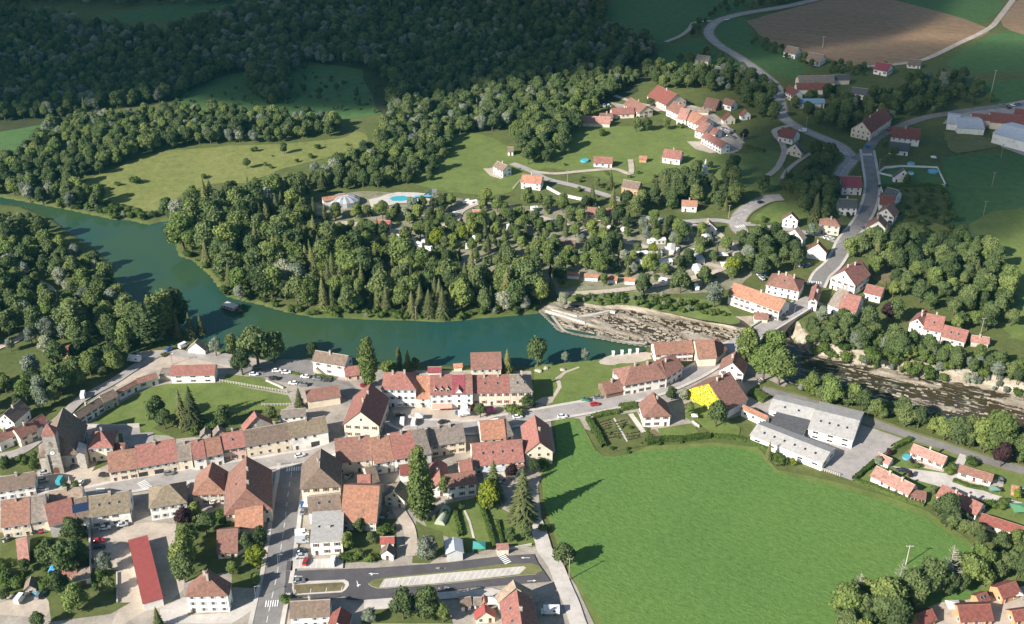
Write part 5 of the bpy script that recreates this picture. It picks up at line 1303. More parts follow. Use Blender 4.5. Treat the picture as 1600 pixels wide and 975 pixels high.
# scattered stands ------------------------------------------------------------
W8 = lambda s: [(a.split(':')[0], float(a.split(':')[1])) for a in s.split()]
ZONES = [
 ('shaded forest', [(-80,22),(60,26),(150,45),(250,62),(300,40),(400,15),(560,-22),(940,-22),(945,30),(960,50),(1030,76),(1000,100),(965,112),(1000,130),(930,165),(860,185),(800,205),(740,205),(700,215),(640,215),(600,200),(620,140),(560,104),(480,100),(470,105),(400,150),(390,108),(330,128),(270,160),(180,170),(80,188),(-80,192)], 6.6, 'broadleaf:7 willow:4.5 spruce:.3', 8, 14.5),
 ('copse in the shaded meadow', [(385,112),(440,100),(455,150),(430,165),(395,150)], 7, 'broadleaf:8 willow:1', 9, 14),
 ('far wood', [(-80,-25),(560,-25),(400,5),(300,10),(200,12),(100,8),(0,12),(-80,10)], 12, 'broadleaf:8 willow:1', 9, 14),
 ('belt above the dry meadow', [(-60,262),(0,262),(60,228),(80,205),(110,192),(180,185),(330,178),(430,190),(520,190),(535,212),(440,222),(330,228),(250,234),(190,258),(108,296),(150,312),(185,322),(120,328),(60,318),(-60,298)], 6.8, 'broadleaf:6 light:2 willow:2', 8, 13),
 ('wood right of the dry meadow', [(245,345),(262,338),(300,318),(350,310),(430,296),(500,276),(560,250),(585,225),(600,205),(640,200),(690,205),(670,250),(640,290),(560,300),(500,302),(420,330),(300,352),(285,350)], 6.6, 'broadleaf:7 willow:3 light:1.5 spruce:.7', 8, 13.5),
 ('camp waterfront wood', [(274,352),(310,330),(400,318),(470,315),(490,372),(560,402),(700,438),(845,452),(870,455),(850,482),(760,490),(692,497),(610,493),(500,488),(410,470),(360,455),(335,425),(305,402),(285,398)], 7.4, 'spruce:6.5 broadleaf:5 slim:.5 light:3 gold:.12 willow:.5', 12, 21),
 ('camp', [(470,322),(560,335),(640,330),(700,320),(800,312),(860,320),(920,340),(1000,345),(1060,362),(1150,385),(1180,402),(1170,425),(1120,450),(1000,445),(880,450),(700,438),(560,402),(490,372)], 7.8, 'broadleaf:4 light:5 gold:.4 spruce:2 slim:1.2 willow:.5', 6.5, 12),
 ('left river wood', [(-60,366),(20,366),(70,374),(110,392),(145,415),(166,430),(172,455),(195,480),(225,510),(215,545),(195,575),(150,600),(110,625),(80,640),(40,640),(-60,660),(-60,620),(0,600),(60,590),(60,560),(0,555),(-60,560)], 7.6, 'broadleaf:5 willow:5 light:4 poplar:.7', 8, 16),
 ('left river bank strip', [(-60,336),(20,338),(78,350),(78,376),(-60,370)], 6.5, 'broadleaf:5 willow:4 light:2', 5, 8.5),
 ('far gorge bank', [(1262,522),(1300,508),(1340,520),(1420,545),(1480,562),(1540,560),(1640,590),(1640,618),(1600,605),(1531,588),(1450,572),(1330,548),(1270,535)], 5.6, 'broadleaf:7 light:2 willow:1', 7, 12),
 ('wood right of the upper street', [(1375,378),(1400,365),(1440,395),(1490,380),(1540,400),(1575,440),(1585,480),(1560,505),(1500,495),(1440,485),(1400,470),(1350,440),(1340,400)], 8.5, 'broadleaf:8 light:2 spruce:.6', 10, 15),
 ('thicket left of the crossroads', [(1140,388),(1170,372),(1230,372),(1262,392),(1265,425),(1225,425),(1190,435),(1140,430)], 8, 'broadleaf:8 light:1', 9, 13),
 ('hill slope wood', [(1025,300),(1045,262),(1070,275),(1130,280),(1185,300),(1215,292),(1262,280),(1290,300),(1295,340),(1275,352),(1240,330),(1215,305),(1180,312),(1150,330),(1060,332),(1000,325),(960,345),(900,335),(920,318),(990,318)], 8.5, 'broadleaf:7 spruce:1.5 willow:1', 9, 14),
 ('trees around the hill village', [(1000,112),(1090,112),(1185,128),(1208,150),(1212,190),(1180,190),(1150,150),(1080,142),(1020,138)], 9, 'broadleaf:8 willow:1', 9, 14),
 ('strip of wood beside the hill meadow', [(800,232),(840,180),(900,165),(940,165),(905,205),(885,235),(862,262),(825,262)], 7.5, 'broadleaf:8 light:3', 11, 15),
 ('valley hedge wood', [(640,285),(660,240),(690,206),(720,206),(700,240),(670,290)], 8, 'broadleaf:8', 8, 12),
 ('shaded eastern wood', [(1230,165),(1300,150),(1340,165),(1420,130),(1500,118),(1560,165),(1500,172),(1440,182),(1390,200),(1330,215),(1250,190)], 9.5, 'broadleaf:8 willow:1 spruce:1', 8, 13),
 ('trees by the road fork', [(1290,225),(1320,215),(1340,235),(1380,225),(1420,245),(1400,262),(1375,262),(1372,235),(1352,262),(1300,262),(1310,300),(1295,330),(1255,320),(1240,300),(1262,262)], 8.5, 'broadleaf:8 spruce:1', 9, 13),
 ('hedge of the stubble field', [(1170,22),(1240,4),(1300,-12),(1290,-18),(1180,8)], 7, 'broadleaf:8', 7, 10),
 ('hedge below the stubble field', [(1180,62),(1240,84),(1330,108),(1390,106),(1395,116),(1320,122),(1230,96),(1172,70)], 7.5, 'broadleaf:8 bush:1', 4, 8),
 ('roadside trees', [(1080,38),(1130,12),(1165,4),(1165,14),(1130,22),(1092,44),(1090,58),(1078,60)], 9, 'broadleaf:8', 5, 9),
 ('lower right belt', [(1320,1010),(1310,960),(1350,935),(1420,925),(1460,915),(1530,895),(1575,880),(1640,860),(1640,905),(1570,905),(1540,920),(1480,935),(1430,960),(1400,1010)], 5.8, 'broadleaf:7 light:2', 9, 15),
 ('hedge between crop and estate', [(1450,808),(1480,795),(1540,815),(1620,850),(1640,880),(1570,878),(1530,858),(1480,830)], 4.8, 'broadleaf:7 light:3', 6, 10),
 ('near gorge bank', [(1240,606),(1300,618),(1400,652),(1480,678),(1560,698),(1640,715),(1640,735),(1560,718),(1480,695),(1400,668),(1300,634),(1240,620)], 5.0, 'broadleaf:6 light:4', 9, 14),
 ('trees on the eastern meadow', [(1470,480),(1520,470),(1580,470),(1600,500),(1560,520),(1480,520)], 10, 'broadleaf:8 light:1', 7, 11),
 ('orchard right of the street row', [(1400,290),(1450,285),(1480,310),(1500,370),(1440,365),(1400,345)], 10, 'broadleaf:8 bush:4', 4, 8),
 ('shaded trees left of the cream house', [(1060,95),(1100,85),(1130,100),(1180,115),(1195,130),(1130,125),(1070,115)], 9.5, 'broadleaf:8', 6, 10),
]
SCR = [ # low scrub and gardens: shrubs
 ('river edge scrub', [(30,318),(66,322),(108,330),(177,346),(203,347),(230,353),(260,346),(240,335),(190,325),(110,305),(50,300)], 5.2, 'bush:5 willow:2', 3, 6),
 ('waterfront scrub', [(280,400),(302,410),(328,434),(354,467),(410,480),(491,498),(616,502),(692,505),(766,498),(850,488),(840,480),(700,492),(600,488),(500,482),(400,462),(350,440),(300,395)], 4.8, 'bush:6 willow:1', 2.5, 5),
 ('dry meadow scrub', [(400,245),(560,215),(560,240),(480,262),(400,268)], 16, 'bush:1', 2, 4),
 ('shaded meadow scrub', [(270,160),(400,130),(480,110),(620,140),(600,180),(430,180)], 12, 'bush:3 broadleaf:2', 3, 7),
 ('hill meadow scrub', [(860,250),(1000,262),(1130,275),(1180,300),(1000,300),(870,280)], 12, 'bush:1', 2, 3.5),
 ('reed bank', [(885,458),(1000,462),(1080,470),(1140,495),(1140,504),(1060,492),(980,482),(900,472)], 3.4, 'bush:5 willow:4', 2, 4),
 ('gorge scrub', [(1262,522),(1300,528),(1420,548),(1540,572),(1620,592),(1620,626),(1440,590),(1330,566),(1262,548)], 3.6, 'bush:4 willow:1 light:1', 3, 6),
 ('left garden scrub', [(0,832),(100,830),(130,870),(180,880),(180,930),(110,950),(75,900),(0,920)], 6.5, 'bush:3 broadleaf:1', 2, 5),
 ('near gorge scrub', [(1236,598),(1290,608),(1400,640),(1500,668),(1620,692),(1620,706),(1500,682),(1400,654),(1290,620),(1240,612)], 3.8, 'bush:4 willow:1', 3, 6),
 ('garden scrub east', [(1290,600),(1400,640),(1410,650),(1290,612)], 6, 'bush:1', 2, 3),
 ('kitchen garden scrub', [(930,668),(1010,640),(1030,690),(1090,688),(1110,695),(950,712)], 6.5, 'bush:1', 1, 2.2),
 ('back garden scrub', [(560,830),(590,850),(680,840),(700,800),(640,700),(600,760)], 7, 'bush:2 broadleaf:1', 2, 5),
 ('camp scrub', [(480,330),(560,300),(700,310),(800,320),(900,325),(1170,400),(1130,450),(880,450),(700,430),(500,370)], 10, 'bush:1', 2, 4),
 ('hedged yard scrub', [(1380,650),(1420,640),(1500,670),(1440,690)], 8, 'bush:1', 2, 3),
 ('churchyard scrub', [(0,730),(50,690),(62,700),(60,735),(20,740)], 5.5, 'bush:2 broadleaf:1', 3, 6),
 ('slope scrub east', [(1385,290),(1480,290),(1500,370),(1560,440),(1590,510),(1480,500),(1380,380)], 12, 'bush:1', 2, 5),
 ('green lane scrub', [(820,270),(1000,300),(1000,325),(880,300)], 9, 'bush:1', 2, 4),
]
cand = []
for zi, (nm_, poly, sp_, kinds, h0, h1) in enumerate(ZONES + SCR):
    rz_ = random.Random(100+zi); w_ = arr([P(x, y) for x, y in poly]); ks = W8(kinds); lo, hi = w_.min(0), w_.max(0)
    pts_ = []; row = 0; y = lo[1]
    while y < hi[1]:
        x = lo[0] + (row % 2)*sp_/2
        while x < hi[0]: pts_.append((x+rz_.uniform(-.42,.42)*sp_, y+rz_.uniform(-.42,.42)*sp_)); x += sp_
        y += sp_*.87; row += 1
    q = np.array(pts_); ok = inside(q, w_) & ~road_blocked(q, 2.0)
    bx = (np.abs(q[:,0]) < 900) & (q[:,1] > 300) & (q[:,1] < 900)
    iu = np.zeros(len(q)); iu[:] = -9; 
    if (ok & bx).any(): iu[ok & bx] = np.maximum(sdist(q[ok & bx], up_w), sdist(q[ok & bx], go_w))
    gs = nm_ == 'gorge scrub'; ok &= iu < (2.6 if gs else .3)
    zt = np.where(iu > -2.2, bedz(q[:,0])*sm((iu+2.2)/3.2), 0) if gs else np.zeros(len(q))
    cl = fbm(q[:,0]*.018, q[:,1]*.018, 3, 40+zi); 
    for (x, y), o_, c_, z_ in zip(q, ok, cl, zt):
        if not o_: continue
        r_ = rz_.random(); kd = None; ww = [(k, v*(2.5 if (k == 'willow' and c_ > .5) else (.25 if k == 'willow' else 1))) for k, v in ks]
        tot = sum(v for _, v in ww); s = 0
        for k, v in ww:
            s += v/tot
            if r_ <= s: kd = k; break
        kd = kd or ks[0][0]; hgt = rz_.uniform(h0, h1)*(1.0 + .35*(c_-.45)) * (.7 if rz_.random() < .18 else 1)
        if kd in ('willow',) and h1 > 8: hgt *= .85
        if kd == 'bush' and h1 > 6: hgt *= .5
        rad = hgt*.2 if kd != 'bush' else .5
        if blocked(x, y, 1.2+rad): continue
        if any((x-px_)**2+(y-py_)**2 < r2 for px_, py_, r2 in CLEAR): continue
        zc = y*cp + H*sp; cand.append((hgt/zc, kd, x, y, hgt, nm_, zi, float(z_)))
cand.sort(reverse=True); cnt = {}; stuff = {}
KL = dict(broadleaf='green broadleaf tree', light='light green broadleaf tree', gold='yellow-green tree', willow='silvery grey willow', spruce='dark conical spruce', slim='slim dark conifer', poplar='tall poplar', bush='rounded green shrub')
for sz_, kd, x, y, hgt, nm_, zi, z_ in cand:
    n_ = NAMES[kd]; cnt[n_] = cnt.get(n_, 0)+1; big = zi < len(ZONES); lim = 195 if n_ == 'broadleaf_tree' else (240 if n_ != 'shrub' else 170)
    if cnt[n_] <= lim:
        near = y < 480
        tree(kd, (x, y, z_), hgt, KL[kd] + ' in the ' + nm_, KL[kd] + 's in the ' + nm_, near, 1.0)
    else: stuff.setdefault((kd, nm_), []).append((x, y, hgt, z_))
# beyond the individually built trees, each stand is one mass, instanced
def stand(kd, nm_, pts_):
    me = bpy.data.meshes.new('tree_mass'); me.from_pydata([(q_[0], q_[1], q_[3]) for q_ in pts_], [], [])
    for an, vals in (('tree_size', [q_[2]/10 for q_ in pts_]), ('tree_turn', [rt.uniform(0, 6.28) for _ in pts_])):
        a_ = me.attributes.new(an, 'FLOAT', 'POINT'); a_.data.foreach_set('value', vals)
    o = link('shrub_mass' if kd == 'bush' else NAMES[kd].replace('_tree', '_forest'), me); o['kind'] = 'stuff'; o['label'] = 'mass of ' + KL[kd] + 's in the ' + nm_; o['category'] = 'forest' if kd != 'bush' else 'scrub'
    ng = bpy.data.node_groups.new('plant', 'GeometryNodeTree'); ng.interface.new_socket('Geometry', in_out='INPUT', socket_type='NodeSocketGeometry'); ng.interface.new_socket('Geometry', in_out='OUTPUT', socket_type='NodeSocketGeometry')
    N = ng.nodes; gi, go_ = N.new('NodeGroupInput'), N.new('NodeGroupOutput'); prev = None
    join = N.new('GeometryNodeJoinGeometry'); nv = len(PROTO[kd])
    def attr(n, t='FLOAT'):
        a_ = N.new('GeometryNodeInputNamedAttribute'); a_.data_type = t; a_.inputs['Name'].default_value = n; return a_.outputs['Attribute']
    for v in range(nv):
        po = bpy.data.objects.get('plant_model_%s_%d' % (kd, v)) or bpy.data.objects.new('plant_model_%s_%d' % (kd, v), PROTO[kd][v][2])
        oi = N.new('GeometryNodeObjectInfo'); oi.inputs['Object'].default_value = po; oi.inputs['As Instance'].default_value = True
        ip = N.new('GeometryNodeInstanceOnPoints'); ng.links.new(gi.outputs[0], ip.inputs['Points']); ng.links.new(oi.outputs['Geometry'], ip.inputs['Instance'])
        ix = N.new('GeometryNodeInputIndex'); md = N.new('ShaderNodeMath'); md.operation = 'MODULO'; ng.links.new(ix.outputs[0], md.inputs[0]); md.inputs[1].default_value = nv
        cmp_ = N.new('ShaderNodeMath'); cmp_.operation = 'COMPARE'; ng.links.new(md.outputs[0], cmp_.inputs[0]); cmp_.inputs[1].default_value = v; cmp_.inputs[2].default_value = .1
        ng.links.new(cmp_.outputs[0], ip.inputs['Selection'])
        cx_ = N.new('ShaderNodeCombineXYZ'); ng.links.new(attr('tree_turn'), cx_.inputs[2]); ng.links.new(cx_.outputs[0], ip.inputs['Rotation'])
        ng.links.new(attr('tree_size'), ip.inputs['Scale']); ng.links.new(ip.outputs[0], join.inputs[0])
    ng.links.new(join.outputs[0], go_.inputs[0]); md_ = o.modifiers.new('plant', 'NODES'); md_.node_group = ng
for (kd, nm_), pts_ in stuff.items(): stand(kd, nm_, pts_)
print('trees', cnt, 'mass', sum(map(len, stuff.values())))
# ---------------------------------------------------------------- vehicles
def ring(sec):
    """loft y-z sections along x: sec = [(x, half width, z bottom, z top, top half width)]"""
    m = MB(); n = None; rows = []
    for x, w, zb, zt, wt in sec:
        k = len(m.v); m.v += [(x,-w,zb),(x,-w,(zb+zt)/2+.05),(x,-wt,zt),(x,wt,zt),(x,w,(zb+zt)/2+.05),(x,w,zb)]; rows.append(k)
    for a, b in zip(rows, rows[1:]):
        for i in range(6):
            j = (i+1) % 6; m.f.append((a+i, b+i, b+j, a+j)); m.m.append(0)
    m.f.append(tuple(rows[0]+i for i in range(6))); m.m.append(0); m.f.append(tuple(rows[-1]+5-i for i in range(6))); m.m.append(0); return m
def wheel_me():
    m = MB(); m.tube((0,-.11,0), (0,.11,0), .33, .33, 12, 0); m.tube((0,-.125,0), (0,.125,0), .19, .19, 10, 1); return m.mesh('wheel', ['tyre', 'metal_grey'])
WH = wheel_me()
CARB = ring([(-2.1,.72,.35,.75,.62),(-1.95,.84,.25,.92,.74),(-1.0,.87,.22,.98,.78),(.6,.87,.22,.98,.78),(1.5,.84,.24,.86,.70),(2.05,.74,.3,.68,.58)]).mesh('body', ['car_paint'])
CARG = ring([(-1.75,.70,.93,.95,.68),(-1.3,.76,.93,1.42,.56),(.1,.76,.95,1.45,.57),(.95,.72,.93,.96,.68)]).mesh('windows', ['glass_dark'])
_m = MB(); _m.box(-1.3, .1, -.58, .58, 1.43, 1.49); CARR = _m.mesh('roof_panel', ['car_paint'])
VANB = ring([(-2.5,.92,.3,2.2,.82),(-2.4,.95,.25,2.3,.86),(1.1,.95,.25,2.3,.86),(1.75,.93,.25,1.45,.8),(2.5,.85,.3,.95,.7)]).mesh('body', ['car_paint'])
_m = MB(); _m.poly([(1.16,-.78,2.18),(1.73,-.76,1.5),(1.73,.76,1.5),(1.16,.78,2.18)]); _m.box(.3,1.2,-.965,.965,1.35,1.95); _m.poly([(1.2,-.8,2.19),(1.2,.8,2.19),(1.76,.78,1.5),(1.76,-.78,1.5)][::-1]); VANG = _m.mesh('windows', ['glass_dark'])
_m = MB(); _m.box(-3.2, 1.3, -1.1, 1.1, .45, 2.7); _m.box(1.3, 2.2, -1.1, 1.1, 1.7, 2.7); _m.box(1.3, 2.9, -.95, .95, .35, 1.25); _m.box(-2.4, -1.8, -.35, .35, 2.7, 2.85); _m.box(.2, 1.0, -.35, .35, 2.7, 2.85)
CAMB = _m.mesh('body', ['car_paint']); _m = MB(); _m.box(-2, -1, -1.12, 1.12, 1.5, 2.1); _m.poly([(1.35,-.9,1.7),(2.25,-.9,1.26),(2.25,.9,1.26),(1.35,.9,1.7)]); CAMG = _m.mesh('windows', ['glass_dark'])
_m = ring([(-2.3,.9,.6,1.9,.85),(-2.1,1.05,.45,2.5,1.0),(1.8,1.05,.45,2.5,1.0),(2.3,.95,.6,2.0,.9)]); CVB = _m.mesh('body', ['car_paint'])
_m = MB(); _m.box(-1.2, .2, -1.07, 1.07, 1.4, 2.0); _m.box(2.15,2.34,-.6,.6,1.35,1.85); CVG = _m.mesh('windows', ['glass_dark'])
_m = MB(); _m.box(2.2, 3.4, -.06, .06, .5, .6); TOW = _m.mesh('tow_bar', ['metal_grey'])
CC = dict(white=(.78,.78,.76), silver=(.45,.46,.48), grey=(.18,.19,.20), black=(.03,.03,.035), red=(.42,.02,.025), blue=(.04,.13,.35), teal=(.05,.35,.40), magenta=(.42,.05,.20), green=(.04,.16,.09), olive=(.22,.20,.08))
ZC = ZS[0]+.06
def vehicle(kind, r, x, y, ang, col, label, group=None, z=None):
    p = P(*T(r, x, y)); zz_ = ZC if z is None else z
    nm = {'car':'parked_car','van':'van','camper':'camper_van','caravan':'caravan'}[kind]
    o = thing(nm, label, {'car':'car','van':'van','camper':'camper van','caravan':'caravan'}[kind], (p.x, p.y, zz_), math.radians(ang), group)
    c = CC[col]
    if kind == 'car': link('body', CARB, o, color=c); link('windows', CARG, o); link('roof_panel', CARR, o, color=c); wx, wy = (-1.3, 1.3), .8
    elif kind == 'van': link('body', VANB, o, color=c); link('windows', VANG, o); wx, wy = (-1.6, 1.7), .88
    elif kind == 'camper': link('body', CAMB, o, color=c); link('windows', CAMG, o); wx, wy = (-1.7, 2.1), 1.0
    else: link('body', CVB, o, color=c); link('windows', CVG, o); link('tow_bar', TOW, o); wx, wy = (-.2,), 1.0
    for x_ in wx:
        for s in (-1, 1): link('wheel', WH, o, (x_, s*wy, .33))
    return o
VL = '''
car|A|345|690|15|silver|silver car nearest the church wall, top of the shaded square row
car|A|335|748|8|silver|silver car in the middle of the shaded church square row
car|A|335|815|12|silver|silver car lowest in the shaded church square row
van|A|465|755|88|teal|teal-roofed van beside the fountain planting
car|A|622|764|85|white|white car right of the fountain planting
car|A|582|640|20|black|dark car under the church's right wall
car|A|797|708|5|black|dark car beneath the blue-striped shop front
car|A|1290|695|8|grey|dark grey car parked before the plain red roof house
car|A|1090|690|10|grey|grey car in the shop bay of the high street
car|B|1068|560|25|white|white car driving where south street leaves the high street
car|B|205|795|85|white|white car in the gap beside the orange-brown hipped roof
car|E|825|240|12|white|white car at the top of the gravel yard
car|E|960|215|15|silver|silver car beside the white one at the top of the yard
car|E|775|340|15|red|bright red car in the yard's parking row
car|E|782|390|10|black|black car below the bright red one
van|E|165|795|80|white|white van on the dirt court in the left gardens
car|E|310|765|85|grey|grey car beneath a blue awning in the left gardens
car|B|420|915|20|white|white car half hidden by shrubs before the garden house
van|F|1112|288|8|white|upper white van beside the white flat-roofed block
van|F|1112|345|4|silver|silver van below the upper white one on south street
car|F|1118|422|10|black|black car beside the white flat-roofed block
car|F|1112|460|8|silver|silver car just below the black one at south street
car|F|1140|505|85|red|dark red car in the pale bays at the top of the car park
van|F|1355|505|86|white|white van in the pale bays at the top of the car park
car|F|1090|658|15|grey|grey car driving into the new car park
camper|J|1115|585|180|white|white camper van by the big gable house at the lower edge
van|C|872|645|90|white|white market van on the square
van|C|960|650|85|white|second market van with its hatch to the square
car|C|855|590|15|black|dark car behind the white market van
car|C|672|515|150|silver|silver car in the shade of the square's left arm
car|C|685|475|160|grey|grey car higher in the shaded arm of the square
car|C|680|445|165|black|black car highest in the shaded arm of the square
car|C|585|365|20|red|dark red car beside the tall columnar conifer
van|D|565|415|5|magenta|magenta van shaded by the round tree on the square
car|D|785|398|60|grey|grey car between the leafy trees at the square's end
car|D|930|375|25|black|black car behind the pale leafy tree at the park
car|D|775|460|12|white|white car leaving the square towards the bridge
van|D|368|440|15|white|white van beneath the square's awnings
car|D|1360|364|12|red|dark red car driving along the bridge street
car|D|1290|328|165|green|dark green car parked by the park lawn
car|D|1385|310|15|grey|dark grey car parked next to the tiled shelter
car|D|1115|457|8|white|white car driving along beside the crop field
car|Z|785|468|5|white|white car at the left end under the giant tree
car|Z|975|438|8|white|left one of two white cars in the upper riverside row
car|Z|1055|452|5|white|right one of two white cars in the upper riverside row
car|Z|1210|488|170|white|white car beside the hedge below the waterside house
car|Z|1310|505|170|grey|grey car beside the hedge below the waterside house
car|Z|1390|518|172|black|black car at the right end of the hedge
car|Z|945|502|175|black|black car on the low ramp by the meadow fence
car|Z|1110|542|175|white|white car in the lower row by the cream barn
car|Z|1195|553|175|grey|grey car in the lower row by the cream barn
car|Z|815|410|0|grey|grey car deep in the giant tree's shade
camper|W|640|810|170|white|white camper parked by the left wood edge
car|W|807|757|60|blue|light blue car under the poplar grove
car|W|785|782|45|olive|olive car beside the light blue one
van|W|877|742|50|white|white van beside the tan shelter
van|Y|637|442|100|white|white van in the shade on the lane behind the church
car|O|505|594|30|black|black car crossing the bridge
car|O|1185|183|170|black|black car behind the crossroads hotel
car|O|690|180|40|blue|dark blue car in the courtyard at the crossroads
car|O|650|185|60|grey|grey car in the courtyard at the crossroads
car|d|185|480|25|black|black car in the curve of the valley road
car|R|670|364|130|white|white car driving down towards the village fork
van|R|800|316|80|blue|blue van on the shaded side road
van|R|405|222|165|white|white delivery truck on the shaded main road
car|S|250|94|200|white|white car alone in the far bend of the main road
car|d|690|748|20|white|left of two white cars before the cream manor
car|d|722|758|20|white|right of two white cars before the cream manor
car|d|962|672|60|grey|grey car at the foot of the street-side row
car|M|1282|552|75|grey|dark car on the drive of the brownish-roofed bungalow
car|M|1452|630|70|silver|silver car at the right edge beside the orange playhouse
car|M|525|478|160|black|black car behind the conservatory bungalow
'''
for ln in VL.strip().splitlines():
    k, r, x, y, an, c, lab = ln.split('|'); vehicle(k, r, float(x), float(y), float(an), c, lab, z=(.9 if 'crossing the bridge' in lab else None))
rc_ = random.Random(5)
CV = [('V',x,y) for x,y in [(275,430),(292,455),(500,380),(535,430),(520,392),(620,238),(627,285),(705,250),(785,400),(812,398),(870,412),(905,402),(820,452),(732,490),(765,440),(925,465),(938,488),(1000,362),(1028,375),(1045,292),(1130,385),(1148,432),(1125,422),(1152,492),(1172,518),(450,432),(520,462),(870,322),(895,312),(642,482),(1190,312),(975,372),(1235,308),(570,385),(945,565),(1018,585),(1150,608),(660,470),(700,395),(560,405)]] + \
     [('U',x,y) for x,y in [(590,515),(622,520),(608,542),(640,537),(682,525),(622,562),(762,545),(792,580),(842,547),(880,532),(917,552),(1010,570),(1062,520),(765,642),(792,622),(1035,657),(1005,318),(1050,322),(935,392),(1250,712),(1242,460),(935,752),(1390,357),(560,530),(655,515),(700,540),(740,560),(820,520)]]
for i, (r, x, y) in enumerate(CV):
    vehicle('caravan', r, x, y, rc_.choice((10, 100, 20, 60, 150, 170)), 'white', 'white caravan standing under trees in the ' + ('eastern' if r == 'V' else 'western') + ' camp', 'white caravans in the ' + ('eastern' if r == 'V' else 'western') + ' camp', z=.05)
# mobile homes
MHB = MB(); MHB.box(-3.8, 3.8, -1.9, 1.9, .4, 2.9); 
MHR = MB(); MHR.poly([(-4,-2.2,2.85),(4,-2.2,2.85),(4,0,3.5),(-4,0,3.5)]); MHR.poly([(4,2.2,2.85),(-4,2.2,2.85),(-4,0,3.5),(4,0,3.5)]); MHR.poly([(4,-2.2,2.85),(4,2.2,2.85),(4,0,3.5)]); MHR.poly([(-4,2.2,2.85),(-4,-2.2,2.85),(-4,0,3.5)])
MHBm, MHRm = MHB.mesh('wall', ['plaster']), MHR.mesh('roof', ['plastic'])
for i, (x, y) in enumerate([(980,370),(790,405),(875,400),(835,455),(940,455),(1155,430),(545,400),(505,430),(285,440),(905,490),(620,300),(1200,300),(1045,300),(900,318),(1150,500)]):
    p = P(*T('V', x+12, y+4)); o = thing('mobile_home', 'pale mobile home with low pitched roof among the eastern camp trees', 'mobile home', (p.x, p.y, 0), math.radians(rc_.choice((5, 95, 15, 100, 80))), 'mobile homes in the eastern camp')
    link('wall', MHBm, o, color=(.6,.58,.52)); link('roof', MHRm, o, color=rc_.choice([(.75,.73,.7), (.4,.4,.4), (.6,.58,.55)]))
    for q in (-2.2, .2, 2.4): link('window', WIN[''], o, (q, -1.92, 1.75))
# ---------------------------------------------------------------- poles
def pole(r, x, y, h, label, kind='wood', arm=1.0, rot=0):
    p = P(*T(r, x, y)); o = thing('power_pole' if kind != 'lamp' else 'street_lamp', label, 'pole' if kind != 'lamp' else 'street lamp', (p.x, p.y, 0), rot)
    mt = {'wood': 'pole_wood', 'pale': 'concrete', 'lamp': 'metal_grey'}[kind]; m = MB()
    m.tube((0,0,-.3), (0,0,h), .2 if kind != 'lamp' else .09, .13 if kind != 'lamp' else .06, 8); link('shaft', m.mesh('shaft', [mt]), o)
    m = MB()
    if kind == 'lamp':
        m.tube((0,0,h-.1), (1.4,0,h+.25), .05, .05, 5); link('arm', m.mesh('arm', ['metal_grey']), o); m = MB(); m.box(1.3,2.0,-.16,.16,h+.18,h+.32); link('lamp_head', m.mesh('lamp_head', ['metal_grey']), o)
    else:
        m.box(-arm, arm, -.08, .08, h-.5, h-.34); link('crossarm', m.mesh('crossarm', [mt]), o)
        for s in (-.9, 0, .9): m2 = MB(); m2.tube((s*arm,0,h-.34), (s*arm,0,h-.05), .06, .04, 6); link('insulator', m2.mesh('insulator', ['white_paint']), o)
for a_ in (('J',1275,302,10,'wooden pole at the corner of crop field and farm track'),('N',614,442,9,'white pole with crossarm standing in the crop','pale',1.3),
  ('T',597,410,9,'uppermost small pole in the shaded green field'),('T',552,554,9,'second pole down in the shaded green field'),('T',508,704,9,'third pole down in the green field'),('T',455,838,6,'short white post at the wood edge of the green field','pale',.4),
  ('S',684,217,9.5,'white pole alone in the stubble field','pale'),('S',1447,440,20,'tall white mast by the shaded field at the right','pale'),('R',866,466,9,'pole at the corner of the white-walled garden','wood'),
  ('Q',155,702,8,'pole beside the hill lane','wood',.7),('V',1354,162,8,'pole at the road bend by the camp reception','wood',.7),('P',905,477,9,'pole above the pinkish outbuilding by the gorge'),('Q',1312,462,9,'white pole at the end of the hill terrace','pale',.6),
  ('R',425,205,9,'pole beside the shaded main road'),('e',45,525,7,'thin pole on the camp waterfront','wood',.5)): pole(*a_)
for a_ in (('W',820,822,6,'street lamp behind the white hall','lamp'),('F',750,785,6,'street lamp on the left pavement of south street','lamp'),('O',587,560,6,'street lamp on the bridge','lamp'),('C',745,720,6,'street lamp at the square corner','lamp'),
  ('F',925,520,5,'street lamp in the middle of the lower south street','lamp'),('L',1140,470,6,'street lamp by the river lane at the factory yard','lamp'),('K',645,520,5,'street lamp near the long balcony house','lamp'),('Z',105,375,6,'street lamp at the corner of the white hall','lamp')): pole(*a_)
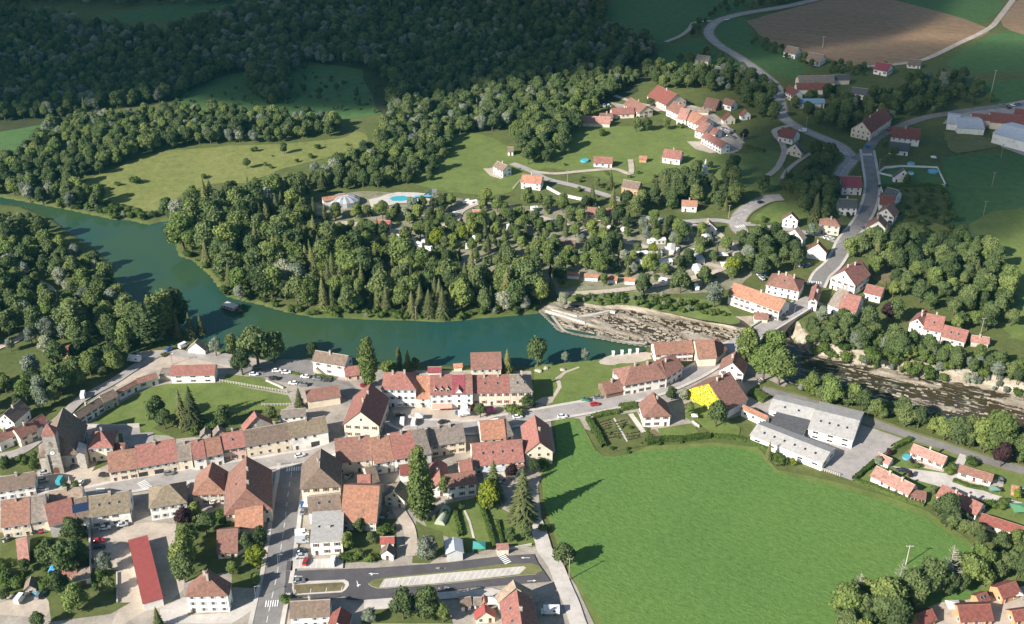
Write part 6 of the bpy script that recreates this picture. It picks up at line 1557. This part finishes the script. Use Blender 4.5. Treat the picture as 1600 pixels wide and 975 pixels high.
# ---------------------------------------------------------------- hedges, walls, fences
rh_ = random.Random(8)
def hedge(r, pts_, w, h, label, mat='leaf_hedge'):
    L = [P(*T(r, *q)) for q in pts_]; m = MB(); c = L[0].copy(); c.z = 0
    for a, b in zip(L, L[1:]):
        d = b-a; ln_ = d.length; t = d.normalized(); n = Vector((-t.y, t.x, 0)); A, B = a-c, b-c
        z = lambda v, zz: (v.x, v.y, zz)
        for f in ([z(A-n*w/2,0), z(B-n*w/2,0), z(B-n*w/2*.8,h), z(A-n*w/2*.8,h)], [z(B+n*w/2,0), z(A+n*w/2,0), z(A+n*w/2*.8,h), z(B+n*w/2*.8,h)], [z(A-n*w/2*.8,h), z(B-n*w/2*.8,h), z(B+n*w/2*.8,h), z(A+n*w/2*.8,h)]): m.poly(f)
        for _ in range(int(ln_*(w+2*h)*3.0)):
            s = rh_.uniform(0, ln_); e = rh_.uniform(-1, 1); side = rh_.random() < .5
            p = A + t*s + (n*(w/2)*math.copysign(1, e) + Vector((0,0,rh_.uniform(0,h))) if side else n*e*w/2 + Vector((0,0,h)))
            dd = Vector((rh_.uniform(-1,1), rh_.uniform(-1,1), rh_.uniform(-.4,1))).normalized(); a1 = dd.orthogonal().normalized()*rh_.uniform(.18,.38); b1 = dd.cross(a1)
            m.poly([p-a1, p+b1, p+a1, p-b1])
    o = thing('hedge', label, 'hedge', c, 0, None, m.mesh('hedge', [mat])); return o
for a_ in (('K',[(1050,895),(1200,905),(1330,935),(1462,985)],2.2,1.6,'long clipped hedge between the crop field and the factory'),
  ('L',[(1040,935),(1205,795)],1.8,1.8,'clipped hedge at the end of the factory yard'),('M',[(170,550),(300,590),(480,660),(700,735)],1.8,1.4,'long low hedge between the crop and the bungalow garden'),
  ('c',[(400,285),(490,262),(620,240)],2.5,1.6,'hedge along the street above the kitchen garden'),('c',[(630,215),(765,190)],3.5,2.2,'thick bright hedge left of the square white house'),
  ('c',[(365,300),(430,400),(500,530)],2.2,2.0,'dark hedge between the crop and the kitchen garden'),('c',[(850,500),(1000,470),(1150,470),(1380,440)],2.6,1.8,'loose hedge below the square white house'),
  ('Z',[(1080,445),(1240,480)],1.6,1.0,'low hedge above the riverside cars'),('Z',[(1290,480),(1440,500)],2.2,1.6,'hedge beneath the waterside house stair'),
  ('h',[(465,385),(530,540),(600,770)],1.6,1.6,'long hedge between the striped lawn and the fruit trees'),('h',[(295,480),(340,680)],1.6,1.6,'hedge at the left of the striped lawn'),
  ('R',[(865,560),(1000,550),(1180,548),(1260,560)],2.5,1.6,'dark hedge below the white-walled garden'),('K',[(1330,560),(1450,620)],5,2.2,'thick hedge block right of the yellow-gabled house'),
  ('R',[(470,380),(510,310)],2,1.4,'dark hedge along the shaded meadow by the main road'),('R',[(90,780),(180,790),(240,780)],1.5,1,'hedge at the inner edge of the road bend'),('M',[(460,300),(520,270),(600,235)],2.2,1.8,'hedge between the factory yard and the pink bungalow'),
  ('M',[(920,545),(1040,590),(1180,615)],2.0,1.2,'flower hedge under the brownish-roofed bungalow'),('Q',[(1340,470),(1460,500)],2.2,1.6,'dark hedge right of the hill terrace'),('h',[(620,560),(660,740)],1.2,1.2,'thin hedge beside the fruit tree lawn')): hedge(*a_)
def wall_(r, pts_, h, th, label, mat='concrete', nm='garden_wall', cat='wall'):
    L = [P(*T(r, *q)) for q in pts_]; c = L[0].copy(); c.z = 0; m = strip([q-c for q in L], th, -.2, h); m2 = strip([q-c for q in L], th+.12, h, h+.1)
    o = thing(nm, label, cat, c); link('masonry', m.mesh('masonry', [mat]), o); link('coping', m2.mesh('coping', ['concrete']), o)
for a_ in (('R',[(862,475),(905,442),(1010,434),(1225,442),(1278,552),(1245,550)],1.4,.5,'white wall enclosing the garden with the blue pool','white_paint'),('R',[(862,475),(950,495)],1.4,.4,'white wall in front of the pool garden house','white_paint'),
  ('R',[(862,478),(872,540),(890,590)],1.4,.5,'white wall along the upper street','white_paint'),('Y',[(610,668),(905,675)],1.4,.5,'grey churchyard wall above the presbytery'),('Y',[(905,675),(1065,668)],1.5,.8,'pale wall below the village meadow'),
  ('E',[(705,230),(715,600)],2.2,.5,'long shaded wall at the gravel yard','stone'),('E',[(915,580),(918,815)],.8,.3,'low wall between garden and gravel yard','stone'),
  ('P',[(425,590),(470,600),(555,625),(640,650)],1.5,.6,'pale river terrace wall below the clipped trees'),('Z',[(885,510),(1000,560),(1030,575)],.8,.6,'curved pale low wall by the meadow ramp'),
  ('h',[(700,780),(880,745)],1.0,.4,'pale wall along the car park road'),('h',[(370,480),(410,570),(440,690)],.25,.7,'pale garden path edging of the striped lawn'),
  ('U',[(600,240),(600,241)],.1,.1,'x') ,('a',[(945,785),(1000,815),(1105,838)],1.6,.6,'white retaining wall beside the hill lane','white_paint'),
  ('K',[(885,780),(940,820)],1.0,.4,'pale wall by the square white house drive'),('O',[(655,530),(720,520)],1.4,.6,'pale wall beside the bridge head')):
    if a_[4] != 'x': wall_(*a_)
def fence(r, a, b, n, h, label):
    A, B = P(*T(r, *a)), P(*T(r, *b)); d = B-A; ln_ = d.length; o = thing('fence', label, 'fence', (A.x, A.y, 0), math.atan2(d.y, d.x))
    m = MB(); m.box(-.12,.12,-.12,.12,0,h); me = m.mesh('post', ['concrete']); 
    for i in range(n+1): link('post', me, o, (ln_*i/n, 0, 0))
    for z in (h*.45, h*.85): m = MB(); m.box(0, ln_, -.05, .05, z, z+.12); link('rail', m.mesh('rail', ['concrete']), o)
fence('Z', (500,515), (1060,610), 24, 1.4, 'pale concrete post fence along the top of the village meadow')
fence('Z', (850,715), (1110,712), 10, 1.2, 'short pale fence at the foot of the village meadow')
fence('U', (1270,235), (1310,190), 6, 1.2, 'fence up the slope beside the orange-roofed villa')
fence('L', (805,855), (935,898), 8, 1.4, 'wire fence post line below the front factory hall')
# ---------------------------------------------------------------- weir, terrace posts, rocks
root_p = P(*T('b', 100, 112)); o = thing('fish_ladder', 'stepped concrete fish pass at the left end of the weir', 'weir', (root_p.x, root_p.y, 0))
A, B = P(*T('b', 105, 118), -.3), P(*T('b', 385, 205), -.3); off = Vector((root_p.x, root_p.y, 0))
A2, B2 = P(*T('b', 140, 110), -.3), P(*T('b', 330, 160), -.3)
for (q0, q1) in ((A, B), (A2, B2)):
    link('side_wall', strip([q0-off, q1-off], .8, -3.5, .25).mesh('side_wall', ['concrete']), o)
for i in range(9):
    t = (i+.6)/9.5; link('baffle', strip([A.lerp(B, t)-off, A2.lerp(B2, t)-off], .35, -3.5, .1-.12*i).mesh('baffle', ['concrete']), o)
w_ = smooth([P(*T('b', x, y), -.5) for x, y in [(150,150),(200,215),(235,255),(290,275),(420,300),(560,318),(700,338),(815,350)]], 4)
c0 = Vector((w_[0].x, w_[0].y, 0)); o = thing('weir', 'low stone weir crest holding back the green river', 'weir', c0); link('crest', strip([q-c0 for q in w_], 1.3, -3.6, -.62).mesh('crest', ['stone']), o)
w_ = [P(*T('b', x, y), -.5) for x, y in [(330,160),(440,145),(560,118),(600,125)]]; c0 = Vector((w_[0].x, w_[0].y, 0))
o = thing('stone_dyke', 'pale low dyke above the rapids at the pond', 'weir', c0); link('crest', strip([q-c0 for q in w_], 1.2, -3, -.2).mesh('crest', ['concrete']), o)
for i, (x, lab) in enumerate(((585,'first from the left'),(648,'second from the left'),(703,'third from the left'),(757,'rightmost'))):
    p = P(*T('b', x, 436-i*6)); m = MB(); m.box(-.55,.55,-.55,.55,-.1,2.0); m.box(-.7,.7,-.7,.7,2.0,2.2); thing('stone_pillar', 'white square pillar on the river terrace, ' + lab, 'pillar', (p.x, p.y, 0), 0, 'white pillars of the mill terrace', m.mesh('stone_pillar', ['white_paint']))
def boulder_me(seed):
    rr = random.Random(seed); m = MB(); n = 7; rows = []
    for i in range(1, 4):
        ph = math.pi*i/4; rows.append(len(m.v))
        for j in range(n): q = rr.uniform(.75, 1.15); m.v.append((q*math.sin(ph)*math.cos(6.283*j/n), q*.8*math.sin(ph)*math.sin(6.283*j/n), .55*q*math.cos(ph)))
    t = len(m.v); m.v += [(0,0,.5),(0,0,-.5)]
    for j in range(n):
        k = (j+1) % n; m.f.append((t, rows[0]+j, rows[0]+k)); m.f.append((t+1, rows[2]+k, rows[2]+j)); m.m += [0,0]
        for i in range(2): m.f.append((rows[i]+j, rows[i+1]+j, rows[i+1]+k, rows[i]+k)); m.m.append(0)
    return m.mesh('boulder', ['stone'])
BM = [boulder_me(i) for i in range(3)]
for i, (x, y) in enumerate([(885,885),(945,868),(900,890),(1060,880)]):
    p = P(*T('e', x, y)); o = thing('boulder', ['large pale boulder left of the pair under the round park tree','large pale boulder right of the pair under the round park tree','smaller boulder beside the left pale one on the park lawn','boulder below the small grey willow'][i], 'boulder', (p.x, p.y, .3), i, None, BM[i % 3]); o.scale = (1.5,1.5,1.3)
# loose blocks in the rapids: uncountable rubble, one object
m = MB(); rr = random.Random(4); pts_ = []
while len(pts_) < 1150:
    x, y = (rr.uniform(855, 1210), rr.uniform(478, 545)) if rr.random() < .8 else (rr.uniform(1270, 1620), rr.uniform(550, 690)); q = P(x, y, -2); z = float(bedz(q.x)); q = P(x, y, z)
    if sdist(np.array([[q.x, q.y]]), go_w)[0] > 2: pts_.append(q)
for q in pts_:
    s = rr.uniform(.3, 1.2); L_ = s*rr.uniform(1, 3); an = -.42+rr.uniform(-.3,.3); c, s2 = math.cos(an), math.sin(an); z0, z1 = q.z-.5, q.z+rr.uniform(.15,.5)
    bs = [(q.x+u*c-v*s2, q.y+u*s2+v*c) for u, v in ((-L_/2,-s/2),(L_/2,-s/2*rr.uniform(.5,1)),(L_/2*rr.uniform(.6,1),s/2),(-L_/2,s/2*rr.uniform(.5,1)))]
    n = len(m.v); m.v += [(x_, y_, z0) for x_, y_ in bs] + [(x_, y_, z1+rr.uniform(-.1,.1)) for x_, y_ in bs]
    for f in ((4,5,6,7),(0,1,5,4),(1,2,6,5),(2,3,7,6),(3,0,4,7)): m.f.append(tuple(n+i for i in f)); m.m.append(0)
o = link('rubble', m.mesh('rubble', ['rock'])); o['kind'] = 'stuff'; o['label'] = 'loose limestone blocks strewn over the rapids'; o['category'] = 'rocks'
# ---------------------------------------------------------------- pool, slides and small things
area('pool_deck', 'concrete', [T('U', *q) for q in [(455,300),(520,285),(560,268),(620,258),(720,260),(800,268),(802,305),(700,318),(620,322),(520,345),(470,345)]])
area('pool_water', 'pool_water', [T('U', *q) for q in [(572,292),(600,282),(650,278),(692,288),(690,300),(650,308),(590,308)]])
area('pool_water', 'pool_water', [T('U', *q) for q in [(708,284),(740,276),(770,280),(765,292),(730,296)]])
p = P(*T('U', 770, 290)); o = thing('water_slide', 'blue water slides at the right end of the camp pool', 'water slide', (p.x, p.y, 0))
for k in range(3):
    m = MB(); pr = None
    for i in range(18):
        t = i/17; q = Vector((-6+11*t, 2.2*math.sin(t*5+k*1.3)+k*1.7-2, .3+3.4*t))
        if pr is not None:
            d = (q-pr).normalized(); n = Vector((-d.y, d.x, 0))*.45; up_ = Vector((0,0,.5)); m.poly([pr-n, q-n, q+n, pr+n]); m.poly([pr-n+up_, q-n+up_, q-n, pr-n]); m.poly([pr+n, q+n, q+n+up_, pr+n+up_])
        pr = q
    link('slide', m.mesh('slide', ['plastic']), o, color=(.10,.30,.42))
m = MB()
for x_, y_ in ((5,-2),(7,-2),(5,2),(7,2)): m.tube((x_,y_,0), (x_,y_,5.4), .14, .14, 6)
m.box(4.6,7.4,-2.4,2.6,4.9,5.1); link('slide_tower', m.mesh('slide_tower', ['metal_grey']), o)
p = P(*T('U', 320, 318)); o = thing('pool_dome', 'low round glazed roof beside the curved pool house', 'pool building', (p.x, p.y, 0)); R_ = 9
m = MB(); rings = [(R_, 0), (R_, 3.0), (R_*.7, 4.6), (R_*.3, 5.4)]
for i in range(24):
    for (ra, za), (rb, zb) in zip(rings, rings[1:]):
        a0, a1 = 2*math.pi*i/24, 2*math.pi*(i+1)/24; m.poly([(ra*math.cos(a0), ra*.8*math.sin(a0), za),(ra*math.cos(a1), ra*.8*math.sin(a1), za),(rb*math.cos(a1), rb*.8*math.sin(a1), zb),(rb*math.cos(a0), rb*.8*math.sin(a0), zb)], 0 if i % 2 else 1)
m.poly([(R_*.3*math.cos(2*math.pi*i/24), R_*.24*math.sin(2*math.pi*i/24), 5.4) for i in range(24)], 1); link('glazed_roof', m.mesh('glazed_roof', ['metal_grey', 'shutter_grey']), o)
def round_pool(r, x, y, R_, label, col=(.14,.34,.46)):
    p = P(*T(r, x, y)); o = thing('paddling_pool', label, 'pool', (p.x, p.y, ZC-.1)); m = MB(); k = 20
    for i in range(k):
        a0, a1 = 2*math.pi*i/k, 2*math.pi*(i+1)/k; c0_, s0_, c1_, s1_ = math.cos(a0)*R_, math.sin(a0)*R_, math.cos(a1)*R_, math.sin(a1)*R_
        m.poly([(c0_,s0_,-.2),(c1_,s1_,-.2),(c1_,s1_,.8),(c0_,s0_,.8)]); m.poly([(c0_,s0_,.8),(c1_,s1_,.8),(c1_*.9,s1_*.9,.8),(c0_*.9,s0_*.9,.8)])
    link('rim', m.mesh('rim', ['plastic']), o, color=col); m = MB(); m.poly([(R_*.9*math.cos(2*math.pi*i/k), R_*.9*math.sin(2*math.pi*i/k), .68) for i in range(k)]); link('water_surface', m.mesh('water_surface', ['pool_water']), o)
round_pool('R', 1200, 467, 3.2, 'round blue pool in the white-walled garden'); round_pool('R', 1064, 478, 1.8, 'small pale pool beside the white-walled garden house', (.6,.75,.8))
round_pool('Q', 268, 562, 2.6, 'blue-covered pool beside the bungalow on the hill meadow', (.1,.4,.5)); round_pool('R', 1065, 420, 2.2, 'light blue pool behind the white-walled garden', (.4,.6,.75))
round_pool('E', 318, 710, 3.0, 'bright blue pool beside the little brown cabin'); round_pool('M', 565, 375, 1.6, 'blue paddling pool at the pink bungalow')
def canopy(r, x, y, w, d, h, col, label, nm='tent', rz=0):
    p = P(*T(r, x, y)); o = thing(nm, label, nm.replace('_', ' '), (p.x, p.y, ZC-.1), rz); m = MB()
    q = [(-w/2,-d/2,h),(w/2,-d/2,h),(w/2,d/2,h),(-w/2,d/2,h)]
    for i in range(4): a, b = q[i], q[(i+1) % 4]; m.poly([a, b, (0,0,h*1.35)]); m.poly([(a[0],a[1],h-.3),(b[0],b[1],h-.3),b,a])
    link('cover', m.mesh('cover', ['plastic']), o, color=col)
    m = MB(); m.tube((0,0,-.1),(0,0,h),.05,.05,6); me = m.mesh('leg', ['metal_grey'])
    for sx in (-1,1):
        for sy in (-1,1): link('leg', me, o, (sx*(w/2-.1), sy*(d/2-.1), 0))
canopy('h',482,785,4.5,4,2.4,(.07,.30,.26),'teal garden pavilion at the foot of the striped lawn'); canopy('J',850,0,3,3,2.2,(.7,.7,.66),'x') if False else None
canopy('E',435,590,3.4,3.2,2.3,(.08,.35,.75),'bright blue tarpaulin tent beside the flat garage block'); canopy('J',650,520,4.2,3.4,2.3,(.8,.76,.7),'white sail canopy beside the big gable house')
canopy('M',1228,640,3.6,2.6,2.2,(.14,.26,.20),'small green canopy at the lane by the brownish bungalow'); canopy('M',1420,790,6,5,2.3,(.11,.27,.14),'large green tarpaulin roof at the right edge')
canopy('N',1000,825,4.5,4,2.5,(.78,.74,.68),'pale awning at the left end of the wide dark red roof'); canopy('N',1520,720,4,3.2,2.4,(.72,.60,.55),'pink parasol on the terrace of the rightmost orange house')
canopy('C',1350,590,4,3.6,2.3,(.8,.8,.78),'white market awning at the right of the square'); canopy('C',1000,620,3.4,3,2.3,(.75,.75,.72),'white market awning in the middle of the square'); canopy('O',45,115,5,4,2.2,(.7,.66,.58),'pale round camp tent by the thicket')
canopy('V',1345,485,7,6,2.6,(.66,.60,.50),'big beige marquee left of the long orange-roofed house'); canopy('R',1200,395,3,3,2.2,(.75,.73,.7),'white hut-like tent behind the pool garden')
canopy('K',900,760,2.6,2.2,1.9,(.72,.72,.7),'white garden parasol by the drive wall')
# polytunnel
p = P(*T('h', 205, 530)); o = thing('polytunnel', 'small pale arched greenhouse in the shaded garden', 'greenhouse', (p.x, p.y, 0), 1.35); m = MB(); k = 10
for i in range(k):
    a0, a1 = math.pi*i/k, math.pi*(i+1)/k; m.poly([(-4.5,2*math.cos(a0),2.3*math.sin(a0)),(-4.5,2*math.cos(a1),2.3*math.sin(a1)),(4.5,2*math.cos(a1),2.3*math.sin(a1)),(4.5,2*math.cos(a0),2.3*math.sin(a0))])
for s in (-4.5, 4.5): m.poly([(s,2*math.cos(math.pi*i/k),2.3*math.sin(math.pi*i/k)) for i in range(k+1)])
link('plastic_cover', m.mesh('plastic_cover', ['plastic']), o, color=(.42,.44,.34))
# conservatory, houseboat, monument, fountain, tunnel frames
p = P(*T('M', 650, 690)); o = thing('conservatory', 'glazed conservatory with red door against the bungalow end', 'conservatory', (p.x, p.y, 0), -.35)
m = MB(); m.box(-2.6,2.6,-2.2,2.2,0,2.4); link('glazing', m.mesh('glazing', ['glass_dark']), o); m = MB(); m.poly([(-2.8,-2.4,2.4),(2.8,-2.4,2.4),(2.8,2.4,3.1),(-2.8,2.4,3.1)]); m.poly([(-2.8,-2.4,2.35),(-2.8,2.4,2.35),(2.8,2.4,2.35),(2.8,-2.4,2.35)]); link('roof', m.mesh('roof', ['roof_tile']), o, color=RC['rbr'])
m = MB()
for x_ in (-2.6,-1.3,0,1.3,2.6): m.box(x_-.06,x_+.06,-2.27,-2.2,0,2.4)
link('frame', m.mesh('frame', ['frame_white']), o); m = MB(); m.box(-.5,.5,-2.3,-2.22,0,2.1); link('door', m.mesh('door', ['shutter_red']), o)
p = P(*T('W', 1105, 562), -.8); o = thing('houseboat', 'dark houseboat with pale cabin roof moored on the green river', 'boat', (p.x, p.y, -.8), -.5)
m = ring([(-6,1.2,0,.9,1.3),(-4.5,2.1,-.2,.9,2.2),(4,2.1,-.2,.9,2.2),(6.2,.4,.1,1.2,.5)]); link('hull', m.mesh('hull', ['car_paint']), o, color=(.06,.05,.045))
m = MB(); m.box(-4.2,2.6,-1.7,1.7,.9,2.6); link('cabin', m.mesh('cabin', ['plaster']), o, color=(.35,.27,.2)); m = MB(); m.box(-4.6,3.1,-2,2,2.6,2.75); link('cabin_roof', m.mesh('cabin_roof', ['plastic']), o, color=(.55,.52,.48))
for q in (-3,-1,1): m = MB(); m.box(q-.4,q+.4,-1.74,-1.7,1.4,2.1); link('window', m.mesh('window', ['glass_dark']), o)
p = P(*T('Q', 1065, 640)); o = thing('monument', 'white statue on a pedestal on the hill meadow', 'monument', (p.x, p.y, 0))
m = MB(); m.box(-2.2,2.2,-2.2,2.2,0,.8); m.box(-1.3,1.3,-1.3,1.3,.8,4.2); m.box(-1.5,1.5,-1.5,1.5,4.2,4.6); link('pedestal', m.mesh('pedestal', ['white_paint']), o)
m = MB(); m.tube((0,0,4.6),(0,0,6.2),.9,.5,10); m.tube((0,0,6.2),(0,0,8.0),.5,.7,10); m.tube((0,0,8.0),(0,0,8.5),.7,.25,10); m.tube((0,0,8.5),(0,0,9.4),.36,.3,10); link('statue', m.mesh('statue', ['white_paint']), o)
p = P(*T('A', 540, 780)); o = thing('fountain', 'stone monument with basin between planted shrubs on the church square', 'fountain', (p.x, p.y, ZC)); m = MB(); m.tube((0,0,-.1),(0,0,.6),2,2,12); m.box(-.6,.6,-.6,.6,.6,2.2); m.tube((0,0,2.2),(0,0,4.2),.4,.18,8); link('basin', m.mesh('basin', ['stone']), o)
for q, lab in (((505,795),'left shrub beside the church square fountain'),((580,785),'right shrub beside the church square fountain')): tr('A', q[0], q[1], 'bush', 3.2, lab)
# kitchen-garden rows (stuff: no one could count the plants)
m = MB(); rr = random.Random(6)
for (a, b, n, wdt) in (((390,350),(560,300),4,22),((490,420),(640,395),3,22),((680,430),(800,405),3,22),((860,400),(940,470),3,22),((600,330),(700,300),3,22)):
    for i in range(n):
        A, B = P(*T('c', a[0], a[1]+i*wdt)), P(*T('c', b[0], b[1]+i*wdt)); L_ = (B-A).length
        for k in range(int(L_*9)):
            p = A.lerp(B, rr.random()) + Vector((rr.uniform(-.4,.4), rr.uniform(-.4,.4), .3+rr.uniform(0,.5))); d = Vector((rr.uniform(-1,1),rr.uniform(-1,1),1)).normalized(); a1 = d.orthogonal().normalized()*.25; b1 = d.cross(a1); m.poly([p-a1,p+b1,p+a1,p-b1])
o = link('vegetable_rows', m.mesh('vegetable_rows', ['leaf_hedge'])); o['kind'] = 'stuff'; o['label'] = 'rows of green vegetables in the kitchen garden'; o['category'] = 'plants'
# chairs and tables of the cafe terraces
def terrace(r, x, y, n, cols, label, grp, col):
    p0 = P(*T(r, x, y)); m = MB(); m.tube((0,0,.7),(0,0,.74),.4,.4,10); m.tube((0,0,0),(0,0,.7),.04,.04,5); tme = m.mesh('cafe_table', ['metal_grey'])
    m = MB(); m.poly([(-1.3,-1.3,2.2),(1.3,-1.3,2.2),(0,0,2.8)]); m.poly([(1.3,-1.3,2.2),(1.3,1.3,2.2),(0,0,2.8)]); m.poly([(1.3,1.3,2.2),(-1.3,1.3,2.2),(0,0,2.8)]); m.poly([(-1.3,1.3,2.2),(-1.3,-1.3,2.2),(0,0,2.8)]); m.tube((0,0,0),(0,0,2.7),.04,.04,5); 
    cov = m.mesh('parasol', ['plastic'])
    for i in range(n):
        q = (p0.x+(i % cols)*2.6, p0.y-(i//cols)*2.4, ZC-.05)
        if i % 3 == 1: thing('parasol', 'folding parasol over ' + label, 'parasol', q, .2*i, grp + ' parasols', cov, col)
        else: thing('cafe_table', 'small round table on ' + label, 'table', q, .3*i, grp, tme)
terrace('C', 1025, 528, 8, 8, 'the terrace of the awning cafe', 'tables of the awning cafe', (.35,.55,.62)); terrace('C', 810, 522, 6, 6, 'the terrace of the tall white hotel', 'tables of the hotel', (.75,.72,.66))
terrace('B', 1085, 900, 9, 3, 'the pavement terrace at south street', 'tables of the south street terrace', (.75,.72,.66))
# yard clutter seen between the houses: crates, bins, log piles, garden furniture
def clutter():
    rr = random.Random(12); mk = {}
    m = MB(); m.box(-.4,.4,-.35,.35,0,1.0,0); m.box(-.44,.44,-.4,.4,1.0,1.1,1); mk['wheeled_bin'] = (m.mesh('wheeled_bin', ['shutter_grey','glass_dark']), 'grey wheeled bin', 'bin')
    m = MB()
    for k in range(5):
        for j in range(4-k//2): m.tube((-1.1,-.5+j*.3+k*.07,.15+k*.24), (1.1,-.5+j*.3+k*.07,.15+k*.24), .13, .13, 6, j % 2)
    mk['log_pile'] = (m.mesh('log_pile', ['bark','bark_pale']), 'stack of cut logs', 'logs')
    m = MB(); m.box(-.8,.8,-.4,.4,.68,.74)
    for sx in (-.7,.7):
        for sy in (-.3,.3): m.box(sx-.04,sx+.04,sy-.04,sy+.04,0,.68)
    for sy in (-.8,.8): m.box(-.8,.8,sy-.14,sy+.14,.4,.45); m.box(-.7,-.62,sy-.1,sy+.1,0,.4); m.box(.62,.7,sy-.1,sy+.1,0,.4)
    mk['picnic_table'] = (m.mesh('picnic_table', ['white_paint']), 'white garden table with benches', 'table')
    spots = [('G',700,450,'in the yard behind the bright orange barn'),('G',740,520,'by the garden lane'),('G',470,230,'in the court behind the square row'),('E',620,250,'behind the lower left row'),('E',60,330,'in the far left gardens'),('F',430,40,'behind the orange-brown hip roof'),
      ('J',600,640,'beside the coral roofed shed'),('D',190,640,'behind the dark brown roofs'),('K',1400,480,'near the gorge-side houses'),('h',650,260,'below the dusty-red roof'),('M',650,380,'on the bungalow terrace'),('N',1450,760,'between the orange houses'),
      ('C',560,500,'behind the great red building'),('O',640,170,'in the crossroads courtyard'),('R',990,300,'by the large dark red roof'),('Q',420,200,'in the upper hill village'),('Q',1230,370,'on the terraced parking'),('A',900,620,'near the church square'),('L',1060,520,'in the factory yard')]
    for r, x, y, w in spots:
        for nm_, (me, lab, cat) in mk.items():
            for k in range(2):
                p = P(*T(r, x+rr.uniform(-26,26), y+rr.uniform(-18,18)))
                if not blocked(p.x, p.y, .8): thing(nm_, lab + ' ' + w, cat, (p.x, p.y, ZC-.1), rr.uniform(0,3), lab + ' ' + w, me)
clutter()
# parked cars standing close together in courts and streets
for r, pts_, lab in (('Q',[(1190,350),(1215,362),(1240,380),(1225,400),(1250,410)],'on the hill village terraced parking'),('Q',[(790,20),(820,30),(850,35),(880,40),(340,190),(370,205),(400,195)],'beside the upper hill village barns'),
   ('T',[(600,150),(625,155),(655,150),(680,145),(640,165)],'at the shaded works'),('E',[(300,255),(330,250),(285,270)],'in the court behind the lower left row'),('F',[(1118,60),(1122,110)],'at the south street terrace'),('C',[(1180,645),(1310,575)],'on the town square'),
   ('S',[(840,80)],'x'),('O',[(300,230),(330,250),(360,245),(340,280)],'in the shade behind the long orange-roofed house'),('V',[(1530,500),(1545,520)],'at the thicket by the camp road'),('R',[(880,200),(905,190),(930,215)],'near the large dark red roof')):
    if lab == 'x': continue
    for i, (x, y) in enumerate(pts_):
        c = rc_.choice(['white','silver','grey','black','red','blue']); vehicle('car', r, x, y, rc_.uniform(0,180), c, c + ' car parked ' + lab, 'cars parked ' + lab)
# ---------------------------------------------------------------- the cloud whose shadow lies on the far hills (high above, behind and left of the viewer)
def cloud_mat():
    m = bpy.data.materials.new('cloud'); m.use_nodes = True; MATS['cloud'] = m; nt = m.node_tree
    nt.nodes.remove(nt.nodes['Principled BSDF']); v = nt.nodes.new('ShaderNodeVolumePrincipled')
    v.inputs['Density'].default_value = .04; v.inputs['Color'].default_value = (.95,.95,.95,1); v.inputs['Anisotropy'].default_value = .3
    nt.links.new(v.outputs[0], nt.nodes['Material Output'].inputs['Volume'])
cloud_mat()
def puff(gx_, gy_, rx, ry, alt=1100, thick=90, seed=0, rot=0):
    me = bpy.data.meshes.get('puff')
    if me is None:
        import bmesh
        bm = bmesh.new(); bmesh.ops.create_icosphere(bm, subdivisions=4, radius=1); me = bpy.data.meshes.new('puff')
        for v in bm.verts:
            a_ = np.array([v.co.x*1.7+5]), np.array([v.co.y*1.7+v.co.z*1.3+9]); k = .78+.45*float(fbm(a_[0], a_[1], 4, 4)[0]); v.co *= k
        bm.to_mesh(me); bm.free(); me.materials.append(MATS['cloud'])
    t = alt/toward_sun.z; c = Vector((gx_, gy_, 0)) + toward_sun*t
    o = bpy.data.objects.new('cloud', me); COL.objects.link(o); o.location = c; o.scale = (rx, ry, thick); o.rotation_euler = (0, 0, rot); struct(o)
for px, py, rx, ry, rot, th in CLOUDS:
    g_ = P(px, py); puff(g_.x, g_.y, rx, ry, rot=rot, thick=th)

# ---------------------------------------------------------------- the air between here and the far hills
m = bpy.data.materials.new('haze'); m.use_nodes = True; nt = m.node_tree; nt.nodes.remove(nt.nodes['Principled BSDF'])
v = nt.nodes.new('ShaderNodeVolumePrincipled'); v.inputs['Density'].default_value = .000045; v.inputs['Color'].default_value = (.12,.62,.80,1); v.inputs['Anisotropy'].default_value = .2
nt.links.new(v.outputs[0], nt.nodes['Material Output'].inputs['Volume'])
b = MB(); b.box(gx.min()-50, gx.max()+50, gy.min()-50, gy.max()+50, -12, 300); hz = bpy.data.meshes.new('haze'); hz.from_pydata(b.v, [], b.f); hz.materials.append(m)
o = link('haze', hz); o['kind'] = 'stuff'; o['label'] = 'thin blue haze over the valley'; o['category'] = 'haze'
